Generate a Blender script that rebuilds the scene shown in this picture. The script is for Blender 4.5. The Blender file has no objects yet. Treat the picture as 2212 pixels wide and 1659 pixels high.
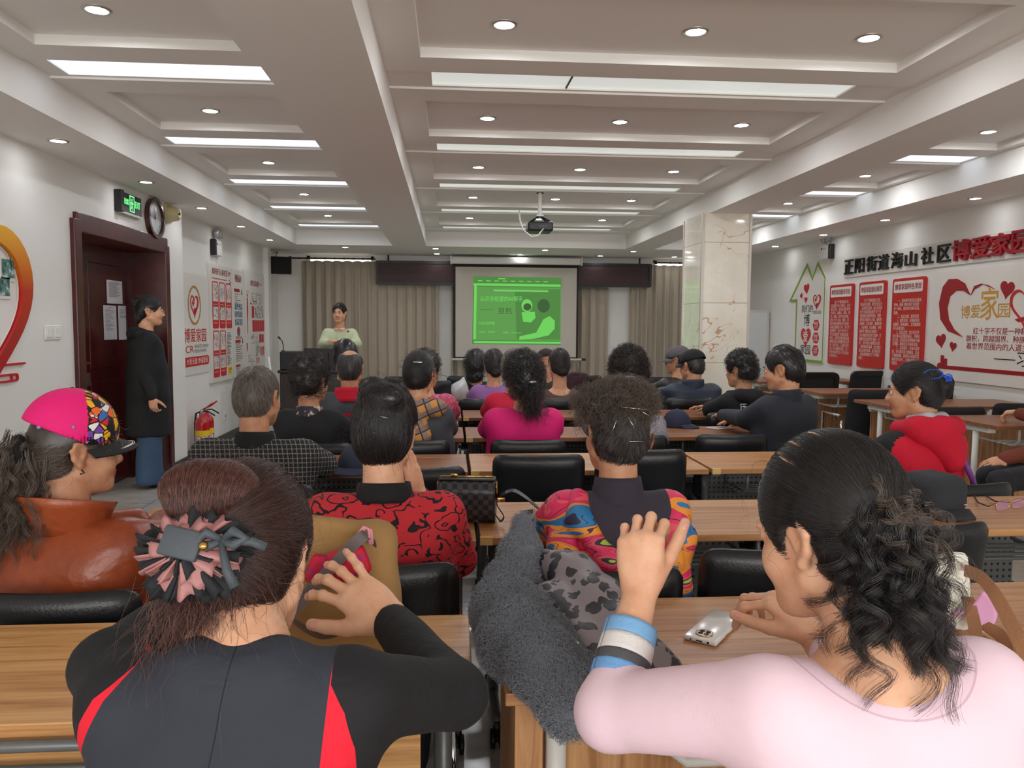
import bpy, bmesh, math, random
import numpy as np
from mathutils import Vector, Matrix
C = bpy.context.scene.collection
S = bpy.context.scene
random.seed(7); RNG = np.random.default_rng(7)

# ---------------------------------------------------------------- camera
FPX, CXP, CYP = 1690.0, 1106.0, 829.5
def _rot(yaw, pit, rol):
    a, b = math.cos(yaw), math.sin(yaw); c, d = math.cos(pit), math.sin(pit); e, f = math.cos(rol), math.sin(rol)
    fw = np.array([b * c, a * c, -d]); r = np.array([a, -b, 0.0]); u = np.cross(r, fw)
    return np.array([r * e + u * f, -r * f + u * e, -fw]).T
CR = _rot(math.radians(4.534), math.radians(4.341), math.radians(0.362))
CAM = np.array([0.0, 0.0, 1.45])
cd = bpy.data.cameras.new('camera'); cam = bpy.data.objects.new('camera', cd); C.objects.link(cam)
cd.sensor_fit = 'HORIZONTAL'; cd.sensor_width = 36.0; cd.lens = 36.0 * FPX / 2212.0; cd.clip_start = 0.05
_m = Matrix.Identity(4)
for _i in range(3):
    for _j in range(3): _m[_i][_j] = CR[_i, _j]
    _m[_i][3] = CAM[_i]
cam.matrix_world = _m
S.camera = cam
def wray(px, py): return CR @ np.array([px - CXP, -(py - CYP), -FPX])
def at(px, py, Y): d = wray(px, py); return CAM + d * (Y / d[1])
def atZ(px, py, z): d = wray(px, py); return CAM + d * ((z - 1.45) / d[2])
def atX(px, py, x): d = wray(px, py); return CAM + d * (x / d[0])

# ---------------------------------------------------------------- world, exposure
S.view_settings.view_transform = 'Standard'; S.view_settings.look = 'None'
S.view_settings.gamma = 1.0; S.view_settings.exposure = 0.75; S.view_settings.use_curve_mapping = False
w = bpy.data.worlds.new('world'); S.world = w; w.use_nodes = True
bg = w.node_tree.nodes['Background']; bg.inputs[0].default_value = (1.0, 0.93, 0.82, 1); bg.inputs[1].default_value = 1.6
S.cycles.use_denoising = True
S.cycles.max_bounces = 8; S.cycles.diffuse_bounces = 5; S.cycles.glossy_bounces = 3; S.cycles.transmission_bounces = 6
S.cycles.sample_clamp_indirect = 6.0

def area(name, loc, size, energy, col, target):
    l = bpy.data.lights.new(name, 'AREA'); l.shape = 'RECTANGLE'; l.size, l.size_y = size; l.energy = energy; l.color = col
    o = bpy.data.objects.new(name, l); C.objects.link(o); o.location = loc
    o.rotation_euler = (Vector(target) - Vector(loc)).to_track_quat('-Z', 'Y').to_euler()
    return o
# daylight entering through the windows of the rear wall behind the camera
for _x in (-1.5, 1.0, 3.4):
    area('rear_window_daylight', (_x, -2.9, 1.75), (1.9, 1.3), 26, (0.94, 0.97, 1.0), (_x * 0.8, 5.0, 2.1))

# ---------------------------------------------------------------- materials
MATS = {}
def lin(c):
    return tuple((v / 12.92 if v <= 0.04045 else ((v + 0.055) / 1.055) ** 2.4) for v in [x / 255.0 for x in c])
class NT:
    def __init__(s, m): s.t = m.node_tree; s.b = s.t.nodes['Principled BSDF']
    def n(s, typ, **kw):
        x = s.t.nodes.new(typ)
        for k, v in kw.items():
            if k.startswith('i_'): x.inputs[k[2:].replace('_', ' ')].default_value = v
            else: setattr(x, k, v)
        return x
    def l(s, a, b): s.t.links.new(a, b)
    def coord(s, scale=(1, 1, 1), kind='Object', rot=(0, 0, 0)):
        c = s.n('ShaderNodeTexCoord'); m = s.n('ShaderNodeMapping'); m.inputs['Scale'].default_value = scale; m.inputs['Rotation'].default_value = rot
        s.l(c.outputs[kind], m.inputs['Vector']); return m.outputs['Vector']
    def noise(s, vec, scale, detail=3, rough=0.55, dist=0.0):
        x = s.n('ShaderNodeTexNoise'); x.inputs['Scale'].default_value = scale; x.inputs['Detail'].default_value = detail
        x.inputs['Roughness'].default_value = rough; x.inputs['Distortion'].default_value = dist; s.l(vec, x.inputs['Vector']); return x.outputs['Fac']
    def ramp(s, fac, stops, interp='LINEAR'):
        r = s.n('ShaderNodeValToRGB'); r.color_ramp.interpolation = interp; e = r.color_ramp.elements
        while len(e) < len(stops): e.new(0.5)
        for k, (p, c) in enumerate(stops): e[k].position = p; e[k].color = (*c, 1)
        s.l(fac, r.inputs['Fac']); return r.outputs['Color']
    def math(s, op, a, b=None, c=None):
        x = s.n('ShaderNodeMath', operation=op)
        for i, v in enumerate((a, b, c)):
            if v is None: continue
            if isinstance(v, (int, float)): x.inputs[i].default_value = v
            else: s.l(v, x.inputs[i])
        return x.outputs[0]
    def mix(s, fac, a, b):
        x = s.n('ShaderNodeMix', data_type='RGBA')
        for i, v in ((0, fac), (6, a), (7, b)):
            if isinstance(v, (int, float)): x.inputs[i].default_value = v
            elif isinstance(v, tuple): x.inputs[i].default_value = (*v, 1)
            else: s.l(v, x.inputs[i])
        return x.outputs[2]
    def sep(s, vec):
        x = s.n('ShaderNodeSeparateXYZ'); s.l(vec, x.inputs[0]); return x.outputs
    def bump(s, h, strength=0.3, dist=0.01):
        x = s.n('ShaderNodeBump'); x.inputs['Strength'].default_value = strength; x.inputs['Distance'].default_value = dist
        s.l(h, x.inputs['Height']); s.l(x.outputs[0], s.b.inputs['Normal'])
    def col(s, c): s.l(c, s.b.inputs['Base Color'])
def mat(name, col=(200, 200, 200), rough=0.5, metal=0.0, bump=None, var=0.0, emit=0.0, coat=0.0, sheen=0.0, alpha=1.0, trans=0.0, spec=0.5, fn=None, vscale=6.0):
    """col is an sRGB triple; bump=(scale, strength); var = brightness variation by noise."""
    if name in MATS: return MATS[name]
    m = bpy.data.materials.new(name); m.use_nodes = True; t = NT(m); b = t.b
    c = lin(col); b.inputs['Base Color'].default_value = (*c, 1); b.inputs['Roughness'].default_value = rough; b.inputs['Metallic'].default_value = metal
    b.inputs['Coat Weight'].default_value = coat; b.inputs['Sheen Weight'].default_value = sheen; b.inputs['Alpha'].default_value = alpha
    b.inputs['Transmission Weight'].default_value = trans; b.inputs['Specular IOR Level'].default_value = spec
    if emit: b.inputs['Emission Color'].default_value = (*c, 1); b.inputs['Emission Strength'].default_value = emit
    if var:
        f = t.noise(t.coord(), vscale, 4)
        t.col(t.ramp(f, [(0.3, tuple(v * (1 - var) for v in c)), (0.7, tuple(min(1, v * (1 + var)) for v in c))]))
    if bump: t.bump(t.noise(t.coord(), bump[0], 4), bump[1], 0.01)
    if fn: fn(t, c)
    MATS[name] = m; return m

# ---------------------------------------------------------------- mesh helpers
def setp(o, label=None, cat=None, group=None, kind=None):
    for k, v in (('label', label), ('category', cat), ('group', group), ('kind', kind)):
        if v: o[k] = v
    return o
def thing(name, label, cat, loc=(0, 0, 0), rz=0.0, group=None):
    o = bpy.data.objects.new(name, None); o.empty_display_size = 0.1; C.objects.link(o)
    o.location = loc; o.rotation_euler = (0, 0, rz); return setp(o, label, cat, group)
def mesh(name, V, F, mats, parent=None, smooth=False, mi=None, world=False, label=None):
    """one mesh object; world=True: V is in world space although the parent sits elsewhere (unrotated)."""
    V = np.asarray(V, dtype=float)
    if world and parent is not None:
        p = parent
        while p is not None: V = V - np.array(p.location); p = p.parent
    me = bpy.data.meshes.new(name)
    if isinstance(F, np.ndarray):
        nf, k = F.shape; me.vertices.add(len(V)); me.vertices.foreach_set('co', V.astype(np.float32).ravel())
        me.loops.add(nf * k); me.loops.foreach_set('vertex_index', F.astype(np.int32).ravel())
        me.polygons.add(nf); me.polygons.foreach_set('loop_start', np.arange(0, nf * k, k, dtype=np.int32)); me.update(calc_edges=True)
    else:
        me.from_pydata(V.tolist(), [], F); me.update()
    for m in (mats if isinstance(mats, (list, tuple)) else [mats]): me.materials.append(m)
    if mi is not None: me.polygons.foreach_set('material_index', np.asarray(mi, dtype=np.int32))
    if smooth: me.polygons.foreach_set('use_smooth', np.ones(len(me.polygons), dtype=bool))
    o = bpy.data.objects.new(name, me); C.objects.link(o)
    if parent is not None: o.parent = parent
    if label: o['label'] = label
    return o
class MB:
    """collects shapes, then builds ONE mesh object"""
    def __init__(s): s.V = []; s.F = []; s.M = []; s.m = 0
    def add(s, V, F, m=None):
        o = len(s.V); s.V += [tuple(v) for v in V]; s.F += [tuple(i + o for i in f) for f in F]; s.M += [s.m if m is None else m] * len(F); return s
    def box(s, lo, hi, M=None, m=None):
        x0, y0, z0 = lo; x1, y1, z1 = hi
        V = [(x0, y0, z0), (x1, y0, z0), (x1, y1, z0), (x0, y1, z0), (x0, y0, z1), (x1, y0, z1), (x1, y1, z1), (x0, y1, z1)]
        if M is not None: V = [tuple(M @ Vector(v)) for v in V]
        return s.add(V, [(0, 3, 2, 1), (4, 5, 6, 7), (0, 1, 5, 4), (1, 2, 6, 5), (2, 3, 7, 6), (3, 0, 4, 7)], m)
    def rbox(s, lo, hi, r=0.01, seg=2, M=None, m=None):
        bm = bmesh.new(); bmesh.ops.create_cube(bm, size=1.0)
        c = [(a + b) / 2 for a, b in zip(lo, hi)]; d = [b - a for a, b in zip(lo, hi)]
        for v in bm.verts: v.co = Vector((c[0] + v.co.x * d[0], c[1] + v.co.y * d[1], c[2] + v.co.z * d[2]))
        bmesh.ops.bevel(bm, geom=list(bm.edges), offset=min(r, min(d) * 0.49), segments=seg, profile=0.5, affect='EDGES')
        if M is not None: bmesh.ops.transform(bm, matrix=M, verts=bm.verts)
        bm.verts.index_update(); s.add([v.co[:] for v in bm.verts], [[v.index for v in f.verts] for f in bm.faces], m); bm.free(); return s
    def tube(s, P, r, n=8, m=None, closed=False):
        P = [np.array(p, float) for p in P]; k = len(P); R = r if isinstance(r, (list, tuple, np.ndarray)) else [r] * k
        up = None; V = []
        for i in range(k):
            t = P[(i + 1) % k] - P[i - 1] if closed else P[min(i + 1, k - 1)] - P[max(i - 1, 0)]
            t = t / (np.linalg.norm(t) + 1e-9)
            if up is None: up = np.cross(t, [0.3, 0.2, 0.9]); 
            up = up - t * up.dot(t); up /= (np.linalg.norm(up) + 1e-9); b = np.cross(t, up)
            for j in range(n):
                a = 2 * math.pi * j / n; V.append(P[i] + R[i] * (math.cos(a) * up + math.sin(a) * b))
        F = []
        for i in range(k if closed else k - 1):
            for j in range(n):
                a, b_ = i * n + j, i * n + (j + 1) % n; c, d = ((i + 1) % k) * n + (j + 1) % n, ((i + 1) % k) * n + j; F.append((a, b_, c, d))
        if not closed: F += [tuple(range(n))[::-1], tuple((k - 1) * n + j for j in range(n))]
        return s.add(V, F, m)
    def lathe(s, prof, n=20, M=None, m=None, cap=True):
        V = []; F = []; k = len(prof)
        for r, z in prof:
            for j in range(n): a = 2 * math.pi * j / n; V.append((r * math.cos(a), r * math.sin(a), z))
        for i in range(k - 1):
            for j in range(n): F.append((i * n + j, i * n + (j + 1) % n, (i + 1) * n + (j + 1) % n, (i + 1) * n + j))
        if cap: F += [tuple(range(n))[::-1], tuple((k - 1) * n + j for j in range(n))]
        if M is not None: V = [tuple(M @ Vector(v)) for v in V]
        return s.add(V, F, m)
    def prism(s, poly, d0, d1, M=None, m=None):
        """polygon in local XY extruded from z=d0 to z=d1"""
        n = len(poly); V = [(x, y, d0) for x, y in poly] + [(x, y, d1) for x, y in poly]
        if M is not None: V = [tuple(M @ Vector(v)) for v in V]
        return s.add(V, [tuple(range(n))[::-1], tuple(range(n, 2 * n))] + [(i, (i + 1) % n, n + (i + 1) % n, n + i) for i in range(n)], m)
    def grid(s, fn, nu, nv, m=None, thick=0.0):
        V = [fn(i / (nu - 1), j / (nv - 1)) for j in range(nv) for i in range(nu)]
        F = [(j * nu + i, j * nu + i + 1, (j + 1) * nu + i + 1, (j + 1) * nu + i) for j in range(nv - 1) for i in range(nu - 1)]
        return s.add(V, F, m)
    def build(s, name, mats, parent=None, smooth=False, world=False, label=None):
        return mesh(name, s.V, s.F, mats, parent, smooth, s.M, world, label)
def solid(o, t, off=0.0):
    md = o.modifiers.new('solid', 'SOLIDIFY'); md.thickness = t; md.offset = off; return o
def subsurf(o, n=1):
    md = o.modifiers.new('sub', 'SUBSURF'); md.levels = n; md.render_levels = n; return o
def autosmooth(o, ang=40):
    me = o.data; me.polygons.foreach_set('use_smooth', np.ones(len(me.polygons), dtype=bool))
    bm = bmesh.new(); bm.from_mesh(me); c = math.radians(ang)
    for e in bm.edges: e.smooth = not (len(e.link_faces) == 2 and e.calc_face_angle(0) > c)
    bm.to_mesh(me); bm.free(); return o
def copy_tree(o, parent=None):
    c = o.copy(); C.objects.link(c)
    if parent is not None: c.parent = parent; c.matrix_parent_inverse = o.matrix_parent_inverse.copy()
    for ch in list(o.children): copy_tree(ch, c)
    return c
def frame(o, ex, ey):
    ex, ey = Vector(ex).normalized(), Vector(ey).normalized(); ez = ex.cross(ey)
    return Matrix(((ex.x, ey.x, ez.x, o[0]), (ex.y, ey.y, ez.y, o[1]), (ex.z, ey.z, ez.z, o[2]), (0, 0, 0, 1)))
def rrect(x0, y0, x1, y1, r, n=5):
    P = []
    for cx, cy, a0 in ((x1 - r, y1 - r, 0), (x0 + r, y1 - r, 90), (x0 + r, y0 + r, 180), (x1 - r, y0 + r, 270)):
        for k in range(n + 1): a = math.radians(a0 + 90 * k / n); P.append((cx + r * math.cos(a), cy + r * math.sin(a)))
    return P
def circ(cx, cy, rx, ry=None, n=32): ry = ry or rx; return [(cx + rx * math.cos(2 * math.pi * k / n), cy + ry * math.sin(2 * math.pi * k / n)) for k in range(n)]
def heart(cx, cy, w, rot=0.0, n=64):
    P = []
    for k in range(n):
        t = 2 * math.pi * k / n; x = 16 * math.sin(t) ** 3 / 32.0; y = (13 * math.cos(t) - 5 * math.cos(2 * t) - 2 * math.cos(3 * t) - math.cos(4 * t)) / 32.0
        P.append((cx + w * (x * math.cos(rot) - y * math.sin(rot)), cy + w * (x * math.sin(rot) + y * math.cos(rot))))
    return P[::-1]
def inset(P, f, c=None):
    c = c or (sum(p[0] for p in P) / len(P), sum(p[1] for p in P) / len(P)); return [(c[0] + (x - c[0]) * f, c[1] + (y - c[1]) * f) for x, y in P]
def band(mb, A, B, d0, d1, M=None, m=None, closed=True):
    """ribbon between two equal-length outlines A (outer) and B (inner), extruded"""
    n = len(A); V = [(x, y, z) for z in (d0, d1) for P in (A, B) for x, y in P]
    if M is not None: V = [tuple(M @ Vector(v)) for v in V]
    F = []
    for i in range(n if closed else n - 1):
        j = (i + 1) % n; F += [(2 * n + i, 2 * n + j, 3 * n + j, 3 * n + i), (i, n + i, n + j, j), (i, j, 2 * n + j, 2 * n + i), (n + i, 3 * n + i, 3 * n + j, n + j)]
    return mb.add(V, F, m)
def text(body, M, m, w=None, h=None, parent=None, bold=0.0, depth=0.0, name='lettering', align='LEFT', vert=False, res=2, sp=1.0, ls=1.0):
    """writing in the plane of M (local XY), lower-left corner at M's origin unless align is CENTER"""
    cu = bpy.data.curves.new(name, 'FONT'); cu.body = body; cu.size = 1.0; cu.resolution_u = res; cu.offset = 0.0; cu.extrude = 0.0; cu.space_character = sp; cu.space_line = ls
    cu.materials.append(m); o = bpy.data.objects.new(name, cu); C.objects.link(o)
    dg = bpy.context.evaluated_depsgraph_get(); me = bpy.data.meshes.new_from_object(o.evaluated_get(dg))
    bpy.data.objects.remove(o); n = len(me.vertices); co = np.empty(n * 3, np.float32); me.vertices.foreach_get('co', co); co = co.reshape(-1, 3)
    lo, hi = co.min(0), co.max(0); sx = w / (hi[0] - lo[0]) if w else None; sy = h / (hi[1] - lo[1]) if h else None
    sx = sx or sy; sy = sy or sx
    co = (co - [lo[0], lo[1], 0]) * [sx, sy, 1]
    if align == 'CENTER': co -= [(hi[0] - lo[0]) * sx / 2, (hi[1] - lo[1]) * sy / 2, 0]
    me.vertices.foreach_set('co', co.astype(np.float32).ravel())
    if bold:
        bm = bmesh.new(); bm.from_mesh(me); b0 = 0.6 * bold * (sy or 1)
        for kk, (dx, dy) in enumerate(((b0, 0), (-b0, 0), (0, b0), (0, -b0))):
            g = bmesh.ops.duplicate(bm, geom=list(bm.faces)[:len(me.polygons)]); bmesh.ops.translate(bm, vec=(dx, dy, 0.00022 * (kk + 1)), verts=[v for v in g['geom'] if isinstance(v, bmesh.types.BMVert)])
        bm.to_mesh(me); bm.free()
    if depth:
        bm = bmesh.new(); bm.from_mesh(me); bmesh.ops.remove_doubles(bm, verts=bm.verts, dist=1e-5)
        g = bmesh.ops.extrude_face_region(bm, geom=list(bm.faces)); bmesh.ops.translate(bm, vec=(0, 0, depth), verts=[v for v in g['geom'] if isinstance(v, bmesh.types.BMVert)])
        bmesh.ops.recalc_face_normals(bm, faces=bm.faces); bm.to_mesh(me); bm.free()
    mw = Matrix(M)
    if parent is not None: mw = Matrix.Translation(-Vector(parent.location)) @ mw
    me.transform(mw); me.name = name
    o = bpy.data.objects.new(name, me); C.objects.link(o)
    if parent is not None: o.parent = parent
    return o
ORD = ('first', 'second', 'third', 'fourth', 'fifth', 'sixth', 'seventh', 'eighth', 'ninth')
# ================================================================= the room
HS, ZC, YB, WL, PW, WR, Y0 = 2.563, 2.771, 13.0, -2.66, -2.75, 4.78, -3.0
M_wall = mat('white_wall_paint', (230, 227, 222), 0.55, bump=(60, 0.03))
M_ceil = mat('ceiling_paint', (238, 235, 230), 0.6)
def _floor(t, c):
    v = t.coord((1, 1, 1)); x = t.sep(v)
    gx = t.math('ABSOLUTE', t.math('SUBTRACT', t.math('FRACT', t.math('MULTIPLY', x[0], 1.25)), 0.5)); gy = t.math('ABSOLUTE', t.math('SUBTRACT', t.math('FRACT', t.math('MULTIPLY', x[1], 1.25)), 0.5))
    j = t.math('GREATER_THAN', t.math('MAXIMUM', gx, gy), 0.4965)
    n = t.noise(v, 9, 5); base = t.ramp(n, [(0.3, lin((168, 162, 154))), (0.7, lin((186, 181, 174)))])
    t.col(t.mix(j, base, lin((95, 90, 84))))
M_floor = mat('floor_tile', (180, 175, 168), 0.16, fn=_floor)
def _granite(t, c):
    t.col(t.ramp(t.noise(t.coord(), 60, 4, 0.7), [(0.35, lin((28, 28, 26))), (0.6, lin((62, 60, 54))), (0.75, lin((110, 104, 92)))]))
M_granite = mat('dark_granite', (50, 48, 44), 0.25, fn=_granite)
def _marble(t, c):
    v = t.coord(); z = t.sep(v)[2]
    d = t.noise(v, 0.9, 4, 0.5, 1.0); vein = t.math('ABSOLUTE', t.math('SUBTRACT', d, 0.5)); fine = t.math('ABSOLUTE', t.math('SUBTRACT', t.noise(v, 1.5, 5, 0.55, 1.5), 0.47))
    soft = t.ramp(t.noise(v, 3, 5), [(0.3, lin((228, 219, 200))), (0.7, lin((243, 238, 226)))])
    a = t.mix(t.math('LESS_THAN', t.math('ADD', vein, t.math('MULTIPLY', t.noise(v, 0.9, 1), 0.012)), 0.0068), soft, lin((204, 160, 124))); a = t.mix(t.math('LESS_THAN', t.math('ADD', fine, t.math('MULTIPLY', t.noise(v, 1.1, 1), 0.012)), 0.0065), a, lin((188, 170, 128)))
    j = t.math('LESS_THAN', t.math('ABSOLUTE', t.math('SUBTRACT', t.math('FRACT', t.math('DIVIDE', t.math('ADD', z, 0.42), 0.6)), 0.5)), 0.005)
    t.col(t.mix(j, a, lin((178, 156, 118))))
M_marble = mat('cream_marble', (236, 228, 212), 0.07, fn=_marble, coat=0.4)
M_panel = mat('frosted_light_panel', (226, 236, 250), 0.4, emit=0.95)
M_paneldim = mat('frosted_glass_dim', (214, 220, 216), 0.3, emit=0.42)
M_glow = mat('downlight_glow', (248, 251, 255), 0.4, emit=175.0)
M_steel = mat('brushed_steel', (190, 186, 180), 0.3, metal=0.9)
M_white = mat('white_plastic', (228, 226, 222), 0.35)
M_black = mat('black_plastic', (18, 18, 19), 0.4)
M_door = mat('maroon_door_wood', (74, 22, 22), 0.3, bump=(25, 0.05), var=0.25, vscale=9)

def struct(name, mb, m, **k): o = mb.build(name, m, **k); o['kind'] = 'structure'; return o
struct('floor', MB().box((-3.6, Y0 - 0.2, -0.1), (5.0, 13.3, 0)), M_floor)
DY0, DY1, DZ = 5.87, 7.58, 2.16
mb = MB(); mb.box((WL - 0.36, Y0, 0), (WL, DY0, 2.9)); mb.box((WL - 0.36, DY1, 0), (WL, 8.11, 2.9)); mb.box((WL - 0.36, DY0, DZ), (WL, DY1, 2.9))
mb.box((PW - 0.2, 8.11, 0), (PW, 11.9, 2.9)); mb.box((PW - 0.2, 12.08, 0), (PW - 0.03, YB, 2.9)); mb.box((PW - 0.2, 11.9, 0), (PW + 0.07, 12.08, 2.9))
struct('wall_left', mb, M_wall)
struct('wall_right', MB().box((WR, Y0, 0), (WR + 0.2, YB, 2.9)), M_wall)
struct('wall_corridor', MB().box((-4.3, 4.8, 0), (-4.2, 9.5, 2.6)).box((-4.2, 4.8, 2.5), (-3.02, 9.5, 2.6)).box((-4.2, 9.4, 0), (-3.02, 9.5, 2.6)), M_wall)
struct('floor_corridor', MB().box((-4.3, 4.8, -0.1), (-3.6, 9.5, 0)), M_floor)
# back wall with two window openings high up behind the curtains
WIN = ((-2.32, -1.24), (3.39, 4.35))
mb = MB(); z0, z1 = 1.0, 2.545; xs = [-3.0, WIN[0][0], WIN[0][1], WIN[1][0], WIN[1][1], 5.0]
for a, b in ((0, 1), (2, 3), (4, 5)): mb.box((xs[a], YB, 0), (xs[b], YB + 0.2, 2.9))
for a, b in WIN: mb.box((a, YB, 0), (b, YB + 0.2, z0)); mb.box((a, YB, z1), (b, YB + 0.2, 2.9))
struct('wall_back', mb, M_wall)
M_glass = mat('window_glass', (235, 245, 250), 0.02, trans=1.0)
for i, (a, b) in enumerate(WIN):
    f = MB().box((a, YB + 0.05, z0), (a + 0.05, YB + 0.11, z1)).box((b - 0.05, YB + 0.05, z0), (b, YB + 0.11, z1)).box((a, YB + 0.05, z0), (b, YB + 0.11, z0 + 0.05)).box((a, YB + 0.05, z1 - 0.03), (b, YB + 0.11, z1)).box((a, YB + 0.05, 2.49), (b, YB + 0.11, 2.51))
    o = struct('window_%d' % (i + 1), f, M_white); g = MB().box((a + 0.05, YB + 0.075, z0 + 0.05), (b - 0.05, YB + 0.08, z1 - 0.03)).build('pane', M_glass, o)
# rear wall behind the camera, with three wide windows
mb = MB(); rw = [(-2.45, -0.55), (0.05, 1.95), (2.45, 4.35)]; e = [-3.0] + [v for p in rw for v in p] + [5.0]
for a, b in zip(e[0::2], e[1::2]): mb.box((a, Y0 - 0.2, 0), (b, Y0, 2.9))
for a, b in rw: mb.box((a, Y0 - 0.2, 0), (b, Y0, 0.95)); mb.box((a, Y0 - 0.2, 2.4), (b, Y0, 2.9))
struct('wall_rear', mb, M_wall)
# ceiling: soffits, beams, three bays of trays and grooves
TS, TT = 0.05, 0.012
P, G0 = 1.638, 4.55
bays = ((-2.17, -0.82, -1.98, -1.015, -2.055, -0.985), (-0.34, 2.56, -0.148, 2.32, -0.10, 2.245), (2.98, 4.14, 3.17, 4.07, 3.1, 4.125))
mb = MB(); YE, YS = 11.39, Y0
mb.box((-3.1, YS, HS), (-2.17, YB, 2.9)); mb.box((4.14, YS, HS), (5.0, YB, 2.9)); mb.box((-2.17, YE, HS), (4.14, YB, 2.9))
mb.box((-0.82, YS, HS), (-0.34, YE, 2.9)); mb.box((2.56, YS, HS), (2.98, YE, 2.9))
for bx in bays:
    a, b, ta, tb, ga, gb = bx; mb.box((a, YS, ZC + TS), (b, YE, 2.9)); y = YS
    for k in range(-5, 5):
        gf = G0 + P * k; gn = gf - 0.305; tf = gf - 0.53; tn = tf - 0.87
        if gf < YS: continue
        if tn > y: mb.box((a, y, ZC), (b, tn, ZC + TS))
        s = max(tn, YS)
        if tf > YS: mb.box((a, s, ZC), (ta, tf, ZC + TS)); mb.box((tb, s, ZC), (b, tf, ZC + TS)); mb.box((a, tf, ZC), (b, gn, ZC + TS))
        mb.box((a, gn, ZC + TT), (ga, gf - 0.03, ZC + TS)); mb.box((gb, gn, ZC + TT), (b, gf - 0.03, ZC + TS)); mb.box((a, gf - 0.03, ZC + TT), (b, gf, ZC + TS)); y = gf
    mb.box((a, y, ZC), (b, YE, ZC + TS))
struct('ceiling', mb, M_ceil)
BAY = ('bay by the door wall', 'middle bay', 'bay by the signboard wall')
NEAR = {0: 'nearest the camera', 1: 'second from the camera', 2: 'third from the camera', 3: 'fourth from the camera', 4: 'fifth from the camera', 5: 'farthest, by the screen'}
for bi, bx in enumerate(bays):
    n = 0
    for k in range(-1, 5):
        gf = G0 + P * k
        if bi == 2 and k < 1 or k < 0: continue
        o = MB().box((bx[4], gf - 0.30, ZC + 0.022), (bx[5], gf - 0.032, ZC + 0.034)).build('ceiling_light_panel', M_paneldim if bi == 1 else M_panel)
        setp(o, 'long frosted ceiling light strip over the %s, %s' % (BAY[bi], NEAR[n]), 'ceiling light', 'frosted ceiling light strips'); n += 1
    # black cable across the nearest middle strip
a = at(1096, 158, 4.3); mb = MB().tube([(0.66, 4.235, ZC + 0.019), (0.655, 4.51, ZC + 0.019)], 0.006, 6)
setp(mb.build('cable', M_black), 'short black cable across the nearest middle ceiling light strip', 'cable')
# stone pillar
struct('pillar', MB().rbox((2.50, 7.68, 0), (2.985, 8.30, HS + 0.01), 0.008, 2), M_marble)
M_alu = mat('aluminium_trim', (205, 196, 188), 0.35, metal=0.5)
for i, (x, y) in enumerate(((2.50, 7.68), (2.985, 7.68), (2.50, 8.30))): struct('trim_%d' % (i + 1), MB().box((x - 0.012, y - 0.012, 0), (x + 0.012, y + 0.012, HS)), M_alu)
# baseboards
struct('baseboard_left', MB().box((WL, Y0, 0), (WL + 0.015, DY0 - 0.09, 0.1)).box((WL, DY1 + 0.05, 0), (WL + 0.015, 8.125, 0.1)).box((PW, 8.125, 0), (PW + 0.015, 11.9, 0.1)), M_granite)
struct('baseboard_right', MB().box((WR - 0.015, Y0, 0), (WR, YB, 0.1)), M_granite)
struct('baseboard_back', MB().box((-2.78, YB - 0.015, 0), (WR, YB, 0.1)), M_granite)
# door 1
f = MB(); fw = 0.09
f.rbox((WL - 0.34, DY0 - fw, 0), (WL + 0.035, DY0 + 0.02, DZ + 0.02), 0.008); f.rbox((WL - 0.34, DY1 - 0.03, 0), (WL + 0.035, DY1 + 0.07, DZ + 0.0), 0.008); f.rbox((WL - 0.34, DY0 - 0.04, DZ - 0.07), (WL + 0.03, DY1 + 0.04, DZ + 0.07), 0.008)
f.box((WL - 0.34, DY0, 0), (WL - 0.30, DY0 + 0.08, DZ)); f.box((WL - 0.34, DY1 - 0.1, 0), (WL - 0.30, DY1, DZ))
d = struct('door_1', f, M_door)
LX = -2.985
lf = MB().rbox((LX - 0.045, 6.64, 0.01), (LX, 7.5, 2.10), 0.004)
for z0_, z1_ in ((0.2, 0.95), (1.05, 1.95)): lf.rbox((LX - 0.01, 6.76, z0_), (LX + 0.006, 7.38, z1_), 0.01)
leaf = lf.build('door_leaf', M_door, d)
ol = MB().rbox((-3.62, 6.35, 0.01), (-3.58, 7.25, 1.72), 0.004, M=None).build('open_leaf', M_door, d)
hp = atX(191, 800, -2.99); M_bronze = mat('bronze_handle', (150, 118, 80), 0.35, metal=0.8)
MB().rbox((-3.0, 6.5, 0.9), (-2.96, 6.535, 1.22), 0.006).tube([(-2.96, 6.52, 1.12), (-2.92, 6.52, 1.12), (-2.915, 6.6, 1.115)], 0.011, 8).build('door_handle', M_bronze, d, smooth=False)
MB().rbox((LX, 6.66, 0.92), (LX + 0.012, 6.735, 1.03), 0.004).build('hinge', M_steel, d)

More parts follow.
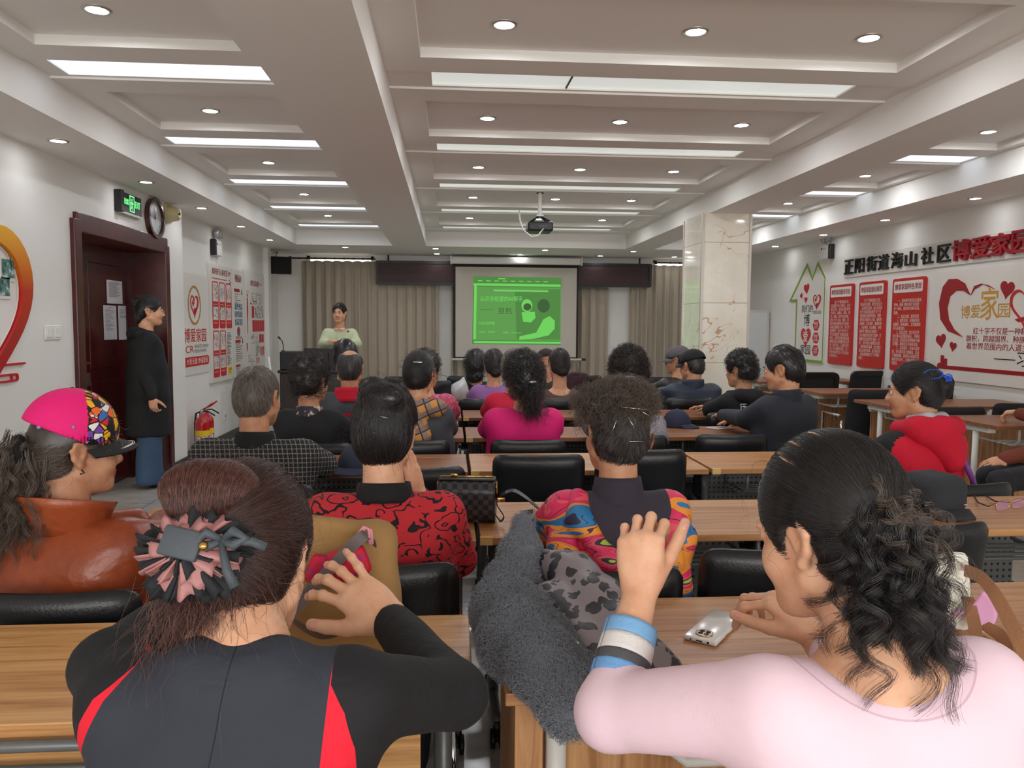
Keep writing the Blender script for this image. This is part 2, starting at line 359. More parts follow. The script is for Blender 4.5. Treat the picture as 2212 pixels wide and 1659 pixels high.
# ---------------------------------------------------------------- downlights
R3 = ('nearest the camera', 'second from the camera', 'third from the camera', 'fourth from the camera', 'fifth from the camera', 'sixth from the camera', 'last before the screen wall')
M_glow2 = mat('downlight_glow_soft', (248, 251, 255), 0.4, emit=38.0)
def downlight(x, y, z, label, sc=1.0):
    t = thing('downlight', label, 'downlight', (x, y, z), 0, 'recessed ceiling downlights')
    MB().lathe([(0.062 * sc, 0.0), (0.062 * sc, -0.004), (0.045 * sc, -0.006), (0.045 * sc, 0.0)], 24, cap=False).build('trim_ring', M_steel, t, smooth=True)
    MB().lathe([(0.044 * sc, 0.0), (0.044 * sc, -0.003), (0.02 * sc, -0.0045)], 20).build('lamp_disc', M_glow if z > HS + 0.01 else M_glow2, t)
    return t
ROW = [G0 + P * k - 0.53 - 0.33 for k in range(0, 5)]
for r, y in enumerate(ROW):
    for c, x in enumerate((0.247, 1.143, 1.985)):
        downlight(x, y, ZC + TS, 'round white downlight in the middle bay, %s, %s' % (R3[r], ('beside the door-side beam', 'in the centre', 'beside the pillar-side beam')[c]))
    downlight(-1.55, y, ZC + TS, 'round white downlight in the tray of the door-side bay, %s' % R3[r])
    if r: downlight(3.765, y, ZC + TS, 'round white downlight in a tray of the signboard-side bay, %s' % R3[r])
for i, y in enumerate((5.128, 6.533, 7.93, 9.37, 10.82)): downlight(-2.41, y, HS, 'round white downlight in the low soffit above the door wall, %s' % R3[i])
for i, y in enumerate((6.52, 7.93, 9.29, 10.70)): downlight(4.52, y, HS, 'round downlight in the soffit above the signboard wall, %s' % R3[i])
for i, x in enumerate((-1.53, -0.215, 1.415, 2.75)): downlight(x, 11.72, HS, 'round downlight in the front edge of the far soffit, %s' % ('over the presenter', 'beside the door-side beam', 'over the middle of the screen', 'above the display panel end')[i])
for i, x in enumerate((-0.21, 1.115, 2.405, 3.62)): downlight(x, 12.55, HS, 'round downlight near the screen wall, %s' % ('above the curtain edge', 'above the screen casing', 'beside the screen casing', 'above the curtain by the pillar')[i])
# ================================================================= things on the walls
M_red = mat('sign_red', (196, 28, 38), 0.4); M_dred = mat('letter_crimson', (158, 14, 34), 0.35); M_brd = mat('board_white', (228, 222, 214), 0.4); M_gold = mat('letter_gold', (208, 150, 52), 0.45)
M_ink = mat('ink_black', (24, 22, 24), 0.5); M_green = mat('leaf_green', (128, 160, 52), 0.45); M_grey = mat('ink_grey', (120, 116, 114), 0.5); M_poster = mat('poster_white', (222, 217, 210), 0.35); M_paper = mat('paper_white', (212, 208, 212), 0.6)
M_yel = mat('label_yellow', (232, 196, 28), 0.5); M_blue = mat('print_blue', (70, 120, 160), 0.5); M_redboard = mat('board_red', (190, 36, 34), 0.35); M_wtxt = mat('letter_pale', (240, 208, 198), 0.5)
def LF(y, z, x=WL): return frame((x, y, z), (0, 1, 0), (0, 0, 1))
def RF(y, z, x=WR): return frame((x, y, z), (0, -1, 0), (0, 0, 1))
def BF(x, z, y=YB): return frame((x, y, z), (1, 0, 0), (0, 0, 1))
def board(name, label, cat, M, poly, th, m, group=None, part='board'):
    t = thing(name, label, cat, M.to_translation(), 0, group)
    MB().prism(poly, 0.001, th, M).build(part, m, t, world=True); return t
def flat(t, name, polys, m, M, d0, d1=None):
    mb = MB()
    for p in polys: mb.prism(p, d0, d1 or d0 + 0.002, M)
    return mb.build(name, m, t, world=True)
def ring(t, name, A, B, m, M, d0, d1): mb = MB(); band(mb, A, B, d0, d1, M); return mb.build(name, m, t, world=True)
def sh(M, u, v, w=0.0): return M @ Matrix.Translation((u, v, w))
def rect(x0, y0, x1, y1): return [(x0, y0), (x1, y0), (x1, y1), (x0, y1)]
def strokes(seed, x0, y0, x1, y1, n, th=0.004):
    r = random.Random(seed); out = []
    for k in range(n):
        ax, ay = r.uniform(x0, x1), r.uniform(y0, y1); a = r.uniform(0, 6.28); L = r.uniform(0.15, 0.4) * (x1 - x0); bx, by = min(max(ax + L * math.cos(a), x0), x1), min(max(ay + L * math.sin(a), y0), y1)
        dx, dy = bx - ax, by - ay; l = math.hypot(dx, dy) + 1e-6; nx, ny = -dy / l * th / 2, dx / l * th / 2
        if l > th: out.append([(ax - nx, ay - ny), (bx - nx, by - ny), (bx + nx, by + ny), (ax + nx, ay + ny)])
    return out

# --- big heart ring sign by the door
M_fade = mat('ring_orange_red', (200, 60, 20), 0.25, fn=lambda t, c: t.col(t.ramp(t.math('MULTIPLY_ADD', t.sep(t.coord())[2], 1.0 / 0.95, 0.0), [(0.35, lin((176, 18, 30))), (0.62, lin((196, 40, 24))), (0.8, lin((220, 120, 20))), (1.0, lin((232, 172, 30)))])))
M = LF(0, 0); hA = heart(4.55, 1.525, 1.32); hB = heart(4.55, 1.515, 1.08)
t = thing('wall_sign', 'heart-shaped orange-to-red ring sign on the white wall beside the light switch', 'sign', (WL, 4.0, 1.05)); ring(t, 'ring', hA, hB, M_fade, M, 0.002, 0.03)
ring(t, 'inner_line', heart(4.55, 1.515, 1.06), heart(4.55, 1.515, 1.045), M_brd, M, 0.002, 0.008)
for k, (px, py, w_, h_) in enumerate(((14, 582, 0.15, 0.14), (6, 622, 0.13, 0.13))):
    p = atX(px, py, WL); q = board('photo_print', ('square framed photo print higher inside the heart ring', 'square framed photo print lower inside the heart ring')[k], 'photo', LF(p[1] - w_ / 2, p[2] - h_ / 2), rect(0, 0, w_, h_), 0.008, M_brd, None, 'mount')
    flat(q, 'picture', [rect(0.01, 0.02, w_ - 0.01, h_ - 0.01)], mat('photo_scene', (90, 130, 140), 0.4, fn=lambda t, c: t.col(t.ramp(t.noise(t.coord(), 26, 5), [(0.35, lin((30, 60, 60))), (0.5, lin((80, 130, 120))), (0.62, lin((190, 205, 210)))]))), LF(p[1] - w_ / 2, p[2] - h_ / 2), 0.0085)
t = thing('wall_sign', 'thin red bar with a rounded red link shape below the heart ring', 'sign', (WL, 4.5, 1.12))
flat(t, 'bar', [rect(4.4, 1.185, 5.115, 1.197)], M_red, M, 0.002, 0.014); ring(t, 'link', rrect(4.4, 1.085, 5.03, 1.135, 0.022), rrect(4.41, 1.097, 5.018, 1.123, 0.012), M_red, M, 0.002, 0.014)
flat(t, 'link_end', [rect(4.955, 1.09, 4.97, 1.13)], M_red, M, 0.002, 0.012)
# --- light switch: two gangs of rockers
t = thing('light_switch', 'white double light switch plate beside the maroon door', 'light switch', (WL, 5.38, 1.33))
for k in range(2):
    u = 5.375 + k * 0.105; MB().rbox((WL, u, 1.33), (WL + 0.012, u + 0.1, 1.425), 0.004).build('plate', M_white, t, world=True)
    for j in range(3): MB().rbox((WL + 0.01, u + 0.012 + j * 0.026, 1.345), (WL + 0.017, u + 0.036 + j * 0.026, 1.41), 0.003).build('rocker', M_white, t, world=True)
# --- exit sign
t = thing('exit_sign', 'black box with glowing green EXIT sign above the maroon door', 'exit sign', (WL, 6.55, 2.35)); M = LF(6.55, 2.352, WL + 0.02)
MB().rbox((WL, 6.555, 2.34), (WL + 0.035, 7.0, 2.50), 0.006).build('case', M_black, t, world=True); MB().rbox((WL, 6.53, 2.33), (WL + 0.06, 6.585, 2.505), 0.006).build('end_cap', M_black, t, world=True)
M_exit = mat('exit_glow_green', (120, 232, 150), 0.4, emit=0.6); X = LF(6.58, 2.345, WL + 0.036)
MB().box((WL + 0.0, 6.56, 2.325), (WL + 0.042, 7.0, 2.342)).build('base_rail', M_steel, t, world=True)
text('安全出口', sh(X, 0.05, 0.06), M_exit, 0.10, 0.05, t, 0.01); text('EXIT', sh(X, 0.28, 0.055), M_exit, 0.105, 0.055, t, 0.01)
mb = MB(); band(mb, rect(0.165, 0.012, 0.262, 0.145), rect(0.176, 0.02, 0.251, 0.134), 0.0, 0.002, X)
mb.prism(circ(0.213, 0.112, 0.011), 0, 0.002, X)
for a in ([(0.20, 0.098), (0.222, 0.098), (0.218, 0.064), (0.202, 0.064)], [(0.218, 0.098), (0.24, 0.08), (0.236, 0.074), (0.214, 0.088)], [(0.204, 0.096), (0.186, 0.084), (0.19, 0.076), (0.208, 0.088)], [(0.21, 0.066), (0.232, 0.05), (0.226, 0.024), (0.218, 0.026), (0.222, 0.046), (0.2, 0.06)], [(0.202, 0.066), (0.212, 0.062), (0.2, 0.04), (0.182, 0.03), (0.18, 0.036), (0.194, 0.046)]): mb.prism(a, 0, 0.002, X)
mb.build('pictogram', M_exit, t, world=True)
# --- wall clock
cy, cz = 7.335, 2.378; t = thing('wall_clock', 'round white wall clock with brown rim above the door', 'clock', (WL, cy, cz)); X = LF(cy, cz, WL + 0.0)
ring(t, 'rim', circ(0, 0, 0.19, 0.178, 48), circ(0, 0, 0.158, 0.148, 48), mat('clock_rim_brown', (62, 30, 20), 0.25, coat=0.3), X, 0.0, 0.045)
flat(t, 'dial', [circ(0, 0, 0.159, 0.149, 48)], mat('clock_dial', (214, 216, 220), 0.3), X, 0.0, 0.02)
for k in range(1, 13):
    a = math.radians(90 - 30 * k); text(str(k), sh(X, 0.128 * math.cos(a), 0.12 * math.sin(a), 0.0215), M_ink, None, 0.026, t, 0.0, 0, 'numeral', 'CENTER')
for ang, L, n_ in ((64, 0.072, 'hour_hand'), (98, 0.10, 'minute_hand'), (-60, 0.04, 'second_hand')):
    a = math.radians(ang); c_, s_ = math.cos(a), math.sin(a); wd = 0.004 if n_ != 'second_hand' else 0.0015
    flat(t, n_, [[(-s_ * wd, c_ * wd), (-s_ * -wd, c_ * -wd), (L * c_, L * s_)]], M_ink, X, 0.022, 0.0235)
flat(t, 'hub', [circ(0, 0, 0.007)], M_ink, X, 0.022, 0.026)
# --- cream alarm horn
M_cream = mat('cream_plastic', (206, 192, 150), 0.45); t = thing('alarm_horn', 'cream round alarm horn high on the wall beside the clock', 'alarm', (WL, 7.68, 2.46))
MB().rbox((WL, 7.62, 2.39), (WL + 0.02, 7.78, 2.55), 0.01).build('base', M_cream, t, world=True)
X = frame((WL + 0.015, 7.70, 2.47), (0, 1, 0), (0, 0, 1)); MB().lathe([(0.075, 0), (0.078, 0.02), (0.07, 0.05), (0.06, 0.09), (0.048, 0.105), (0.03, 0.1), (0.0, 0.095)], 24, X, cap=False).build('horn', M_cream, t, True, True)
MB().lathe([(0.012, 0.096), (0.012, 0.106), (0.0, 0.107)], 12, X, cap=False).build('sounder', M_ink, t, True, True)
# --- emergency twin lamps
def emergency(label, X, flip):
    t = thing('emergency_light', label, 'emergency light', X.to_translation(), 0, 'twin-lamp emergency lights')
    MB().rbox((-0.13, -0.09, 0), (0.13, 0.09, 0.06), 0.012, 3, X).build('case', M_white, t, world=True)
    MB().rbox((-0.155 if not flip else 0.10, -0.092, -0.0), (-0.10 if not flip else 0.155, 0.092, 0.065), 0.01, 2, X).build('side_cap', M_black, t, world=True)
    for s in (-1, 1):
        Y = X @ Matrix.Translation((s * 0.052 + 0.01, 0.165, 0.035))
        MB().lathe([(0.012, -0.03), (0.05, -0.005), (0.055, 0.02), (0.05, 0.035), (0.0, 0.04)], 20, Y, cap=False).build('lamp_head', mat('lamp_reflector', (190, 190, 192), 0.15, metal=0.6), t, True, True)
        MB().tube([X @ Vector((s * 0.03 + 0.01, 0.085, 0.03)), X @ Vector((s * 0.045 + 0.01, 0.13, 0.03))], 0.011, 8).build('neck', M_white, t, True, True)
    text('应急照明', sh(X, -0.06, 0.03, 0.0605), M_grey, 0.1, 0.022, t); flat(t, 'emblem', [circ(-0.075, 0.045, 0.014)], M_ink, X, 0.0605)
    MB().tube([X @ Vector((0.06, -0.09, 0.03)), X @ Vector((0.075, -0.16, 0.012)), X @ Vector((0.05, -0.17, 0.006)), X @ Vector((0.07, -0.18, 0.003))], 0.004, 6).build('cord', M_white, t, True, True)
    return t
emergency('white emergency light with two round lamps above the resuscitation poster', LF(9.48, 2.32, PW), False)
emergency('white emergency light with two round lamps above the green house-shaped board', RF(9.66, 2.39, WR), True)
# --- socket and extinguishers
t = thing('wall_socket', 'small white wall socket low on the wall behind the fire extinguishers', 'socket', (PW, 9.72, 0.27)); MB().rbox((PW, 9.70, 0.265), (PW + 0.012, 9.80, 0.36), 0.004).build('plate', M_white, t, world=True)
MB().box((PW + 0.012, 9.73, 0.3), (PW + 0.0125, 9.742, 0.33)).box((PW + 0.012, 9.76, 0.3), (PW + 0.0125, 9.772, 0.33)).build('slot', M_ink, t, world=True)
M_ext = mat('extinguisher_red', (186, 18, 28), 0.22, coat=0.5)
def extinguisher(x, y, label):
    t = thing('fire_extinguisher', label, 'fire extinguisher', (x, y, 0), 0, 'fire extinguishers by the wall')
    MB().lathe([(0.06, 0.0), (0.072, 0.01), (0.072, 0.40), (0.066, 0.43), (0.045, 0.46), (0.022, 0.475), (0.02, 0.50)], 28).build('cylinder', M_ext, t, True)
    MB().lathe([(0.0728, 0.27), (0.0728, 0.33)], 28, cap=False).build('yellow_band', M_yel, t, True); MB().lathe([(0.0728, 0.07), (0.0728, 0.268)], 28, cap=False).build('instruction_label', mat('extinguisher_label', (220, 214, 208), 0.4, fn=lambda t, c: t.col(t.ramp(t.noise(t.coord((1, 1, 1)), 40, 2), [(0.45, lin((214, 208, 204))), (0.5, lin((188, 50, 46))), (0.6, lin((60, 86, 150)))], 'CONSTANT'))), t, True)
    MB().lathe([(0.018, 0.495), (0.018, 0.54), (0.008, 0.55)], 14).build('valve', M_steel, t, True)
    MB().tube([(-0.02, 0.03, 0.535), (0.05, -0.02, 0.565), (0.13, -0.07, 0.62)], 0.009, 8).build('lever', M_ext, t, True); MB().tube([(0.0, 0.0, 0.525), (0.07, -0.04, 0.53), (0.15, -0.07, 0.49)], 0.008, 8).build('handle', M_black, t, True)
    MB().tube([(-0.02, 0.02, 0.52), (-0.07, 0.03, 0.5), (-0.085, 0.03, 0.4), (-0.08, 0.02, 0.2)], 0.01, 8).build('hose', M_black, t, True); return t
extinguisher(-2.585, 8.36, 'red fire extinguisher standing at the wall corner, front one of two'); extinguisher(-2.60, 8.56, 'red fire extinguisher partly hidden behind the front one')

# --- papers on the door leaf
for k, (a, b, lab) in enumerate((((230, 604), (265, 657), 'upper white notice sheet taped to the maroon door'), ((223, 659), (253, 733), 'lower notice sheet taped to the door, nearer the hinge'), ((255, 660), (283, 733), 'lower notice sheet taped to the door, behind the standing woman'))):
    p, q = atX(*a, LX + 0.012), atX(*b, LX + 0.012); X = LF(p[1], q[2], LX + 0.009); W_, H_ = q[1] - p[1], p[2] - q[2]
    t = board('notice', lab, 'notice', X, rect(0, 0, W_, H_), 0.003, M_paper, 'notice sheets on the door', 'sheet'); r = random.Random(k)
    flat(t, 'lines', [rect(W_ * 0.13, H_ * (0.88 - 0.04 * j), W_ * r.uniform(0.5, 0.9), H_ * (0.88 - 0.04 * j) + 0.004) for j in range(16 if k != 2 else 7)] + [rect(W_ * 0.3, H_ * 0.93, W_ * 0.7, H_ * 0.945)], M_grey, X, 0.0031, 0.0035)

# --- posters on the recessed wall
def logo(t, M, cx, cy, r, ringed=True, d=0.0):
    if ringed: ring(t, 'logo_ring', circ(cx, cy, r, n=48), circ(cx, cy, r * 0.88, n=48), mat('logo_ochre', (172, 128, 62), 0.5), M, d, d + 0.003)
    A = heart(cx, cy + 0.02 * r, r * 1.3); B = heart(cx - 0.06 * r, cy + 0.05 * r, r * 0.98); ring(t, 'logo_heart', A, B, M_red, M, d, d + 0.003)
    a, b = r * 0.055, r * 0.17; x, y = cx - 0.2 * r, cy + 0.12 * r
    flat(t, 'logo_cross', [[(x - a, y - b), (x + a, y - b), (x + a, y - a), (x + b, y - a), (x + b, y + a), (x + a, y + a), (x + a, y + b), (x - a, y + b), (x - a, y + a), (x - b, y + a), (x - b, y - a), (x - a, y - a)]], M_red, M, d, d + 0.003)
    flat(t, 'logo_stripes', [[(x + k * 0.1 * r, y - 0.5 * r - k * 0.02 * r), (x + 0.06 * r + k * 0.1 * r, y - 0.5 * r - k * 0.02 * r), (x + 0.2 * r + k * 0.1 * r, y - 0.26 * r), (x + 0.14 * r + k * 0.1 * r, y - 0.26 * r)] for k in range(3)], M_red, M, d, d + 0.003)
X = LF(8.22, 0.895, PW); D = 0.013
t = board('poster', 'white poster with ochre ringed heart logo beside the wall corner', 'poster', X, rect(0, 0, 0.955, 1.075), D - 0.001, M_poster, None)
logo(t, X, 0.46, 0.74, 0.21, True, D); text('博爱家园', sh(X, 0.12, 0.345, D + 0.001), M_red, 0.72, 0.15, t, 0.006); text('ICR', sh(X, 0.1, 0.235, D + 0.001), M_red, 0.3, 0.075, t)
text('INTEGRATED COMMUNITY\nRESILIENCE PROGRAM', sh(X, 0.43, 0.232, D + 0.001), M_grey, 0.5, 0.085, t); flat(t, 'slogan_strip', [rrect(0.05, 0.09, 0.93, 0.19, 0.045)], M_red, X, D)
text('大爱无疆 幸福爱民', sh(X, 0.16, 0.11, D + 0.0025), M_brd, 0.72, 0.065, t)
X = LF(9.185, 0.755, PW)
t = board('poster', 'tall white poster with five red framed resuscitation panels', 'poster', X, rect(0, 0, 0.905, 1.372), 0.03, M_poster); D = 0.031
text('如何进行心肺复苏', sh(X, 0.09, 1.255, D), M_dred, 0.62, 0.075, t, 0.01); flat(t, 'title_rule', [rect(0.07, 1.205, 0.66, 1.213)], M_red, X, D); flat(t, 'sprig', strokes(3, 0.74, 1.18, 0.86, 1.33, 9, 0.012), M_dred, X, D)
for r in range(2):
    for c in range(3 if r == 0 else 2):
        x0, y0 = 0.075 + c * 0.275, (0.63 if r == 0 else 0.06); x1, y1 = x0 + 0.235, y0 + 0.545
        mb = MB(); band(mb, rrect(x0, y0, x1, y1, 0.03), rrect(x0 + 0.012, y0 + 0.012, x1 - 0.012, y1 - 0.012, 0.022), D, D + 0.003, X)
        for q in (0.0, 0.245): mb.prism(rect(x0 + 0.005, y0 + 0.008 + q, x1 - 0.005, y0 + 0.098 + q - (0.03 if q else 0)), D, D + 0.002, X)
        mb.build('panel_border', M_red, t, world=True)
        for q in (0.115, 0.345): flat(t, 'drawing', strokes(r * 10 + c + int(q * 50), x0 + 0.03, y0 + q, x1 - 0.03, y0 + q + 0.16, 26, 0.0035), M_grey, X, D, D + 0.001)
        flat(t, 'caption', [rect(x0 + 0.03, y0 + 0.06, x1 - 0.06, y0 + 0.066), rect(x0 + 0.03, y0 + 0.275, x1 - 0.05, y0 + 0.281)], M_wtxt, X, D + 0.002, D + 0.003)
r = random.Random(5); flat(t, 'text_lines', [rect(0.64, 0.57 - 0.017 * j, 0.64 + r.uniform(0.07, 0.2), 0.576 - 0.017 * j) for j in range(24)], M_ink, X, D, D + 0.001); flat(t, 'notice_box', [rect(0.655, 0.07, 0.83, 0.155)], M_yel, X, D); text('急救电话\n120', sh(X, 0.675, 0.085, D + 0.0025), M_ink, 0.13, 0.055, t)
X = LF(10.115, 0.755, PW)
t = board('poster', 'narrow white drowning-prevention poster with six small blue photos', 'poster', X, rect(0, 0, 0.545, 1.37), 0.028, M_poster); D = 0.029
text('预防溺水', sh(X, 0.12, 1.215, D), M_dred, 0.31, 0.095, t, 0.01); flat(t, 'heading_strip', [rect(0.07, 1.09, 0.33, 1.13), rect(0.09, 0.44, 0.33, 0.475), rect(0.09, 0.13, 0.3, 0.16)], M_dred, X, D)
flat(t, 'text_lines', [rect(0.1, 1.06 - 0.027 * j, 0.1 + r.uniform(0.12, 0.3), 1.066 - 0.027 * j) for j in range(8)] + [rect(0.1, 0.42 - 0.024 * j, 0.1 + r.uniform(0.15, 0.33), 0.426 - 0.024 * j) for j in range(10)] + [rect(0.1, 0.11 - 0.024 * j, 0.1 + r.uniform(0.15, 0.33), 0.116 - 0.024 * j) for j in range(4)], M_ink, X, D, D + 0.001)
for j in range(3):
    for c in range(2): flat(t, 'photo', [rect(0.09 + c * 0.19, 0.865 - j * 0.1, 0.26 + c * 0.19, 0.945 - j * 0.1)], mat('poster_photo', (90, 130, 160), 0.4, fn=lambda t, c: t.col(t.ramp(t.noise(t.coord(), 30, 4), [(0.38, lin((40, 66, 92))), (0.5, lin((98, 138, 160))), (0.62, lin((206, 206, 190)))]))), X, D)
flat(t, 'badge', [circ(0.25, 0.585, 0.075, 0.062)], M_blue, X, D); flat(t, 'badge_heart', [heart(0.25, 0.595, 0.11)], M_red, X, D + 0.002); text('珍爱生命', sh(X, 0.12, 0.485, D), M_red, 0.27, 0.04, t, 0.01); flat(t, 'bell', [[(0.40, 1.06), (0.46, 1.06), (0.44, 1.13), (0.42, 1.13)], [(0.40, 0.43), (0.46, 0.43), (0.44, 0.5), (0.42, 0.5)]], M_grey, X, D)
X = LF(10.68, 0.76, PW)
t = board('poster', 'wide white first-aid poster with red figures beside the wall pier', 'poster', X, rect(0, 0, 1.12, 1.4), 0.028, M_poster)
text('创伤应急救护', sh(X, 0.33, 1.2, D), M_dred, 0.5, 0.08, t, 0.01); flat(t, 'sprig', [circ(0.93, 1.24, 0.02)] + strokes(9, 0.3, 0.95, 0.75, 1.0, 12, 0.007), M_dred, X, D)
flat(t, 'figure', [[(0.13, 1.03), (0.17, 1.03), (0.18, 0.86), (0.16, 0.72), (0.155, 0.55), (0.135, 0.55), (0.13, 0.72), (0.115, 0.86)], circ(0.15, 1.06, 0.02)], M_redboard, X, D); flat(t, 'limb_drawing', [[(0.08, 0.3), (0.12, 0.34), (0.13, 0.42), (0.07, 0.42)]], M_redboard, X, D)
for k in range(3): flat(t, 'figure', [[(0.85 + k * 0.08, 0.22), (0.88 + k * 0.08, 0.22), (0.89 + k * 0.08, 0.35), (0.84 + k * 0.08, 0.35)]], M_redboard, X, D)
for q in [rect(0.38, 0.76, 0.5, 0.92)] + [rect(0.4 + k * 0.14, 0.57, 0.52 + k * 0.14, 0.73) for k in range(5)] + [rect(0.78 + k * 0.14, 0.41, 0.89 + k * 0.14, 0.53) for k in range(2)] + [rect(0.5, 0.02, 1.05, 0.07)]: flat(t, 'red_block', [q], M_red, X, D)
flat(t, 'text_lines', [rect(x, y - 0.022 * j, x + r.uniform(0.1, 0.22), y + 0.005 - 0.022 * j) for x, y, n in ((0.1, 1.12, 3), (0.36, 1.1, 6), (0.6, 1.1, 5), (0.8, 1.1, 8), (0.55, 0.5, 6), (0.8, 0.5, 3), (0.12, 0.25, 5), (0.3, 0.18, 5), (0.55, 0.36, 7)) for j in range(n)], M_grey, X, D, D + 0.001)
flat(t, 'drawing', strokes(21, 0.55, 0.76, 1.05, 0.93, 40) + strokes(22, 0.3, 0.4, 0.5, 0.55, 20) + strokes(23, 0.6, 0.24, 0.82, 0.37, 24), M_grey, X, D, D + 0.001); text('急救', sh(X, 0.55, 0.12, D), M_redboard, 0.22, 0.09, t)

# --- signs on the right-hand wall
X = RF(9.22, 2.04, WR); t = board('wall_sign', 'long pale sign strip with raised black and crimson characters', 'sign', X, rect(0, 0, 4.2, 0.235), 0.02, mat('sign_acrylic', (226, 221, 214), 0.15, coat=0.3), None)
M_ink2 = mat('raised_black', (20, 20, 22), 0.25)
for k, (ch, py0) in enumerate((('正', 1830), ('阳', 1853), ('街', 1878), ('道', 1903), ('海', 1931), ('山', 1961), ('社', 1996), ('区', 2031))):
    u = 9.22 - atX(py0, 580, WR)[1]; u1 = 9.22 - atX(py0 + (18, 19, 21, 22, 24, 24, 25, 27)[k], 580, WR)[1]; text(ch, sh(X, u, 0.04, 0.022), M_ink2, u1 - u, 0.165 if ch != '山' else 0.15, t, 0.026, 0.018)
for k, (ch, py0) in enumerate((('博', 2066), ('爱', 2106), ('家', 2149), ('园', 2195))):
    u = 9.22 - atX(py0, 560, WR)[1]; text(ch, sh(X, u, 0.035, 0.022), M_dred, 0.245, 0.185, t, 0.036, 0.03)
B1 = '“红十字博爱家园”以社区服务中心为依托，以人道为宗旨，以社区居民需求为导向，以救灾、救助、救护、助困、助学等为内容，把红十字“人道、博爱、奉献”精神传播到社区为民服务和志愿服务之中，努力打造接地气、聚人气的“红十字小志愿服务”的家园品牌项目，运用宣传推动家园品牌成为社区治理服务的主阵地，提升活力，让居民受益红十字人道服务项目，进一步提升新时代红十字运动的社会影响力。'
B2 = '“红十字博爱家园”旨在推动社区治理，提升社区活力，促进社区发展，融入社区新时代文明实践站推进“红十字博爱家园”规范化建设。要做到社区志愿者小力量，做好防灾减灾、应急救护、健康促进、人道传播、社会救助、养老照护等“博爱进万家服务”，让人道服务的生命力延伸，打通服务社区居民的“最后一公里”，提升居民人群的安全感、获得感和幸福感，助力建成社区治理共同体，运行规范化，建设高质量的“红十字博爱家园”。'
B3 = '一、减灾硬件建设社区服务阵地，配备“救在身边”应急救护一体机，储备防灾减灾设备、设施。\n二、社区治理、居民培训\n1、居民培训：开展居民应急救护、防灾减灾、卫生健康知识与技能培训。\n2、社区治理：成立社区项目小组与志愿服务队伍，开展社区互助，促进居民紧密联系与相互理解，确保社区可持续发展。\n三、志愿服务：开展人道救助、老年服务及无偿献血、造血干细胞捐献、遗体和人体器官捐献的宣传动员；开展助老助小志愿服务。'
def wrap(s, n):
    out = []
    for par in s.split('\n'):
        par = '　　' + par
        while par: out.append(par[:n]); par = par[n:]
    return '\n'.join(out)
for (y, w_, title, body, n, lab) in ((9.532, 0.562, '博爱家园服务宗旨', B1, 12, 'red notice board farthest along the wall, next to the green house board'), (8.823, 0.546, '博爱家园建设规范', B2, 13, 'red notice board in the middle of the three on the wall'), (8.132, 0.575, '博爱家园特色项目', B3, 14, 'red notice board next to the big heart board')):
    X = RF(y, 0.987, WR); t = board('notice_board', lab, 'notice board', X, rrect(0, 0, w_, 0.975, 0.03), 0.03, M_redboard, None)
    flat(t, 'title_plate', [rrect(0.03, 0.825, w_ - 0.03, 0.945, 0.018)], M_brd, X, 0.031, 0.033); text(title, sh(X, 0.055, 0.855, 0.034), M_dred, w_ - 0.11, 0.062, t, 0.015)
    text(wrap(body, n), sh(X, 0.045, 0.085 if n < 14 else 0.06, 0.0315), M_wtxt, w_ - 0.085, 0.70, t, 0.004, 0, 'lettering', 'LEFT', False, 1)
X = RF(10.73, 0.977, WR); hp = [(0.225, 0), (1.05, 0), (1.05, 1.1), (0.83, 1.32), (0.69, 1.13), (0.52, 1.32), (0.0, 0.82), (0.225, 0.82)]
t = board('wall_sign', 'white house-shaped board with green outline on the wall', 'sign', X, hp, 0.02, M_poster); mb = MB()
band(mb, hp, [(0.255, 0.035), (1.03, 0.035), (1.03, 1.085), (0.83, 1.265), (0.69, 1.075), (0.52, 1.265), (0.07, 0.845), (0.255, 0.845)], 0.02, 0.024, X); mb.build('green_outline', M_green, t, world=True)
D = 0.021; [flat(t, 'heart', [h_], M_red, X, D) for h_ in (heart(0.53, 0.98, 0.16, 0.1), heart(0.38, 0.89, 0.08, 0.5), heart(0.52, 0.83, 0.09))]; text('我们的', sh(X, 0.4, 0.66, D), M_ink, 0.33, 0.1, t, 0.012); text('博', sh(X, 0.48, 0.48, D), M_ink, 0.17, 0.16, t, 0.012)
flat(t, 'heart_badge', [heart(0.55, 0.34, 0.29)], M_red, X, D); text('爱', sh(X, 0.475, 0.265, D + 0.003), M_brd, 0.14, 0.14, t, 0.02); text('家园', sh(X, 0.4, 0.1, D), M_ink, 0.29, 0.13, t, 0.012)
logo(t, X, 0.84, 0.80, 0.17, False, D); text('博爱家园', sh(X, 0.74, 0.635, D), M_ink, 0.22, 0.045, t)
for k, tx in enumerate(('奉献\n力行', '博爱\n为本', '人道\n为怀')): y = 0.16 + 0.165 * (2 - k); flat(t, 'hexagon', [[(0.84 + 0.095 * math.cos(math.radians(a)), y + 0.08 * math.sin(math.radians(a))) for a in range(0, 360, 60)]], M_red, X, D); text(tx, sh(X, 0.785, y - 0.045, D + 0.003), M_brd, 0.11, 0.09, t)
X = RF(7.41, 0.945, WR); t = board('notice_board', 'large white board with broad crimson heart and golden characters', 'notice board', X, rrect(0, 0, 2.6, 1.04, 0.05), 0.025, M_brd); D = 0.026
def uv(px, py): p = atX(px, py, WR - D); return (7.41 - p[1], p[2] - 0.945)
def pxpoly(pts): return [uv(*p) for p in pts]
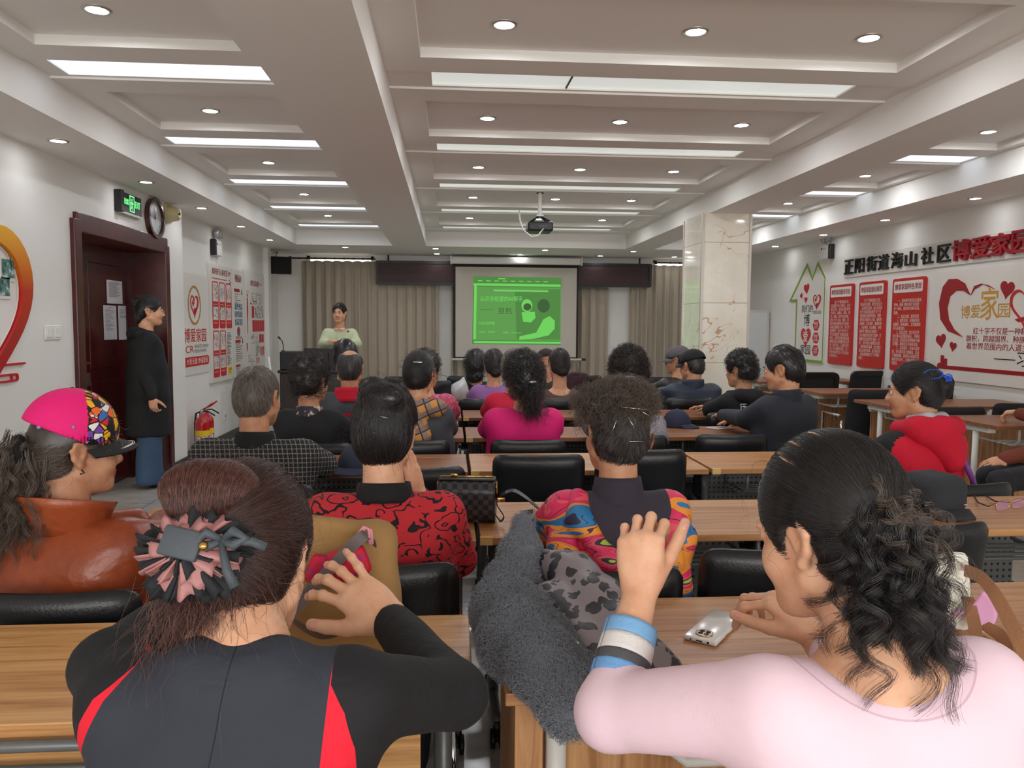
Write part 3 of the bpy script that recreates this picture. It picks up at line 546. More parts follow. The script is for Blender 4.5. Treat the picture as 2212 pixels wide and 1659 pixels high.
flat(t, 'heart_brush', [pxpoly([(2097, 638), (2085, 612), (2068, 602), (2050, 603), (2037, 620), (2029, 655), (2032, 690), (2048, 715), (2080, 728), (2062, 712), (2050, 690), (2047, 665), (2053, 640), (2066, 628), (2082, 628)]), pxpoly([(2097, 638), (2106, 625), (2124, 614), (2150, 625), (2136, 616), (2120, 612.5), (2105, 618)])], M_dred, X, D, D + 0.004)
[flat(t, 'heart', [h_], M_dred, X, D, D + 0.004) for h_ in (heart(*uv(2176, 624), 0.17, -0.15), heart(*uv(2033, 735), 0.15, 0.2), heart(*uv(2059, 748), 0.1, -0.15))]
for ch, px, py, w_, h_ in (('博', 2075, 688, 0.13, 0.12), ('爱', 2096, 687, 0.13, 0.12), ('家', 2117, 691, 0.23, 0.28), ('园', 2155, 686, 0.15, 0.12)): u, v = uv(px, py); text(ch, sh(X, u, v, D), M_gold, w_, h_, t, 0.01)
for k, ln in enumerate(('红十字不仅是一种精神，更是一面', '旗帜，跨越国界、种族、信仰，引领', '着世界范围内的人道主义活动。')): u, v = uv(2102 if k == 0 else 2087, 722 + 16 * k); text(ln, sh(X, u, v, D), M_dred, (1.12, 1.2, 1.05)[k], 0.062, t, 0.006)
u, v = uv(2147, 776); flat(t, 'dash', [rect(u, v, u + 0.26, v + 0.008)], M_ink, X, D); text('习近平', sh(X, u + 0.28, v - 0.05, D), M_ink, 0.36, 0.13, t, 0.004)
flat(t, 'red_rule', [rect(0.11, 0.105, 2.5, 0.14)] + [rect(0.12, 0.14, 0.16, 0.16), rect(0.16, 0.14, 0.21, 0.235), rect(0.215, 0.14, 0.26, 0.205)], M_dred, X, D, D + 0.003)
u, v = uv(2205, 660); ring(t, 'emblem', heart(u + 0.05, v, 0.36), heart(u + 0.05, v, 0.3), M_red, X, D, D + 0.003); flat(t, 'ribbon', [pxpoly([(2192, 690), (2212, 684), (2212, 694), (2200, 696)])], M_dred, X, D)

# --- speakers on brackets
def speaker(px, py, Y, w_, h_, rz, label, wallx):
    p = at(px, py, Y); t = thing('wall_speaker', label, 'speaker', p, 0, 'black speakers on wall brackets'); Mx = Matrix.Translation(p) @ Matrix.Rotation(rz, 4, 'Z') @ Matrix.Rotation(0.1, 4, 'X')
    MB().rbox((-w_ / 2, -0.11, -h_ / 2), (w_ / 2, 0.11, h_ / 2), 0.012, 2, Mx).build('cabinet', M_black, t, world=True)
    MB().rbox((-w_ / 2 + 0.012, -0.122, -h_ / 2 + 0.012), (w_ / 2 - 0.012, -0.108, h_ / 2 - 0.012), 0.006, 2, Mx).build('grille', mat('speaker_grille', (12, 12, 13), 0.8, bump=(400, 0.4)), t, world=True)
    s = 1 if wallx > p[0] else -1; MB().tube([p + np.array([0, 0.05, 0.06]), np.array([wallx, p[1] + 0.05, p[2] + 0.07])], 0.016, 8).rbox((min(wallx, wallx - s * 0.02), p[1] - 0.0, p[2] + 0.0), (max(wallx, wallx - s * 0.02), p[1] + 0.1, p[2] + 0.16), 0.004).build('bracket', M_black, t, world=True)
    MB().tube([p + np.array([0, 0.11, 0]), p + np.array([s * 0.1, 0.15, -0.08]), p + np.array([s * 0.14, 0.15, 0.1]), p + np.array([s * 0.08, 0.2, 0.22]), np.array([wallx - s * 0.01, p[1] + 0.3, p[2] + 0.2])], 0.005, 6).build('cord', M_black, t, True, True); return t
speaker(606, 573, 12.3, 0.3, 0.26, 0.35, 'black wall speaker beside the presenter curtain', PW - 0.03); speaker(1629, 580, 12.4, 0.24, 0.25, -0.5, 'black wall speaker half hidden behind the stone pillar', WR)

# --- curtains and rods
def _curtain(t, c): t.b.inputs['Subsurface Weight'].default_value = 0.0; t.bump(t.noise(t.coord((60, 60, 4)), 6, 3), 0.1)
M_curt = mat('beige_curtain', (178, 166, 148), 0.85, fn=_curtain, sheen=0.2)
def curtain(x0, x1, y, zt, zb, label, seed, gather=1.0, tie=None):
    r = random.Random(seed); n = int((x1 - x0) * 150); nf = (x1 - x0) * 6.2; ph = [r.uniform(0, 6.28) for _ in range(4)]
    def fn(u, v):
        z = zt + (zb - zt) * v; x = x0 + (x1 - x0) * u
        if tie: x = x + tie * v * v * (1 - u) * 0.9
        a = 0.022 + 0.03 * min(1, v * 4); yy = y + a * (math.sin(6.283 * nf * u + ph[0] + 0.5 * math.sin(9 * u + ph[1])) + 0.35 * math.sin(6.283 * nf * 2.1 * u + ph[2])) * (0.7 + 0.3 * math.sin(5 * u + ph[3]))
        zz = z + (0.012 * abs(math.sin(3.14159 * nf * u)) if v == 0 else 0); return (x, yy, zz)
    t = thing('curtain', label, 'curtain', ((x0 + x1) / 2, y, zb)); o = MB().grid(fn, n, 14).build('fabric', M_curt, t, True, True); solid(o, 0.004); return t
curtain(-2.38, -0.19, 12.9, 2.445, 0.06, 'long beige curtain behind the presenter in the green sweater', 1)
curtain(2.98, 4.4, 12.9, 2.44, 0.06, 'beige curtain drawn aside next to the stone pillar', 2, tie=0.0); curtain(2.02, 2.62, 12.9, 2.06, 0.06, 'narrow grey-beige curtain hanging beside the screen edge', 5); curtain(0.02, 0.5, 12.9, 2.06, 0.06, 'narrow beige curtain showing under the screen bottom corner', 6)
M_rod = mat('dark_rod', (38, 30, 26), 0.35, metal=0.4)
for x0, x1, lab in ((-2.55, -1.2, 'dark curtain rod with round finial above the presenter curtain'), (3.4, 4.6, 'dark curtain rod above the curtain by the pillar')):
    t = thing('curtain_rod', lab, 'curtain rod', (x0, 12.86, 2.475)); MB().tube([(x0, 12.86, 2.49), (x1, 12.86, 2.49)], 0.012, 10).build('rod', M_rod, t, True, True)
    MB().lathe([(0.0, -0.03), (0.02, -0.025), (0.03, 0.0), (0.02, 0.025), (0.0, 0.03)], 14, Matrix.Translation((x0, 12.86, 2.49)), cap=False).build('finial', M_rod, t, True, True)
    for x in (x0 + 0.12, x1 - 0.1): MB().tube([(x, 12.86, 2.49), (x, 13.0, 2.49)], 0.008, 6).build('bracket', M_rod, t, True, True)
    for j in range(7): MB().tube([(x0 + 0.25 + j * 0.15 + 0.016 * math.cos(a), 12.86, 2.49 + 0.016 * math.sin(a)) for a in np.linspace(0, 6.0, 9)][:9], 0.003, 5).build('ring', M_rod, t, True, True)
# --- dark display panel
t = thing('display_panel', 'long dark red LED message panel across the screen wall', 'display', (1.09, 12.78, 2.05)); x0, x1, z0, z1 = -1.19, 3.31, 2.075, 2.462
mb = MB(); band(mb, rrect(x0, z0, x1, z1, 0.03), rrect(x0 + 0.045, z0 + 0.045, x1 - 0.045, z1 - 0.045, 0.012), -0.03, 0.02, BF(0, 0, 12.78)); mb.build('frame', M_black, t, world=True)
MB().box((x0 + 0.03, 12.775, z0 + 0.03), (x1 - 0.03, 12.80, z1 - 0.03)).build('matrix', mat('led_maroon', (52, 24, 24), 0.5, bump=(120, 0.15), fn=lambda t, c: t.col(t.mix(t.math('LESS_THAN', t.math('ABSOLUTE', t.math('SUBTRACT', t.sep(t.coord())[2], 0.21)), 0.004), lin((54, 24, 25)), lin((30, 13, 14))))), t, world=True)
for x in (x0 + 0.2, x1 - 0.2): MB().tube([(x, 12.79, z1 - 0.02), (x, 12.80, HS - 0.01)], 0.015, 6).build('bracket', M_black, t, world=True)
# --- projection screen
SY = 12.62; p, q = at(984, 576, SY), at(1244, 772, SY); x0, x1, zt, zb = p[0], q[0], p[2], q[2]
M_scr = mat('screen_fabric', (196, 188, 176), 0.7); t = thing('projection_screen', 'pull-down projection screen with black borders on the far wall', 'screen', ((x0 + x1) / 2, SY, zb))
MB().rbox((x0 - 0.07, SY - 0.05, zt + 0.045), (x1 + 0.06, SY + 0.06, zt + 0.155), 0.02, 3).build('casing', M_white, t, world=True)
for x in (x0 - 0.08, x1 + 0.06): MB().rbox((x, SY - 0.055, zt + 0.035), (x + 0.02, SY + 0.065, zt + 0.17), 0.006).build('end_cap', M_white, t, world=True)
MB().box((x0, SY + 0.004, zb), (x1, SY + 0.008, zt)).build('fabric', M_scr, t, world=True); mb = MB(); band(mb, rect(x0 - 0.03, zb - 0.025, x1 + 0.03, zt + 0.05), rect(x0, zb, x1, zt), -0.006, -0.002, BF(0, 0, SY)); mb.build('black_border', mat('screen_border', (14, 13, 14), 0.7), t, world=True)
MB().tube([(x0 - 0.06, SY, zb - 0.035), (x1 + 0.09, SY, zb - 0.035)], 0.018, 10).build('weight_bar', M_white, t, True, True); MB().rbox((x1 + 0.09, SY - 0.02, zb - 0.055), (x1 + 0.16, SY + 0.02, zb - 0.015), 0.008).build('bar_cap', M_black, t, world=True)
MB().tube([(x1 + 0.03, SY + 0.03, zb), (x1 + 0.06, SY + 0.05, 0.7)], 0.004, 5).build('pull_cord', M_white, t, True, True)
# the projected slide on it
def slideM(px, py): p = at(px, py, SY - 0.001); return p
a, b, c_, d_ = slideM(1023, 597), slideM(1213, 600), slideM(1211, 745), slideM(1020, 743)
def P4(u, v, off=0.004): q = (a * (1 - u) + b * u) * (1 - v) + (d_ * (1 - u) + c_ * u) * v; return (q[0], SY + 0.0035 - off, q[2])
def quad(mb, u0, v0, u1, v1, off): mb.add([P4(u0, v1, off), P4(u1, v1, off), P4(u1, v0, off), P4(u0, v0, off)], [(0, 1, 2, 3)])
def glow(n, c, e=1.0):
    m = mat(n, c, 0.9, emit=e, spec=0.0); m.node_tree.nodes['Principled BSDF'].inputs['Base Color'].default_value = (*[v * 0.05 for v in lin(c)], 1); return m
G0_, G1, G2, G3 = glow('slide_green', (112, 178, 94), 0.42), glow('slide_bright', (122, 226, 104), 0.48), glow('slide_dim', (96, 156, 82), 0.42), glow('slide_dark', (84, 122, 78), 0.35)
def quads(name, L, off, m): mb = MB(); [quad(mb, *q, off) for q in L]; return mb.build(name, m, t, world=True)
quads('projected_slide', [(0, 0, 1, 1)], 0.001, G2); quads('slide_page', [(0.03, 0.15, 1, 0.94)], 0.0015, G0_); quads('slide_bar', [(0.0, 0.10, 0.99, 0.135), (0.01, 0.12, 0.04, 0.93), (0.23, 0.19, 0.85, 0.215), (0.02, 0.955, 1, 0.985)], 0.002, G1)
quads('slide_menu', [(0.05 + 0.093 * k, 0.055, 0.1 + 0.093 * k, 0.07) for k in range(9)] + [(0.28, 0.02, 0.36, 0.035)], 0.002, G1)
def stext(body, u, v, u1, v1, m): p, q = P4(u, v1, 0.003), P4(u1, v, 0.003); text(body, frame(p, (1, 0, 0.005), (0, 0, 1)), m, q[0] - p[0], q[2] - p[2], t, 0.012, 0, 'slide_lettering')
stext('认识手机里的AI帮手', 0.08, 0.285, 0.56, 0.365, G1); quads('slide_dash', [(0.08, 0.485, 0.235, 0.492)], 0.002, G3); stext('豆包', 0.285, 0.455, 0.44, 0.545, G3); stext('AI企业科普', 0.07, 0.665, 0.25, 0.71, G1); stext('分享人：张老师', 0.075, 0.805, 0.25, 0.835, G1); stext('日期：2025.4.23', 0.345, 0.81, 0.55, 0.84, G1)
def blob(name, pts, off, m): mb = MB(); mb.add([P4(u, v, off) for u, v in pts][::-1], [tuple(range(len(pts)))]); return mb.build(name, m, t, world=True)
blob('slide_photo', [(0.47, 0.2), (0.99, 0.17), (0.99, 0.92), (0.5, 0.92)], 0.0017, G2)
blob('slide_head', circ(0.61, 0.42, 0.062, 0.095), 0.0022, G1); blob('slide_face', circ(0.615, 0.44, 0.045, 0.055), 0.0026, G3); blob('slide_body', [(0.55, 0.52), (0.7, 0.51), (0.71, 0.6), (0.66, 0.67), (0.57, 0.66)], 0.0022, G1)
blob('slide_figure', [(0.80, 0.62), (0.87, 0.57), (0.93, 0.64), (0.93, 0.76), (0.86, 0.86), (0.70, 0.91), (0.53, 0.93), (0.53, 0.88), (0.72, 0.82)], 0.0022, G1); blob('slide_hair', circ(0.80, 0.42, 0.07, 0.1), 0.002, G3)
# --- projector on its ceiling mount
PYY = 7.95; p = at(1166, 492, PYY); t = thing('projector', 'black projector hanging from the middle bay ceiling by a white mount', 'projector', p)
MB().rbox((p[0] - 0.13, PYY - 0.11, p[2] - 0.045), (p[0] + 0.125, PYY + 0.16, p[2] + 0.05), 0.02, 3).build('case', M_black, t, world=True); X = frame((p[0], PYY - 0.1105, p[2]), (1, 0, 0), (0, 0, 1))
flat(t, 'port', [rect(-0.01 + k * 0.025, 0.0, 0.002 + k * 0.025, 0.008) for k in range(3)], M_grey, X, 0); text('BenQ', sh(X, -0.1, -0.012, 0.001), M_grey, 0.035, 0.01, t)
MB().rbox((p[0] - 0.035, PYY - 0.03, p[2] + 0.11), (p[0] + 0.035, PYY + 0.04, p[2] + 0.13), 0.004).tube([(p[0], PYY, p[2] + 0.12), (p[0], PYY, ZC + TT)], 0.02, 10).rbox((p[0] - 0.04, PYY - 0.05, ZC + TT - 0.012), (p[0] + 0.04, PYY + 0.04, ZC + TT - 0.002), 0.004).build('mount', M_white, t, world=True)
mb = MB()
for sx in (-0.1, 0.1):
    for sy in (-0.05, 0.1): mb.tube([(p[0], PYY + 0.01, p[2] + 0.12), (p[0] + sx, PYY + sy, p[2] + 0.055), (p[0] + sx, PYY + sy, p[2] + 0.045)], 0.008, 6)
mb.build('spider_arm', M_black, t, world=True)
MB().tube([at(1122, 456, PYY) , at(1123, 475, PYY - 0.1), at(1131, 497, PYY - 0.15), at(1148, 511, PYY - 0.18), at(1162, 509, PYY - 0.17), at(1169, 500, PYY - 0.14), at(1174, 494, PYY - 0.11)], 0.007, 8).build('cord', M_white, t, True, True)
# --- whiteboard on a stand behind the pillar
p, q = at(1590, 672, 11.4), at(1654, 815, 11.4); t = thing('whiteboard', 'grey-white whiteboard on an aluminium stand behind the stone pillar', 'whiteboard', ((p[0] + q[0]) / 2, 11.4, 0)); x0, x1, zt, zb = p[0] - 0.4, q[0], p[2], q[2]
MB().box((x0, 11.39, zb), (x1, 11.41, zt)).build('board', mat('whiteboard_face', (196, 198, 198), 0.2), t, world=True); mb = MB(); band(mb, rect(x0 - 0.015, zb - 0.015, x1 + 0.015, zt + 0.015), rect(x0 + 0.012, zb + 0.012, x1 - 0.012, zt - 0.012), -0.015, 0.015, BF(0, 0, 11.4)); mb.build('frame', M_alu, t, world=True)
for x in (x0 + 0.05, x1 + 0.03): MB().tube([(x, 11.42, 0.06), (x, 11.42, zt - 0.02)], 0.014, 8).tube([(x, 11.15, 0.03), (x, 11.69, 0.03)], 0.014, 8).build('leg', M_alu, t, True, True)
MB().tube([(x1 + 0.03, 11.38, 1.05), (x1 + 0.03, 11.44, 1.05)], 0.02, 10).build('pivot_knob', M_black, t, True, True)
# ================================================================= tables and chairs
def wood(name, c1, c2, c3, rough=0.35):
    def fn(t, c):
        v = t.coord((0.9, 16, 16)); n1 = t.noise(v, 2.2, 6, 0.62, 0.6); n2 = t.noise(t.coord((2.5, 110, 110)), 1.6, 3, 0.5)
        f = t.math('ADD', t.math('MULTIPLY', n1, 0.72), t.math('MULTIPLY', n2, 0.28)); t.col(t.ramp(f, [(0.36, lin(c3)), (0.5, lin(c2)), (0.62, lin(c1))])); t.bump(n2, 0.05, 0.002)
    return mat(name, c2, rough, fn=fn)
M_w_light = wood('oak_light', (226, 178, 118), (208, 156, 98), (176, 122, 72)); M_w_mid = wood('oak_mid', (200, 148, 96), (182, 128, 80), (148, 98, 60)); M_w_dark = wood('walnut_mid', (160, 104, 66), (140, 88, 54), (110, 66, 40))
M_w_panel = mat('oak_panel', (182, 130, 84), 0.45, fn=lambda t, c: t.col(t.ramp(t.noise(t.coord((14, 14, 0.8)), 2.2, 6, 0.62, 0.6), [(0.38, lin((156, 106, 66))), (0.52, lin((190, 138, 92))), (0.64, lin((206, 158, 108)))])))
M_gmet = mat('grey_painted_steel', (112, 114, 114), 0.4, metal=0.3); M_wmet = mat('white_painted_steel', (222, 220, 214), 0.35); M_chrome = mat('chrome', (210, 210, 212), 0.08, metal=1.0)
M_perf = mat('perforated_steel', (98, 100, 99), 0.45, metal=0.2, fn=lambda t, c: perf(t, c)) if False else None
def _perf(t, c):
    x = t.sep(t.coord((38, 38, 38))); fx = t.math('SUBTRACT', t.math('FRACT', x[0]), 0.5); fz = t.math('SUBTRACT', t.math('FRACT', x[2]), 0.5)
    d = t.math('ADD', t.math('MULTIPLY', fx, fx), t.math('MULTIPLY', fz, fz)); t.col(t.mix(t.math('LESS_THAN', d, 0.05), lin((104, 106, 104)), lin((22, 22, 22))))
M_perf = mat('perforated_steel', (98, 100, 99), 0.45, metal=0.2, fn=_perf)
M_tape = mat('pale_edge_tape', (222, 186, 110), 0.5)
TABLE_GROUP = 'training tables in rows'
def table(x0, x1, yf, d, label, m, style='caster', z=0.75, tape=True, yr=None):
    t = thing('training_table', label, 'table', ((x0 + x1) / 2, yf + d / 2, 0)); w = x1 - x0; hw, hd = w / 2, d / 2
    MB().rbox((-hw, -hd, z - 0.026), (hw, hd, z), 0.003, 2).build('tabletop', m, t)
    if tape: MB().box((-hw - 0.0012, -hd - 0.0012, z - 0.0262), (-hw + 0.04, -hd + 0.01, z + 0.0008)).build('edge_tape', M_tape, t)
    if style == 'panel':
        for s in (-1, 1):
            a, b = sorted((s * (hw - 0.012), s * (hw - 0.05))); MB().rbox((-hw + 0.012, -hd + 0.05, 0.02), (-hw + 0.03, hd - 0.03, z - 0.026), 0.002) if False else None
            xa, xb = (-hw + 0.02, -hw + 0.075) if s < 0 else (hw - 0.075, hw - 0.02)
            MB().rbox((xa, -hd + 0.02, 0.0), (xb, hd - 0.06, z - 0.026), 0.002).build('end_panel', M_w_panel, t)
            px_ = -hw + 0.105 if s < 0 else hw - 0.105
            MB().tube([(px_, -hd + 0.05, 0.01), (px_, -hd + 0.05, z - 0.026)], 0.021, 14).rbox((px_ - 0.035, -hd + 0.0, 0), (px_ + 0.035, hd - 0.04, 0.02), 0.004).build('leg', M_wmet, t, True)
            MB().rbox((px_ + 0.018 * -s, -hd + 0.066, z - 0.085), (px_ + 0.055 * -s, -hd + 0.07, z - 0.055), 0.001).build('fixing_plate', M_steel, t)
        MB().box((-hw + 0.07, -hd + 0.07, 0.25), (hw - 0.07, -hd + 0.088, z - 0.026)).build('modesty_panel', M_w_panel, t)
        mb = MB(); mb.tube([(-hw + 0.3, -hd + 0.04, z - 0.03), (-hw + 0.3, -hd + 0.04, z - 0.12), (-hw + 0.36, -hd + 0.02, z - 0.16), (hw - 0.3, -hd + 0.02, z - 0.16)], 0.011, 10)
        mb.build('book_rail', M_wmet, t, True)
    else:
        mm = M_gmet if style in ('caster', 'bars') else M_wmet
        for s in (-1, 1):
            xx = s * (hw - 0.06); y0 = 0.03 if style in ('caster', 'bars') else -0.02
            l = MB().tube([(xx, y0, 0.085), (xx, y0, z - 0.06)], 0.02, 12).tube([(xx, -hd + 0.04, 0.10), (xx, -hd + 0.12, 0.085), (xx, hd - 0.1, 0.085), (xx, hd - 0.03, 0.10)], 0.018, 10).rbox((xx - 0.025, y0 - 0.16, z - 0.065), (xx + 0.025, y0 + 0.16, z - 0.026), 0.006).build('leg', mm, t, True)
            for yy in (-hd + 0.05, hd - 0.04):
                if style in ('caster', 'bars'): MB().lathe([(0.008, -0.024), (0.032, -0.022), (0.034, -0.008), (0.012, -0.005), (0.012, 0.005), (0.034, 0.008), (0.032, 0.022), (0.008, 0.024)], 16, Matrix.Translation((xx, yy, 0.034)) @ Matrix.Rotation(math.pi / 2, 4, 'Y')).tube([(xx, yy, 0.05), (xx, yy, 0.1)], 0.015, 8).build('caster', M_black, l, True)
                else: MB().lathe([(0.02, 0), (0.024, 0.012), (0.012, 0.02), (0.012, 0.09)], 12, Matrix.Translation((xx, yy, 0))).build('foot', M_black, l, True)
        mb = MB()
        for k in range(4): mb.tube([(-hw + 0.16, -hd + 0.1 + k * 0.055, z - 0.135), (hw - 0.16, -hd + 0.1 + k * 0.055, z - 0.135)], 0.007, 8)
        for s in (-1, 1): mb.tube([(s * (hw - 0.2), -hd + 0.06, z - 0.027), (s * (hw - 0.2), -hd + 0.06, z - 0.11), (s * (hw - 0.19), -hd + 0.09, z - 0.137), (s * (hw - 0.19), hd - 0.17, z - 0.137), (s * (hw - 0.2), hd - 0.14, z - 0.11), (s * (hw - 0.2), hd - 0.14, z - 0.027)], 0.009, 8)
        if style == 'bars':
            for k in range(3): mb.tube([(-hw + 0.03, -hd - 0.012 + 0.01 * k, z - 0.035 - 0.05 * k), (hw - 0.2, -hd - 0.012 + 0.01 * k, z - 0.035 - 0.05 * k)], 0.0105, 10)
        mb.build('book_rail', mm, t, True)
        if style == 'bars': MB().box((-hw + 0.05, -hd + 0.03, 0.3), (hw - 0.1, -hd + 0.045, z - 0.03)).build('front_panel', M_w_light, t)
        MB().rbox((-hw + 0.12, hd - 0.075, 0.30 if style in ('caster', 'bars') else 0.22), (hw - 0.12, hd - 0.06, z - 0.1), 0.004).build('modesty_panel', M_perf if style in ('caster', 'bars') else M_w_panel, t)
        MB().rbox((-hw + 0.11, hd - 0.085, z - 0.1), (hw - 0.11, hd - 0.05, z - 0.075), 0.004).build('crossbar', mm, t)
    if yr: t.rotation_euler.z = yr
    return t
T1L = table(-1.33, 0.045, 1.38, 0.47, 'light oak table with steel tubes below it, behind the black and red vest', M_w_light, 'bars', tape=False)
table(0.105, 1.20, 1.435, 0.50, 'oak table with wood end panel carrying the white phone and fleece coat', M_w_light if False else M_w_mid, 'panel', tape=False)
table(1.215, 2.4, 1.50, 0.50, 'oak table carrying the white canvas bag beside the pink sweatshirt', M_w_mid, 'caster', tape=False)
LEFTROW = ((2.5, 'second-row'), (3.68, 'third-row'), (4.79, 'fourth-row'), (5.86, 'fifth-row'), (6.95, 'sixth-row'))
for k, (yf, nm) in enumerate(LEFTROW): table(-1.12, 0.085, yf, 0.52, '%s wooden table on the door side of the aisle gap' % nm, (M_w_mid, M_w_dark, M_w_dark, M_w_dark, M_w_dark)[k])
for k, (yf, nm) in enumerate(((2.53, 'second-row'), (3.70, 'third-row'), (4.80, 'fourth-row'), (5.86, 'fifth-row'), (6.95, 'sixth-row'))):
    table(0.10, 1.265, yf, 0.51, '%s wooden table in the middle block, next to the aisle gap' % nm, (M_w_mid, M_w_mid, M_w_dark, M_w_dark, M_w_dark)[k])
    if k < 4: table(1.285, 2.42, yf + 0.005, 0.51, '%s wooden table in the middle block, on the pillar side' % nm, (M_w_mid, M_w_mid, M_w_dark, M_w_dark, M_w_dark)[k])
RZ = 0.83
for k, (yf, lab) in enumerate(((4.66, 'white-legged walnut table where the brown sleeved arm rests'), (5.83, 'white-legged walnut table in front of the blue hair clip woman'), (7.02, 'white-legged walnut table under the red notice boards'), (8.52, 'farthest white-legged walnut table beside the stone pillar'))): table(3.45, 4.73, yf, 0.6, lab, M_w_dark, 'white', RZ, False)

# ---------------------------------------------------------------- chairs
M_lea = mat('black_leather', (24, 25, 28), 0.32, bump=(140, 0.12), spec=0.5); M_meshf = mat('black_mesh_fabric', (26, 26, 28), 0.8, bump=(300, 0.5))
def slab(name, w_, h_, th, m, parent, M, curve=0.03, r=0.06, nx=14, ny=12):
    """padded rounded slab, curved about the vertical; local x across, y thickness, z up"""
    V = []; F = []
    def pt(i, j, side):
        u, v = i / nx * 2 - 1, j / ny * 2 - 1; x, z = u * w_ / 2, v * h_ / 2
        cx_, cz_ = w_ / 2 - r, h_ / 2 - r; ax, az = abs(x) - cx_, abs(z) - cz_
        if ax > 0 and az > 0:
            l = max(ax, az); q = math.hypot(ax, az); f = l / q; x = math.copysign(cx_ + ax * f, x); z = math.copysign(cz_ + az * f, z)
        e = max(abs(u), abs(v)); t_ = th / 2 * (1 - max(0, (e - 0.86) / 0.14) ** 2 * 0.75); y = -curve * (1 - u * u) + side * t_
        return M @ Vector((x, y, z))
    for side in (-1, 1):
        for j in range(ny + 1):
            for i in range(nx + 1): V.append(tuple(pt(i, j, side)))
    n = (nx + 1) * (ny + 1); g = lambda i, j, s: s * n + j * (nx + 1) + i
    for j in range(ny):
        for i in range(nx): F.append((g(i, j, 0), g(i + 1, j, 0), g(i + 1, j + 1, 0), g(i, j + 1, 0))); F.append((g(i, j, 1), g(i, j + 1, 1), g(i + 1, j + 1, 1), g(i + 1, j, 1)))
    rim = [(i, 0) for i in range(nx)] + [(nx, j) for j in range(ny)] + [(i, ny) for i in range(nx, 0, -1)] + [(0, j) for j in range(ny, 0, -1)]
    for k in range(len(rim)): a, b = rim[k], rim[(k + 1) % len(rim)]; F.append((g(*a, 0), g(*a, 1), g(*b, 1), g(*b, 0)))
    return mesh(name, V, F, m, parent, True)
def make_chair(ztop=0.84, w_=0.43):
    t = thing('office_chair', 'black leather chair', 'chair'); hb = 0.40
    Mb = Matrix.Translation((0, -0.215, ztop - hb / 2)) @ Matrix.Rotation(math.radians(8), 4, 'X'); slab('backrest', w_, hb, 0.045, M_lea, t, Mb, 0.03, 0.05)
    Ms = Matrix.Translation((0, 0.02, 0.425)) @ Matrix.Rotation(math.radians(90), 4, 'X'); slab('seat', 0.46, 0.45, 0.06, M_lea, t, Ms, 0.0, 0.07)
    for s in (-1, 1): x = s * (w_ / 2 - 0.035); MB().tube([(x, -0.20, 0.62), (x, -0.19, 0.46), (x * 1.05, -0.15, 0.405), (x * 1.05, 0.15, 0.40), (x * 1.05, 0.215, 0.385), (x * 1.07, 0.235, 0.34), (x * 1.12, 0.20, 0.05), (x * 1.12, 0.17, 0.014), (x * 1.12, -0.22, 0.014)], 0.0125, 10).build('leg', M_chrome, t, True)
    MB().tube([(-w_ / 2 + 0.03, -0.1, 0.39), (w_ / 2 - 0.03, -0.1, 0.39)], 0.011, 8).tube([(-w_ / 2 + 0.03, 0.13, 0.39), (w_ / 2 - 0.03, 0.13, 0.39)], 0.011, 8).build('seat_bar', M_chrome, t, True)
    return t
chair0 = make_chair(); CH_USED = [False]; CHAIRS = []
def chair(px, py, label, rz=0.0, z=0.84):
    p = atZ(px, py, z); CHAIRS.append((p[0], p[1])); o = chair0 if not CH_USED[0] else copy_tree(chair0); CH_USED[0] = True
    o.location = (p[0] - 0.25 * math.sin(rz) * 1, p[1] + 0.25 * math.cos(rz), z - 0.84); o.rotation_euler.z = rz; o['label'] = label; o['group'] = 'black leather chairs'; return o
chair(105, 1272, 'black leather chair under the rust leather jacket', 0.0, 0.80); chair(812, 1212, 'black leather chair behind the red and black cloud sweater')
chair(1310, 1226, 'black leather chair under the multicoloured scarf woman', 0.05, 0.815); chair(1680, 1180, 'empty black leather chair in front of the pink sweatshirt woman', -0.02)
chair(2015, 1128, 'empty black leather chair behind the white canvas bag', 0.12)
chair(560, 1043, 'black leather chair of the man in the checked jacket', -0.05, 0.815); chair(902, 1008, 'empty black chair turned slightly beside the chequered handbag', 0.22); chair(1165, 979, 'empty black chair pushed in between red sweater and scarf woman', 0, 0.862)
chair(1386, 968, 'black leather chair just ahead of the scarf woman', -0.06, 0.88); chair(2098, 1042, 'black leather chair behind the red hooded top', 0.12, 0.79)
chair(675, 955, 'black leather chair of the short-haired woman in black coat', 0, 0.81); chair(888, 949, 'black leather chair of the plaid hood woman', 0, 0.815); chair(1142, 948, 'black leather chair under the magenta sweater', 0, 0.815); chair(1366, 938, 'black leather chair of the grey floral hooded woman', 0, 0.82); chair(1582, 936, 'black leather chair behind the man in navy jacket', -0.05, 0.82)
chair(758, 897, 'black leather chair of the bald man with red collar'); chair(1046, 860, 'black leather chair beside the white plastic bag'); chair(1210, 859, 'black leather chair of the brown knit woman'); chair(1492, 858, 'black leather chair of the navy puffer jacket man'); chair(1590, 890, 'black leather chair of the black hoodie woman')
for k, (px, py, lab) in enumerate(((868, 812, 'black chair ahead of the pink floral top'), (1004, 811, 'black chair ahead of the white plastic bag'), (1264, 810, 'black chair with the maroon jacket near the screen'), (1432, 813, 'black chair of the grey cap man'), (1180, 812, 'black chair of the man in the dark brown cap'), (750, 822, 'black chair of the olive jacket person'))): chair(px, py, lab)
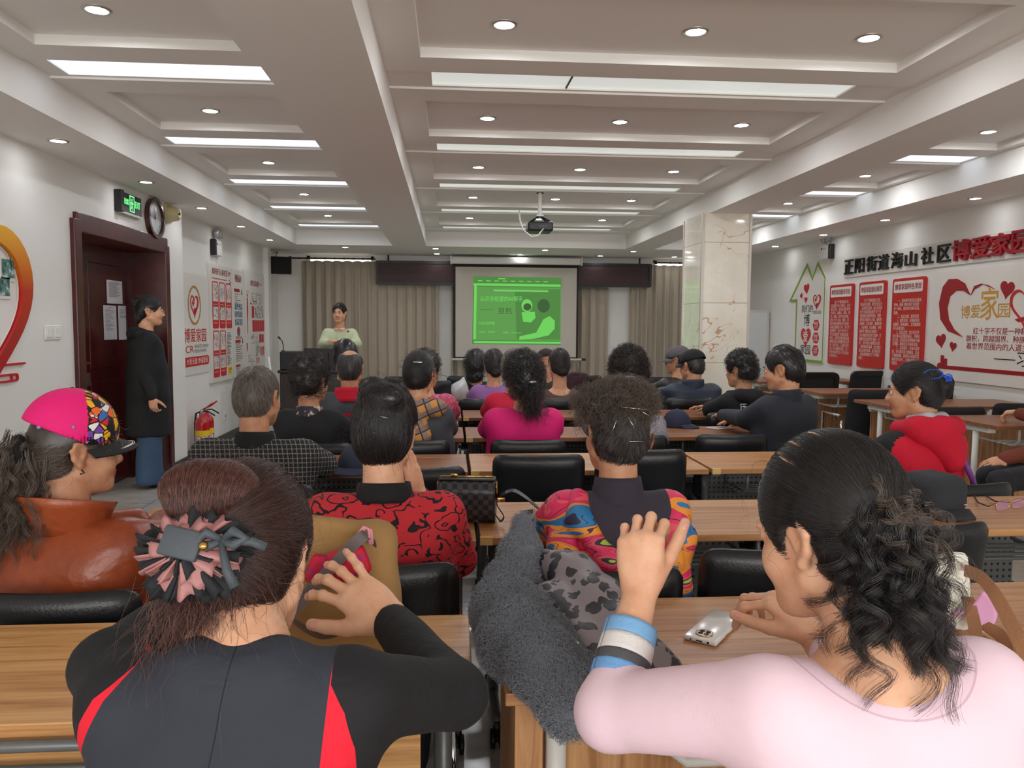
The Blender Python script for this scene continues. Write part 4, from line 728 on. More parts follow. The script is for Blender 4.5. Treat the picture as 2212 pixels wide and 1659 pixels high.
# right-hand chairs: mesh backs in plastic frames
def make_mesh_chair(w_=0.47, hb=0.46, ztop=0.95, frame_=True):
    t = thing('mesh_chair', 'black mesh chair', 'chair'); Mb = Matrix.Translation((0, -0.22, ztop - hb / 2)) @ Matrix.Rotation(math.radians(8), 4, 'X'); X = Mb @ Matrix.Rotation(math.radians(90), 4, 'X')
    if frame_:
        mb = MB(); band(mb, rrect(-w_ / 2, -hb / 2, w_ / 2, hb / 2, 0.06), rrect(-w_ / 2 + 0.05, -hb / 2 + 0.05, w_ / 2 - 0.05, hb / 2 - 0.05, 0.03), -0.018, 0.018, X); mb.build('back_frame', M_black, t); MB().prism(rrect(-w_ / 2 + 0.045, -hb / 2 + 0.045, w_ / 2 - 0.045, hb / 2 - 0.045, 0.03), -0.006, 0.006, X).build('backrest', M_meshf, t)
    else: slab('backrest', w_, hb, 0.04, M_meshf, t, Mb, 0.03, 0.05)
    slab('seat', 0.46, 0.45, 0.07, M_meshf, t, Matrix.Translation((0, 0.02, ztop - 0.47)) @ Matrix.Rotation(math.radians(90), 4, 'X'), 0.0, 0.07)
    for s in (-1, 1): x = s * 0.235; MB().tube([(x, -0.2, ztop - 0.3), (x, -0.2, 0.015), (x, 0.24, 0.015), (x, 0.22, ztop - 0.26), (x, -0.15, ztop - 0.26)], 0.012, 8).build('leg', M_chrome, t, True)
    return t
for px, py, z, fr, lab, rz in ((1768, 804, 0.965, True, 'black mesh-backed chair beyond the navy jacket man', 0.0), (1882, 801, 0.965, True, 'black mesh-backed chair under the middle red notice board', 0.03), (1884, 840, 0.91, False, 'black cloth-backed chair with chrome post beside the blue hair clip woman', -0.08), (2204, 869, 0.905, False, 'black chair behind the brown sleeved arm', 0.0), (2074, 878, 0.88, False, 'black chair back showing past the red hood', 0.06), (2006, 812, 1.02, True, 'black chair hidden behind the blue hair clip', -0.06)):
    p = atZ(px, py, z); o = make_mesh_chair(0.46 if fr else 0.41, 0.46, 0.95, fr); o.location = (p[0] - 0.25 * math.sin(rz), p[1] + 0.25, 0); o.scale.z = z / 0.95; o.rotation_euler.z = rz; o['label'] = lab; o['group'] = 'black cloth and mesh chairs'
# ================================================================= organic surfaces: distance fields meshed with surface nets
class SDF:
    def __init__(s, k=0.02): s.P = []; s.k = k; s.fold = None
    def _add(s, fn, lo, hi, k, op): s.P.append((fn, np.array(lo, float), np.array(hi, float), s.k if k is None else k, op)); return s
    def cone(s, a, b, ra, rb, k=None, op='u'):
        a = np.array(a, float); b = np.array(b, float); ba = b - a; L = ba.dot(ba) + 1e-12; r = max(ra, rb)
        def fn(p): q = p - a; t = np.clip(q @ ba / L, 0, 1); return np.sqrt(((q - t[:, None] * ba) ** 2).sum(1)) - (ra + (rb - ra) * t)
        return s._add(fn, np.minimum(a, b) - r, np.maximum(a, b) + r, k, op)
    def chain(s, P, R, k=None, op='u'):
        for i in range(len(P) - 1): s.cone(P[i], P[i + 1], R[i], R[i + 1], k, op)
        return s
    def ell(s, c, r, R=None, k=None, op='u'):
        c = np.array(c, float); r = np.array([r] * 3 if np.isscalar(r) else r, float); R = np.eye(3) if R is None else R
        def fn(p): q = (p - c) @ R; k0 = np.sqrt(((q / r) ** 2).sum(1)); k1 = np.sqrt(((q / (r * r)) ** 2).sum(1)) + 1e-9; return np.where(k0 < 1e-3, -r.min(), k0 * (k0 - 1) / k1)
        e = np.sqrt(((R * r) ** 2).sum(1)); return s._add(fn, c - e, c + e, k, op)
    def box(s, c, h, R=None, rad=0.01, k=None, op='u'):
        c = np.array(c, float); h = np.array(h, float) - rad; R = np.eye(3) if R is None else R
        def fn(p): q = np.abs((p - c) @ R) - h; return np.sqrt((np.maximum(q, 0) ** 2).sum(1)) + np.minimum(q.max(1), 0) - rad
        e = (np.abs(R) * (h + rad)).sum(1); return s._add(fn, c - e, c + e, k, op)
    def plane(s, p0, n, k=0.004):
        """cuts away the side that n points to"""
        p0 = np.array(p0, float); n = np.array(n, float); n = n / np.linalg.norm(n)
        return s._add(lambda p: -((p - p0) @ n), [-99] * 3, [99] * 3, k, 's')
    def eval(s, p):
        D = np.full(len(p), 0.5)
        for fn, lo, hi, k, op in s.P:
            m = k + 0.06; idx = np.nonzero(((p > lo - m) & (p < hi + m)).all(1))[0]
            if not len(idx): continue
            d = fn(p[idx]); a = D[idx]
            if op == 'u': h = np.maximum(k - np.abs(a - d), 0) / max(k, 1e-6); D[idx] = np.minimum(a, d) - h * h * k * 0.25
            else: d = -d; h = np.maximum(k - np.abs(a - d), 0) / max(k, 1e-6); D[idx] = np.maximum(a, d) + h * h * k * 0.25
        if s.fold is not None: D = D + s.fold(p)
        return D
    def grad(s, p, e=0.003):
        g = np.stack([s.eval(p + [e, 0, 0]) - s.eval(p - [e, 0, 0]), s.eval(p + [0, e, 0]) - s.eval(p - [0, e, 0]), s.eval(p + [0, 0, e]) - s.eval(p - [0, 0, e])], 1)
        return g / (np.linalg.norm(g, axis=1, keepdims=True) + 1e-9)
    def mesh(s, h):
        lo = np.min([l for f, l, u, k, op in s.P if op == 'u'], axis=0) - 2.5 * h; hi = np.max([u for f, l, u, k, op in s.P if op == 'u'], axis=0) + 2.5 * h
        n = np.ceil((hi - lo) / h).astype(int) + 1; ax = [lo[i] + h * np.arange(n[i]) for i in range(3)]; D = np.full(n, 0.5)
        for fn, l, u, k, op in s.P:
            m = k + 2.5 * h; i0 = np.maximum(np.floor((l - m - lo) / h).astype(int), 0); i1 = np.minimum(np.ceil((u + m - lo) / h).astype(int) + 1, n)
            if (i1 <= i0).any(): continue
            g = np.stack(np.meshgrid(*[ax[i][i0[i]:i1[i]] for i in range(3)], indexing='ij'), -1); d = fn(g.reshape(-1, 3)).reshape(g.shape[:3])
            sl = tuple(slice(i0[i], i1[i]) for i in range(3)); a = D[sl]
            if op == 's': d = -d
            q = np.maximum(k - np.abs(a - d), 0) / max(k, 1e-6); D[sl] = np.minimum(a, d) - q * q * k * 0.25 if op == 'u' else np.maximum(a, d) + q * q * k * 0.25
        if s.fold is not None:
            near = np.nonzero(np.abs(D) < 3 * h + 0.02); p = np.stack([ax[i][near[i]] for i in range(3)], 1); D[near] += s.fold(p)
        I = D < 0; cnt = sum(I[a:n[0] - 1 + a, b:n[1] - 1 + b, c:n[2] - 1 + c].astype(np.int8) for a in (0, 1) for b in (0, 1) for c in (0, 1))
        cells = np.argwhere((cnt > 0) & (cnt < 8)); cid = np.full(np.array(n) - 1, -1, np.int64); cid[tuple(cells.T)] = np.arange(len(cells))
        cor = [(a, b, c) for a in (0, 1) for b in (0, 1) for c in (0, 1)]; val = np.stack([D[cells[:, 0] + a, cells[:, 1] + b, cells[:, 2] + c] for a, b, c in cor], 1)
        acc = np.zeros((len(cells), 3)); num = np.zeros(len(cells))
        for i in range(8):
            for j in range(i + 1, 8):
                if sum(abs(x - y) for x, y in zip(cor[i], cor[j])) != 1: continue
                vi, vj = val[:, i], val[:, j]; m = (vi < 0) != (vj < 0); t = vi[m] / (vi[m] - vj[m]); acc[m] += np.array(cor[i]) + t[:, None] * (np.array(cor[j]) - np.array(cor[i])); num[m] += 1
        V = lo + h * (cells + acc / num[:, None]); F = []
        for axn in range(3):
            o1, o2 = [(1, 2), (2, 0), (0, 1)][axn]; sl0 = [slice(None)] * 3; sl1 = [slice(None)] * 3; sl0[axn] = slice(0, n[axn] - 1); sl1[axn] = slice(1, n[axn])
            a, b = I[tuple(sl0)], I[tuple(sl1)]; e = np.argwhere(a != b); e = e[(e[:, o1] > 0) & (e[:, o2] > 0) & (e[:, o1] < n[o1] - 1) & (e[:, o2] < n[o2] - 1)]
            if not len(e): continue
            ins = a[tuple(e.T)]; q = []
            for d1, d2 in ((-1, -1), (0, -1), (0, 0), (-1, 0)): c = e.copy(); c[:, o1] += d1; c[:, o2] += d2; q.append(cid[tuple(c.T)])
            q = np.stack(q, 1); q[~ins] = q[~ins][:, ::-1]; F.append(q)
        F = np.concatenate(F); return V, F[(F >= 0).all(1)]
def folds(amp, f, seed=0, ax=(1, 1, 1)):
    r = np.random.default_rng(seed); W = r.normal(size=(5, 3)) * f * np.array(ax); ph = r.uniform(0, 6.28, 5); W2 = r.normal(size=(3, 3)) * f * 0.35
    def fn(p): q = np.sin(p @ W2.T).sum(1)[:, None]; return amp * (np.sin(p @ W.T + ph + 1.6 * q)).sum(1) / 3.0
    return fn
def Rm(yaw=0, pitch=0, roll=0):
    """yaw: + turns to the left; pitch: + nods down; roll: + tips to the right (degrees)"""
    y, p, r = (math.radians(v) for v in (yaw, -pitch, roll)); cy, sy, cp, sp, cr, sr = math.cos(y), math.sin(y), math.cos(p), math.sin(p), math.cos(r), math.sin(r)
    return np.array([[cy, -sy, 0], [sy, cy, 0], [0, 0, 1]]) @ np.array([[1, 0, 0], [0, cp, -sp], [0, sp, cp]]) @ np.array([[cr, 0, sr], [0, 1, 0], [-sr, 0, cr]])
class Fr:
    def __init__(s, o, R, k=1.0): s.o = np.array(o, float); s.R = R; s.k = k
    def __call__(s, x, y, z): return s.o + s.R @ (s.k * np.array([x, y, z], float))
    def loc(s, p): return ((p - s.o) @ s.R) / s.k
# ---------------------------------------------------------------- heads and hands
def head_sdf(d, H, ears=True, neck=None, fat=1.0):
    k = H.k; E = lambda c, r, kk=0.02, op='u': d.ell(H(*c), np.array(r) * k, H.R, kk * k, op)
    E((0, -0.018, 0.03), (0.076, 0.096, 0.092)); E((0, 0.035, -0.03), (0.060 * fat, 0.062, 0.082), 0.03); E((0, 0.055, -0.092), (0.032 * fat, 0.03, 0.026), 0.03)
    for s in (-1, 1):
        E((s * 0.036, 0.062, -0.036), (0.026 * fat, 0.026, 0.03), 0.025); d.cone(H(s * 0.058 * fat, 0.0, -0.06), H(s * 0.02, 0.07, -0.097), 0.018 * k, 0.016 * k, 0.03 * k)
        E((s * 0.031, 0.094, 0.004), (0.017, 0.014, 0.011), 0.012, 's'); E((s * 0.031, 0.082, 0.003), (0.014, 0.012, 0.0105), 0.004); E((s * 0.03, 0.088, 0.021), (0.022, 0.008, 0.006), 0.012)
    d.cone(H(0, 0.086, 0.012), H(0, 0.108, -0.028), 0.008 * k, 0.011 * k, 0.012 * k)
    for s in (-1, 1): E((s * 0.011, 0.098, -0.033), (0.009, 0.011, 0.008), 0.01)
    E((0, 0.092, -0.060), (0.023, 0.010, 0.006), 0.006); E((0, 0.090, -0.070), (0.020, 0.010, 0.007), 0.006); E((0, 0.103, -0.0645), (0.02, 0.005, 0.0015), 0.004, 's')
    if ears:
        for s in (-1, 1):
            c = [(s * 0.071, 0.002, -0.016), (s * 0.074, 0.006, 0.010), (s * 0.079, -0.004, 0.027), (s * 0.085, -0.020, 0.026), (s * 0.087, -0.029, 0.008), (s * 0.083, -0.022, -0.016), (s * 0.076, -0.006, -0.034), (s * 0.072, 0.003, -0.032)]
            d.chain([H(*q) for q in c], [0.005 * k, 0.006 * k, 0.0062 * k, 0.0062 * k, 0.006 * k, 0.006 * k, 0.008 * k, 0.005 * k], 0.007 * k)
            d.ell(H(s * 0.076, -0.011, 0.0), np.array([0.006, 0.017, 0.027]) * k, H.R @ Rm(s * 20), 0.008 * k); d.chain([H(s * 0.077, -0.002, 0.018), H(s * 0.083, -0.018, 0.012), H(s * 0.079, -0.016, -0.012)], [0.003 * k, 0.0045 * k, 0.004 * k], 0.004 * k); d.ell(H(s * 0.084, -0.006, -0.004), np.array([0.007, 0.006, 0.010]) * k, H.R @ Rm(s * 20), 0.006 * k, 's')
    if neck is not None: d.cone(H(0, -0.028, -0.06), neck, 0.052 * k, 0.058 * k, 0.03); d.cone(H(0, -0.055, -0.03), neck + np.array([0, -0.01, 0]), 0.04 * k, 0.05 * k, 0.03)
def hand_sdf(d, wr, dr, nr, side, curl=(25, 30, 20), sc=0.95, fat=1.0, spread=0.12, thumb=(0.55, 0.75, -0.25), elbow=None, fr=(0.036, 0.026), per=None, tcurl=0.35):
    """dr: wrist to fingers, nr: out of the back of the hand, side: +1 right hand, -1 left hand"""
    wr = np.array(wr, float); dr = np.array(dr, float); dr /= np.linalg.norm(dr); nr = np.array(nr, float); nr = nr - dr * nr.dot(dr); nr /= np.linalg.norm(nr); s = side * np.cross(nr, dr)
    if elbow is not None: d.cone(np.array(elbow, float), wr, fr[0], fr[1], 0.02)
    for i, (f, l, ln, rr) in enumerate(((0.086, 0.027, (0.042, 0.026, 0.020), 0.0086), (0.090, 0.008, (0.047, 0.029, 0.021), 0.0088), (0.086, -0.011, (0.043, 0.027, 0.020), 0.0083), (0.078, -0.029, (0.034, 0.021, 0.018), 0.0075))):
        kn = wr + sc * (dr * f + s * l + nr * (0.004 - 0.003 * abs(i - 1.2))); d.cone(wr + sc * (dr * 0.012 + s * l * 0.55), kn, 0.0155 * sc * fat, 0.0105 * sc * fat, 0.012)
        lat = s * (1.3 - i) * spread; a = 0; p = kn; r = rr * sc * fat; cu = per[i] if per else curl
        for j in range(3):
            a += math.radians(cu[j] * (1.0 + 0.07 * i)); v = dr * math.cos(a) - nr * math.sin(a) + lat * math.cos(a); v /= np.linalg.norm(v); q = p + v * ln[j] * sc; d.cone(p, q, r, r * 0.91, 0.004); d.ell(p, r * 1.06, None, 0.004); dn = nr * math.cos(a) + dr * math.sin(a); m_ = (p * 0.25 + q * 0.75, v, dn, r); p = q; r *= 0.91
        d.nails = getattr(d, 'nails', []) + [m_]
    d.ell(wr + sc * (dr * 0.05 + s * 0.0), np.array([0.036 * fat, 0.045, 0.0145 * fat]) * sc, np.stack([s, dr, nr], 1), 0.012)
    p = wr + sc * (dr * 0.022 + s * 0.022 - nr * 0.006); v = dr * thumb[0] + s * thumb[1] + nr * thumb[2]; v /= np.linalg.norm(v); r = 0.0145 * sc * fat
    for j, ln in enumerate((0.046, 0.034, 0.027)): q = p + v * ln * sc; d.cone(p, q, r, r * 0.84, 0.010 if j == 0 else 0.004); m_ = (p * 0.3 + q * 0.7, v, nr * 0.8 + s * 0.5, r); p = q; r *= 0.84; v = v + dr * tcurl - nr * 0.1; v /= np.linalg.norm(v)
    d.nails.append(m_)
def nails(L):
    Vs = []; Fs = []
    for c, v, dn, r in L:
        dn = dn - v * dn.dot(v); dn /= np.linalg.norm(dn); x = np.cross(v, dn); o = len(Vs); n = 7
        for j in range(n):
            for i in range(n): a = (i / (n - 1) - 0.5) * 1.7; u = (j / (n - 1) - 0.4) * 1.9; rr = r * (0.97 if 0 < i < n - 1 and 0 < j < n - 1 else 0.86); w_ = math.sqrt(max(0.2, 1 - (u / 1.25) ** 2)); Vs.append(c + v * u * r * 0.72 + (x * math.sin(a * w_) + dn * math.cos(a * w_)) * rr)
        Fs += [(o + j * n + i, o + j * n + i + 1, o + (j + 1) * n + i + 1, o + (j + 1) * n + i) for j in range(n - 1) for i in range(n - 1)]
    return np.array(Vs), np.array(Fs)
def _skin(c1, c2):
    def fn(t, c): t.col(t.ramp(t.noise(t.coord(), 26, 5, 0.6), [(0.3, lin(c1)), (0.7, lin(c2))])); t.b.inputs['Subsurface Weight'].default_value = 0.12; t.b.inputs['Subsurface Radius'].default_value = (0.012, 0.005, 0.003); t.bump(t.noise(t.coord(), 220, 3), 0.12, 0.002)
    return fn
M_skin = mat('skin_fair', (226, 172, 138), 0.48, fn=_skin((216, 158, 124), (232, 182, 150))); M_skin2 = mat('skin_tan', (200, 146, 112), 0.5, fn=_skin((186, 128, 96), (208, 156, 122))); M_skin3 = mat('skin_warm', (214, 158, 124), 0.5, fn=_skin((202, 142, 108), (222, 170, 136)))
M_nail = mat('nail', (222, 158, 142), 0.25); M_lip = mat('lips', (172, 84, 80), 0.4); M_eye = mat('eye_white', (225, 220, 214), 0.15); M_iris = mat('iris_dark', (34, 22, 18), 0.1)
# ---------------------------------------------------------------- hair
def hairmat(name, c1, c2, rough=0.38):
    def fn(t, c):
        i = t.n('ShaderNodeHairInfo'); n = t.noise(t.coord((40, 40, 12)), 1.4, 3); f = t.math('ADD', t.math('MULTIPLY', i.outputs['Random'], 0.6), t.math('MULTIPLY', n, 0.5)); t.col(t.ramp(f, [(0.15, lin(c1)), (0.85, lin(c2))]))
    return mat(name, c1, rough, fn=fn, bump=None, spec=0.6)
M_hblack = hairmat('hair_black', (15, 14, 15), (52, 47, 48), 0.3); M_hbrown = hairmat('hair_dark_brown', (20, 15, 14), (52, 38, 34)); M_hred = hairmat('hair_reddish_brown', (44, 24, 22), (110, 68, 58)); M_hgrey = hairmat('hair_grey', (52, 46, 42), (146, 134, 124)); M_hsalt = hairmat('hair_salt_pepper', (16, 15, 16), (98, 92, 92)); M_hcurl = hairmat('hair_curl_brown', (30, 24, 22), (112, 96, 84))
def sample(V, F, n, rng, w=None):
    T = np.concatenate([F[:, [0, 1, 2]], F[:, [0, 2, 3]]]); A, B, Cc = V[T[:, 0]], V[T[:, 1]], V[T[:, 2]]; ar = np.linalg.norm(np.cross(B - A, Cc - A), axis=1)
    if w is not None: ar = ar * w((A + B + Cc) / 3)
    k = rng.choice(len(T), n, p=ar / ar.sum()); u = rng.random((n, 1)); v = rng.random((n, 1)); m = (u + v) > 1; u = np.where(m, 1 - u, u); v = np.where(m, 1 - v, v); return A[k] + u * (B[k] - A[k]) + v * (Cc[k] - A[k])
def curves(name, paths, r, m, parent, world=True):
    """paths (N,n,3): fine strands as one curves object"""
    N, n, _ = paths.shape; P = paths.copy(); p = parent
    while p is not None: P = P - np.array(p.location); p = p.parent
    cu = bpy.data.hair_curves.new(name); cu.add_curves([n] * N); cu.position_data.foreach_set('vector', P.astype(np.float32).ravel())
    R = np.tile(r * np.linspace(1.0, 0.35, n), N) * np.repeat(RNG.uniform(0.7, 1.2, N), n); a = cu.attributes.get('radius') or cu.attributes.new('radius', 'FLOAT', 'POINT'); a.data.foreach_set('value', R.astype(np.float32))
    cu.materials.append(m); o = bpy.data.objects.new(name, cu); C.objects.link(o); o.parent = parent; return o
def flow(d, pts, fn, n, step, off=0.002, jit=0.15, rng=None, lift=0.0):
    """strands combed over the surface of d along the direction field fn"""
    p = pts.copy(); out = []; N = len(p); jv = rng.normal(size=(N, 3)) * jit; o = off * rng.uniform(0.3, 2.2, N)
    for i in range(n):
        out.append(p.copy()); g = d.grad(p); v = fn(p) + jv; v = v - g * (v * g).sum(1)[:, None]; v /= np.linalg.norm(v, axis=1, keepdims=True) + 1e-9
        p = p + v * step; e = d.eval(p); p = p - g * np.clip(e - (o + lift * i), -0.02, 0.02)[:, None]
    return np.stack(out, 1)
def curls(d, pts, L, n, amp, turns, rng, up=0.0, out=0.5, drop=(0, 0, 0)):
    """springy curls standing off the surface"""
    N = len(pts); g = d.grad(pts); t = rng.normal(size=(N, 3)); t[:, 2] += up; t = t - g * (t * g).sum(1)[:, None]; t /= np.linalg.norm(t, axis=1, keepdims=True) + 1e-9; b = np.cross(g, t); ph = rng.uniform(0, 6.28, N); sg = rng.choice([-1, 1], N); l = L * rng.uniform(0.6, 1.25, N); am = amp * rng.uniform(0.5, 1.4, N); o = []
    for i in range(n):
        u = i / (n - 1); a = ph + sg * turns * 6.283 * u; e = np.minimum(1, u * 4)
        o.append(pts + t * (l * u)[:, None] + g * (out * l * u * (1 - 0.5 * u) + am * e * (1 + np.cos(a)))[:, None] + b * (am * e * np.sin(a))[:, None] + np.array(drop) * u * u)
    return np.stack(o, 1)
def locks(root, dirs, L, n, amp, turns, rng, grav=0.0, spread=0.02, clump=0, cw=0.0035):
    if clump:
        g = locks(root[::clump], dirs[::clump] if len(dirs) > 1 else dirs, L, n, amp, turns, rng, grav, spread); g = np.repeat(g, clump, 0); o = rng.normal(size=(len(g), 1, 3)) * cw; u = np.linspace(0, 1, n)[None, :, None]; return g + o * (0.5 + 0.9 * np.abs(u - 0.35)) + np.cumsum(rng.normal(size=(len(g), n, 3)) * cw * 0.12, 1)
    """loose wavy locks: root (N,3), dirs (N,3)"""
    N = len(root); v = dirs / np.linalg.norm(dirs, axis=1, keepdims=True); p = root.copy(); ph = rng.uniform(0, 6.28, N); sg = rng.choice([-1, 1], N); am = amp * rng.uniform(0.4, 1.4, N); l = L * rng.uniform(0.55, 1.1, N); q = np.cross(v, rng.normal(size=(N, 3))); q /= np.linalg.norm(q, axis=1, keepdims=True); off = rng.normal(size=(N, 3)) * spread; o = []
    for i in range(n):
        u = i / (n - 1); a = ph + sg * turns * 6.283 * u; w = np.cross(v, q); o.append(p + off * u + (q * np.cos(a)[:, None] + w * np.sin(a)[:, None]) * (am * min(1, u * 3))[:, None]); v = v + np.array([0, 0, -grav]) / n; v /= np.linalg.norm(v, axis=1, keepdims=True); p = p + v * (l / n)[:, None]
    return np.stack(o, 1)
def cap_sdf(H, t, ears=0.034, nape=-0.07, face=0.0, top=0.0, back=0.0):
    d = SDF(0.015); k = H.k; d.ell(H(0, -0.018 - back / 2, 0.03 + top / 2), np.array([0.076 + t, 0.096 + t + back / 2, 0.092 + t + top / 2]) * k, H.R); d.ell(H(0, -0.06 - back, -0.02), np.array([0.062 + t, 0.05 + t, 0.07 + t * 0.6]) * k, H.R, 0.03)
    d.ell(H(0, 0.115, -0.05 + face), np.array([0.085, 0.085, 0.115]) * k, H.R, 0.012, 's'); d.plane(H(0, -0.05, nape), H.R @ np.array([0, 0.25, -1.0]), 0.01)
    if ears:
        for s in (-1, 1): d.ell(H(s * 0.094, 0.002, -0.020), np.array([0.045, 0.040, ears * 1.32]) * k, H.R, 0.008, 's')
    return d
# ================================================================= people
def cloth(name, col, rough=0.8, b=(180, 0.15), var=0.08, fn=None, sheen=0.0, coat=0.0): return mat(name, col, rough, bump=b, var=var, fn=fn, sheen=sheen, coat=coat, vscale=3.0)
M_pants = cloth('dark_trousers', (26, 26, 32)); M_shoe = mat('black_shoe', (16, 16, 17), 0.4)
A_ = np.array
def person(label, c, yaw=0, pitch=8, roll=0, k=0.95, skin=None, sw=0.15, byaw=0, nb=(0, -0.04, -0.178), lean=(0, 0.03), hip=0.575, top=None, tname='sweater', pants=None, b=1.0, arms=None, h=0.015, hh=0.0075, fold=(0.003, 14), drop=0.055, hands=True, bare=False, fat=1.0, collar=None, cut=None, legs=True, extra=None, neckup=None, gap=0.0, handkw=None, ears=True, knee=None, flat=1.0, standing=False):
    skin = skin or M_skin3; c = A_(c, float); B = Rm(byaw); N = c + B @ A_(nb)
    if not standing:
        pv = N + B @ A_([lean[0], lean[1], 0]); near = [cy for cx_, cy in CHAIRS if abs(cx_ - pv[0]) < 0.36 and -0.5 < cy - pv[1] < 0.2]
        if near:
            dy = max(0, max(near) + 0.215 + gap + 0.11 * max(0, b - 1) - pv[1]); sc_ = (c[1] + dy) / c[1]; c = CAM + (c - CAM) * sc_
            if arms: arms = {q: (tuple(CAM + (A_(x) - CAM) * sc_ for x in v) if v else v) for q, v in arms.items()}
            for v in (handkw or {}).values():
                if 'wr' in v: v['wr'] = CAM + (A_(v['wr']) - CAM) * sc_
    H = Fr(c, Rm(yaw, pitch, roll), k); N = c + B @ A_(nb); sd, fw = B[:, 0], B[:, 1]; Z = A_([0, 0, 1.0])
    pv = N + B @ A_([lean[0], lean[1], 0]); pv[2] = hip if standing else 0.47 + 0.112 * b
    t = thing('person', label, 'person', (pv[0], pv[1], 0)); info = dict(t=t, H=H, N=N, B=B, pv=pv)
    d = SDF(0.045); body = SDF(0.02); head_sdf(body, H, ears, N + A_([0, 0, -0.02]), fat)
    body.cone(N + A_([0, 0.01, -0.03]), N + fw * 0.02 - Z * 0.14, 0.06, 0.08, 0.04); hs_ = []
    for i, s in enumerate((-1, 1)):
        SS = N + sd * s * sw - Z * drop; a = (arms or {}).get('L' if s < 0 else 'R'); mid = (SS + pv) / 2
        el, wr = (A_(a[0], float), A_(a[1], float)) if a else (SS + sd * s * 0.035 + fw * 0.15 - Z * 0.23, None)
        if a is None: el[2] = max(el[2], 0.76 + 0.055 * b); wr = el + fw * 0.20 - sd * s * 0.16; wr[2] = 0.762 + 0.045 * b
        ws = pv + sd * s * 0.085; ws[2] = (SS[2] + pv[2]) / 2 - 0.02; hp = pv + sd * s * 0.095; info['S' + 'LR'[i]] = SS
        d.cone(N - Z * 0.05 - fw * 0.005, SS - sd * s * 0.02, 0.05 * b, 0.054 * b, 0.05); d.cone(SS - sd * s * 0.07 - Z * 0.075 - fw * 0.01, ws, 0.095 * b * flat, 0.096 * b * flat, 0.07); d.cone(ws, hp, 0.096 * b * flat, 0.112 * b, 0.06)
        d.cone(SS, el, 0.058 * b, 0.049 * b, 0.035); d.cone(el, wr, 0.049 * b, 0.038 * b, 0.02)
        if bare: body.cone(N - Z * 0.05, SS - sd * s * 0.03, 0.05 * b - 0.006, 0.05 * b - 0.006, 0.05); body.cone(SS - sd * s * 0.07 - Z * 0.075 - fw * 0.01, SS - sd * s * 0.06 - Z * 0.2, 0.095 * b * flat - 0.006, 0.09 * b - 0.006, 0.07)
        if hands:
            q = wr - el; q /= np.linalg.norm(q); kw = dict((handkw or {}).get('LR'[i], {})); hd = SDF(0.012); wp = kw.pop('wr', wr + q * 0.015); dr = kw.pop('dr', q + A_([0, 0, 0.03])); kw.setdefault('curl', (8, 14, 10)); nr = kw.pop('nr', Z + 0.2 * fw); hand_sdf(hd, wp, dr, nr, s, elbow=kw.pop('elbow', el * 0.3 + wr * 0.7), **kw); hs_.append((hd, 0.0032 if h < 0.011 else 0.0065))
    d.cone(N - Z * 0.13, (N + pv) / 2, 0.085 * b * flat, 0.09 * b * flat, 0.08)
    if fold: d.fold = folds(fold[0], fold[1], int(abs(c[0] * 991 + c[1] * 77)) % 1000)
    if neckup: d.cone(N + B @ A_([-0.05, neckup[0], neckup[1]]), N + B @ A_([0.05, neckup[0], neckup[1]]), neckup[2], neckup[2], 0.04)
    if cut: d.ell(N + B @ A_(cut[0]), A_(cut[1]), B @ Rm(0, cut[2]) if len(cut) > 2 else B, 0.006, 's')
    if extra: extra(d, info)
    V, F = body.mesh(hh); mi = [np.zeros(len(F), int)]; L = H.loc(V[F].mean(1)); mi[0][(L[:, 1] > 0.088) & (L[:, 2] > -0.078) & (L[:, 2] < -0.052) & (np.abs(L[:, 0]) < 0.026)] = 1; Vs, Fs, o = [V], [F], len(V)
    for hd, hv in hs_: v, f = hd.mesh(hv); Vs.append(v); Fs.append(f + o); mi.append(np.zeros(len(f), int)); o += len(v)
    for hd, hv in hs_:
        if hv < 0.004: v, f = nails(hd.nails); Vs.append(v); Fs.append(f + o); mi.append(np.full(len(f), 2)); o += len(v)
    info['body'] = mesh('body', np.concatenate(Vs), np.concatenate(Fs), [skin, M_lip, M_nail], t, True, np.concatenate(mi), True)
    V, F = d.mesh(h); info['top'] = mesh(tname, V, F, top, t, True, None, True); info['V'], info['F'] = V, F; info['d'] = d
    if legs:
        p = SDF(0.04); pm = pants or M_pants
        for i, s in enumerate((-1, 1)):
            hp = pv + sd * s * 0.09
            if standing: kn = hp + fw * 0.02 - Z * 0.42; an = hp - Z * (hp[2] - 0.07) + fw * 0.0
            else: kn = hp + fw * 0.35 + sd * s * 0.01; kn[2] = 0.535; an = kn - fw * 0.19 - sd * s * 0.03; an[2] = 0.09
            if knee: kn = A_(knee[i][0]); an = A_(knee[i][1])
            p.cone(hp, kn, 0.09, 0.062, 0.02); p.cone(kn, an, 0.062, 0.05, 0.02); f = A_([an[0], an[1], 0.0]); sh_ = SDF(0.02); sh_.cone(f - fw * 0.03 + Z * 0.045, f + fw * 0.13 + Z * 0.03, 0.042, 0.03); sh_.plane(f + Z * 0.004, -Z); v, g = sh_.mesh(0.012); mesh('shoe', v, g, M_shoe, t, True, None, True)
        p.cone(pv - sd * 0.08, pv + sd * 0.08, 0.105, 0.105); v, g = p.mesh(0.022); mesh('trousers', v, g, pm, t, True, None, True)
    return info
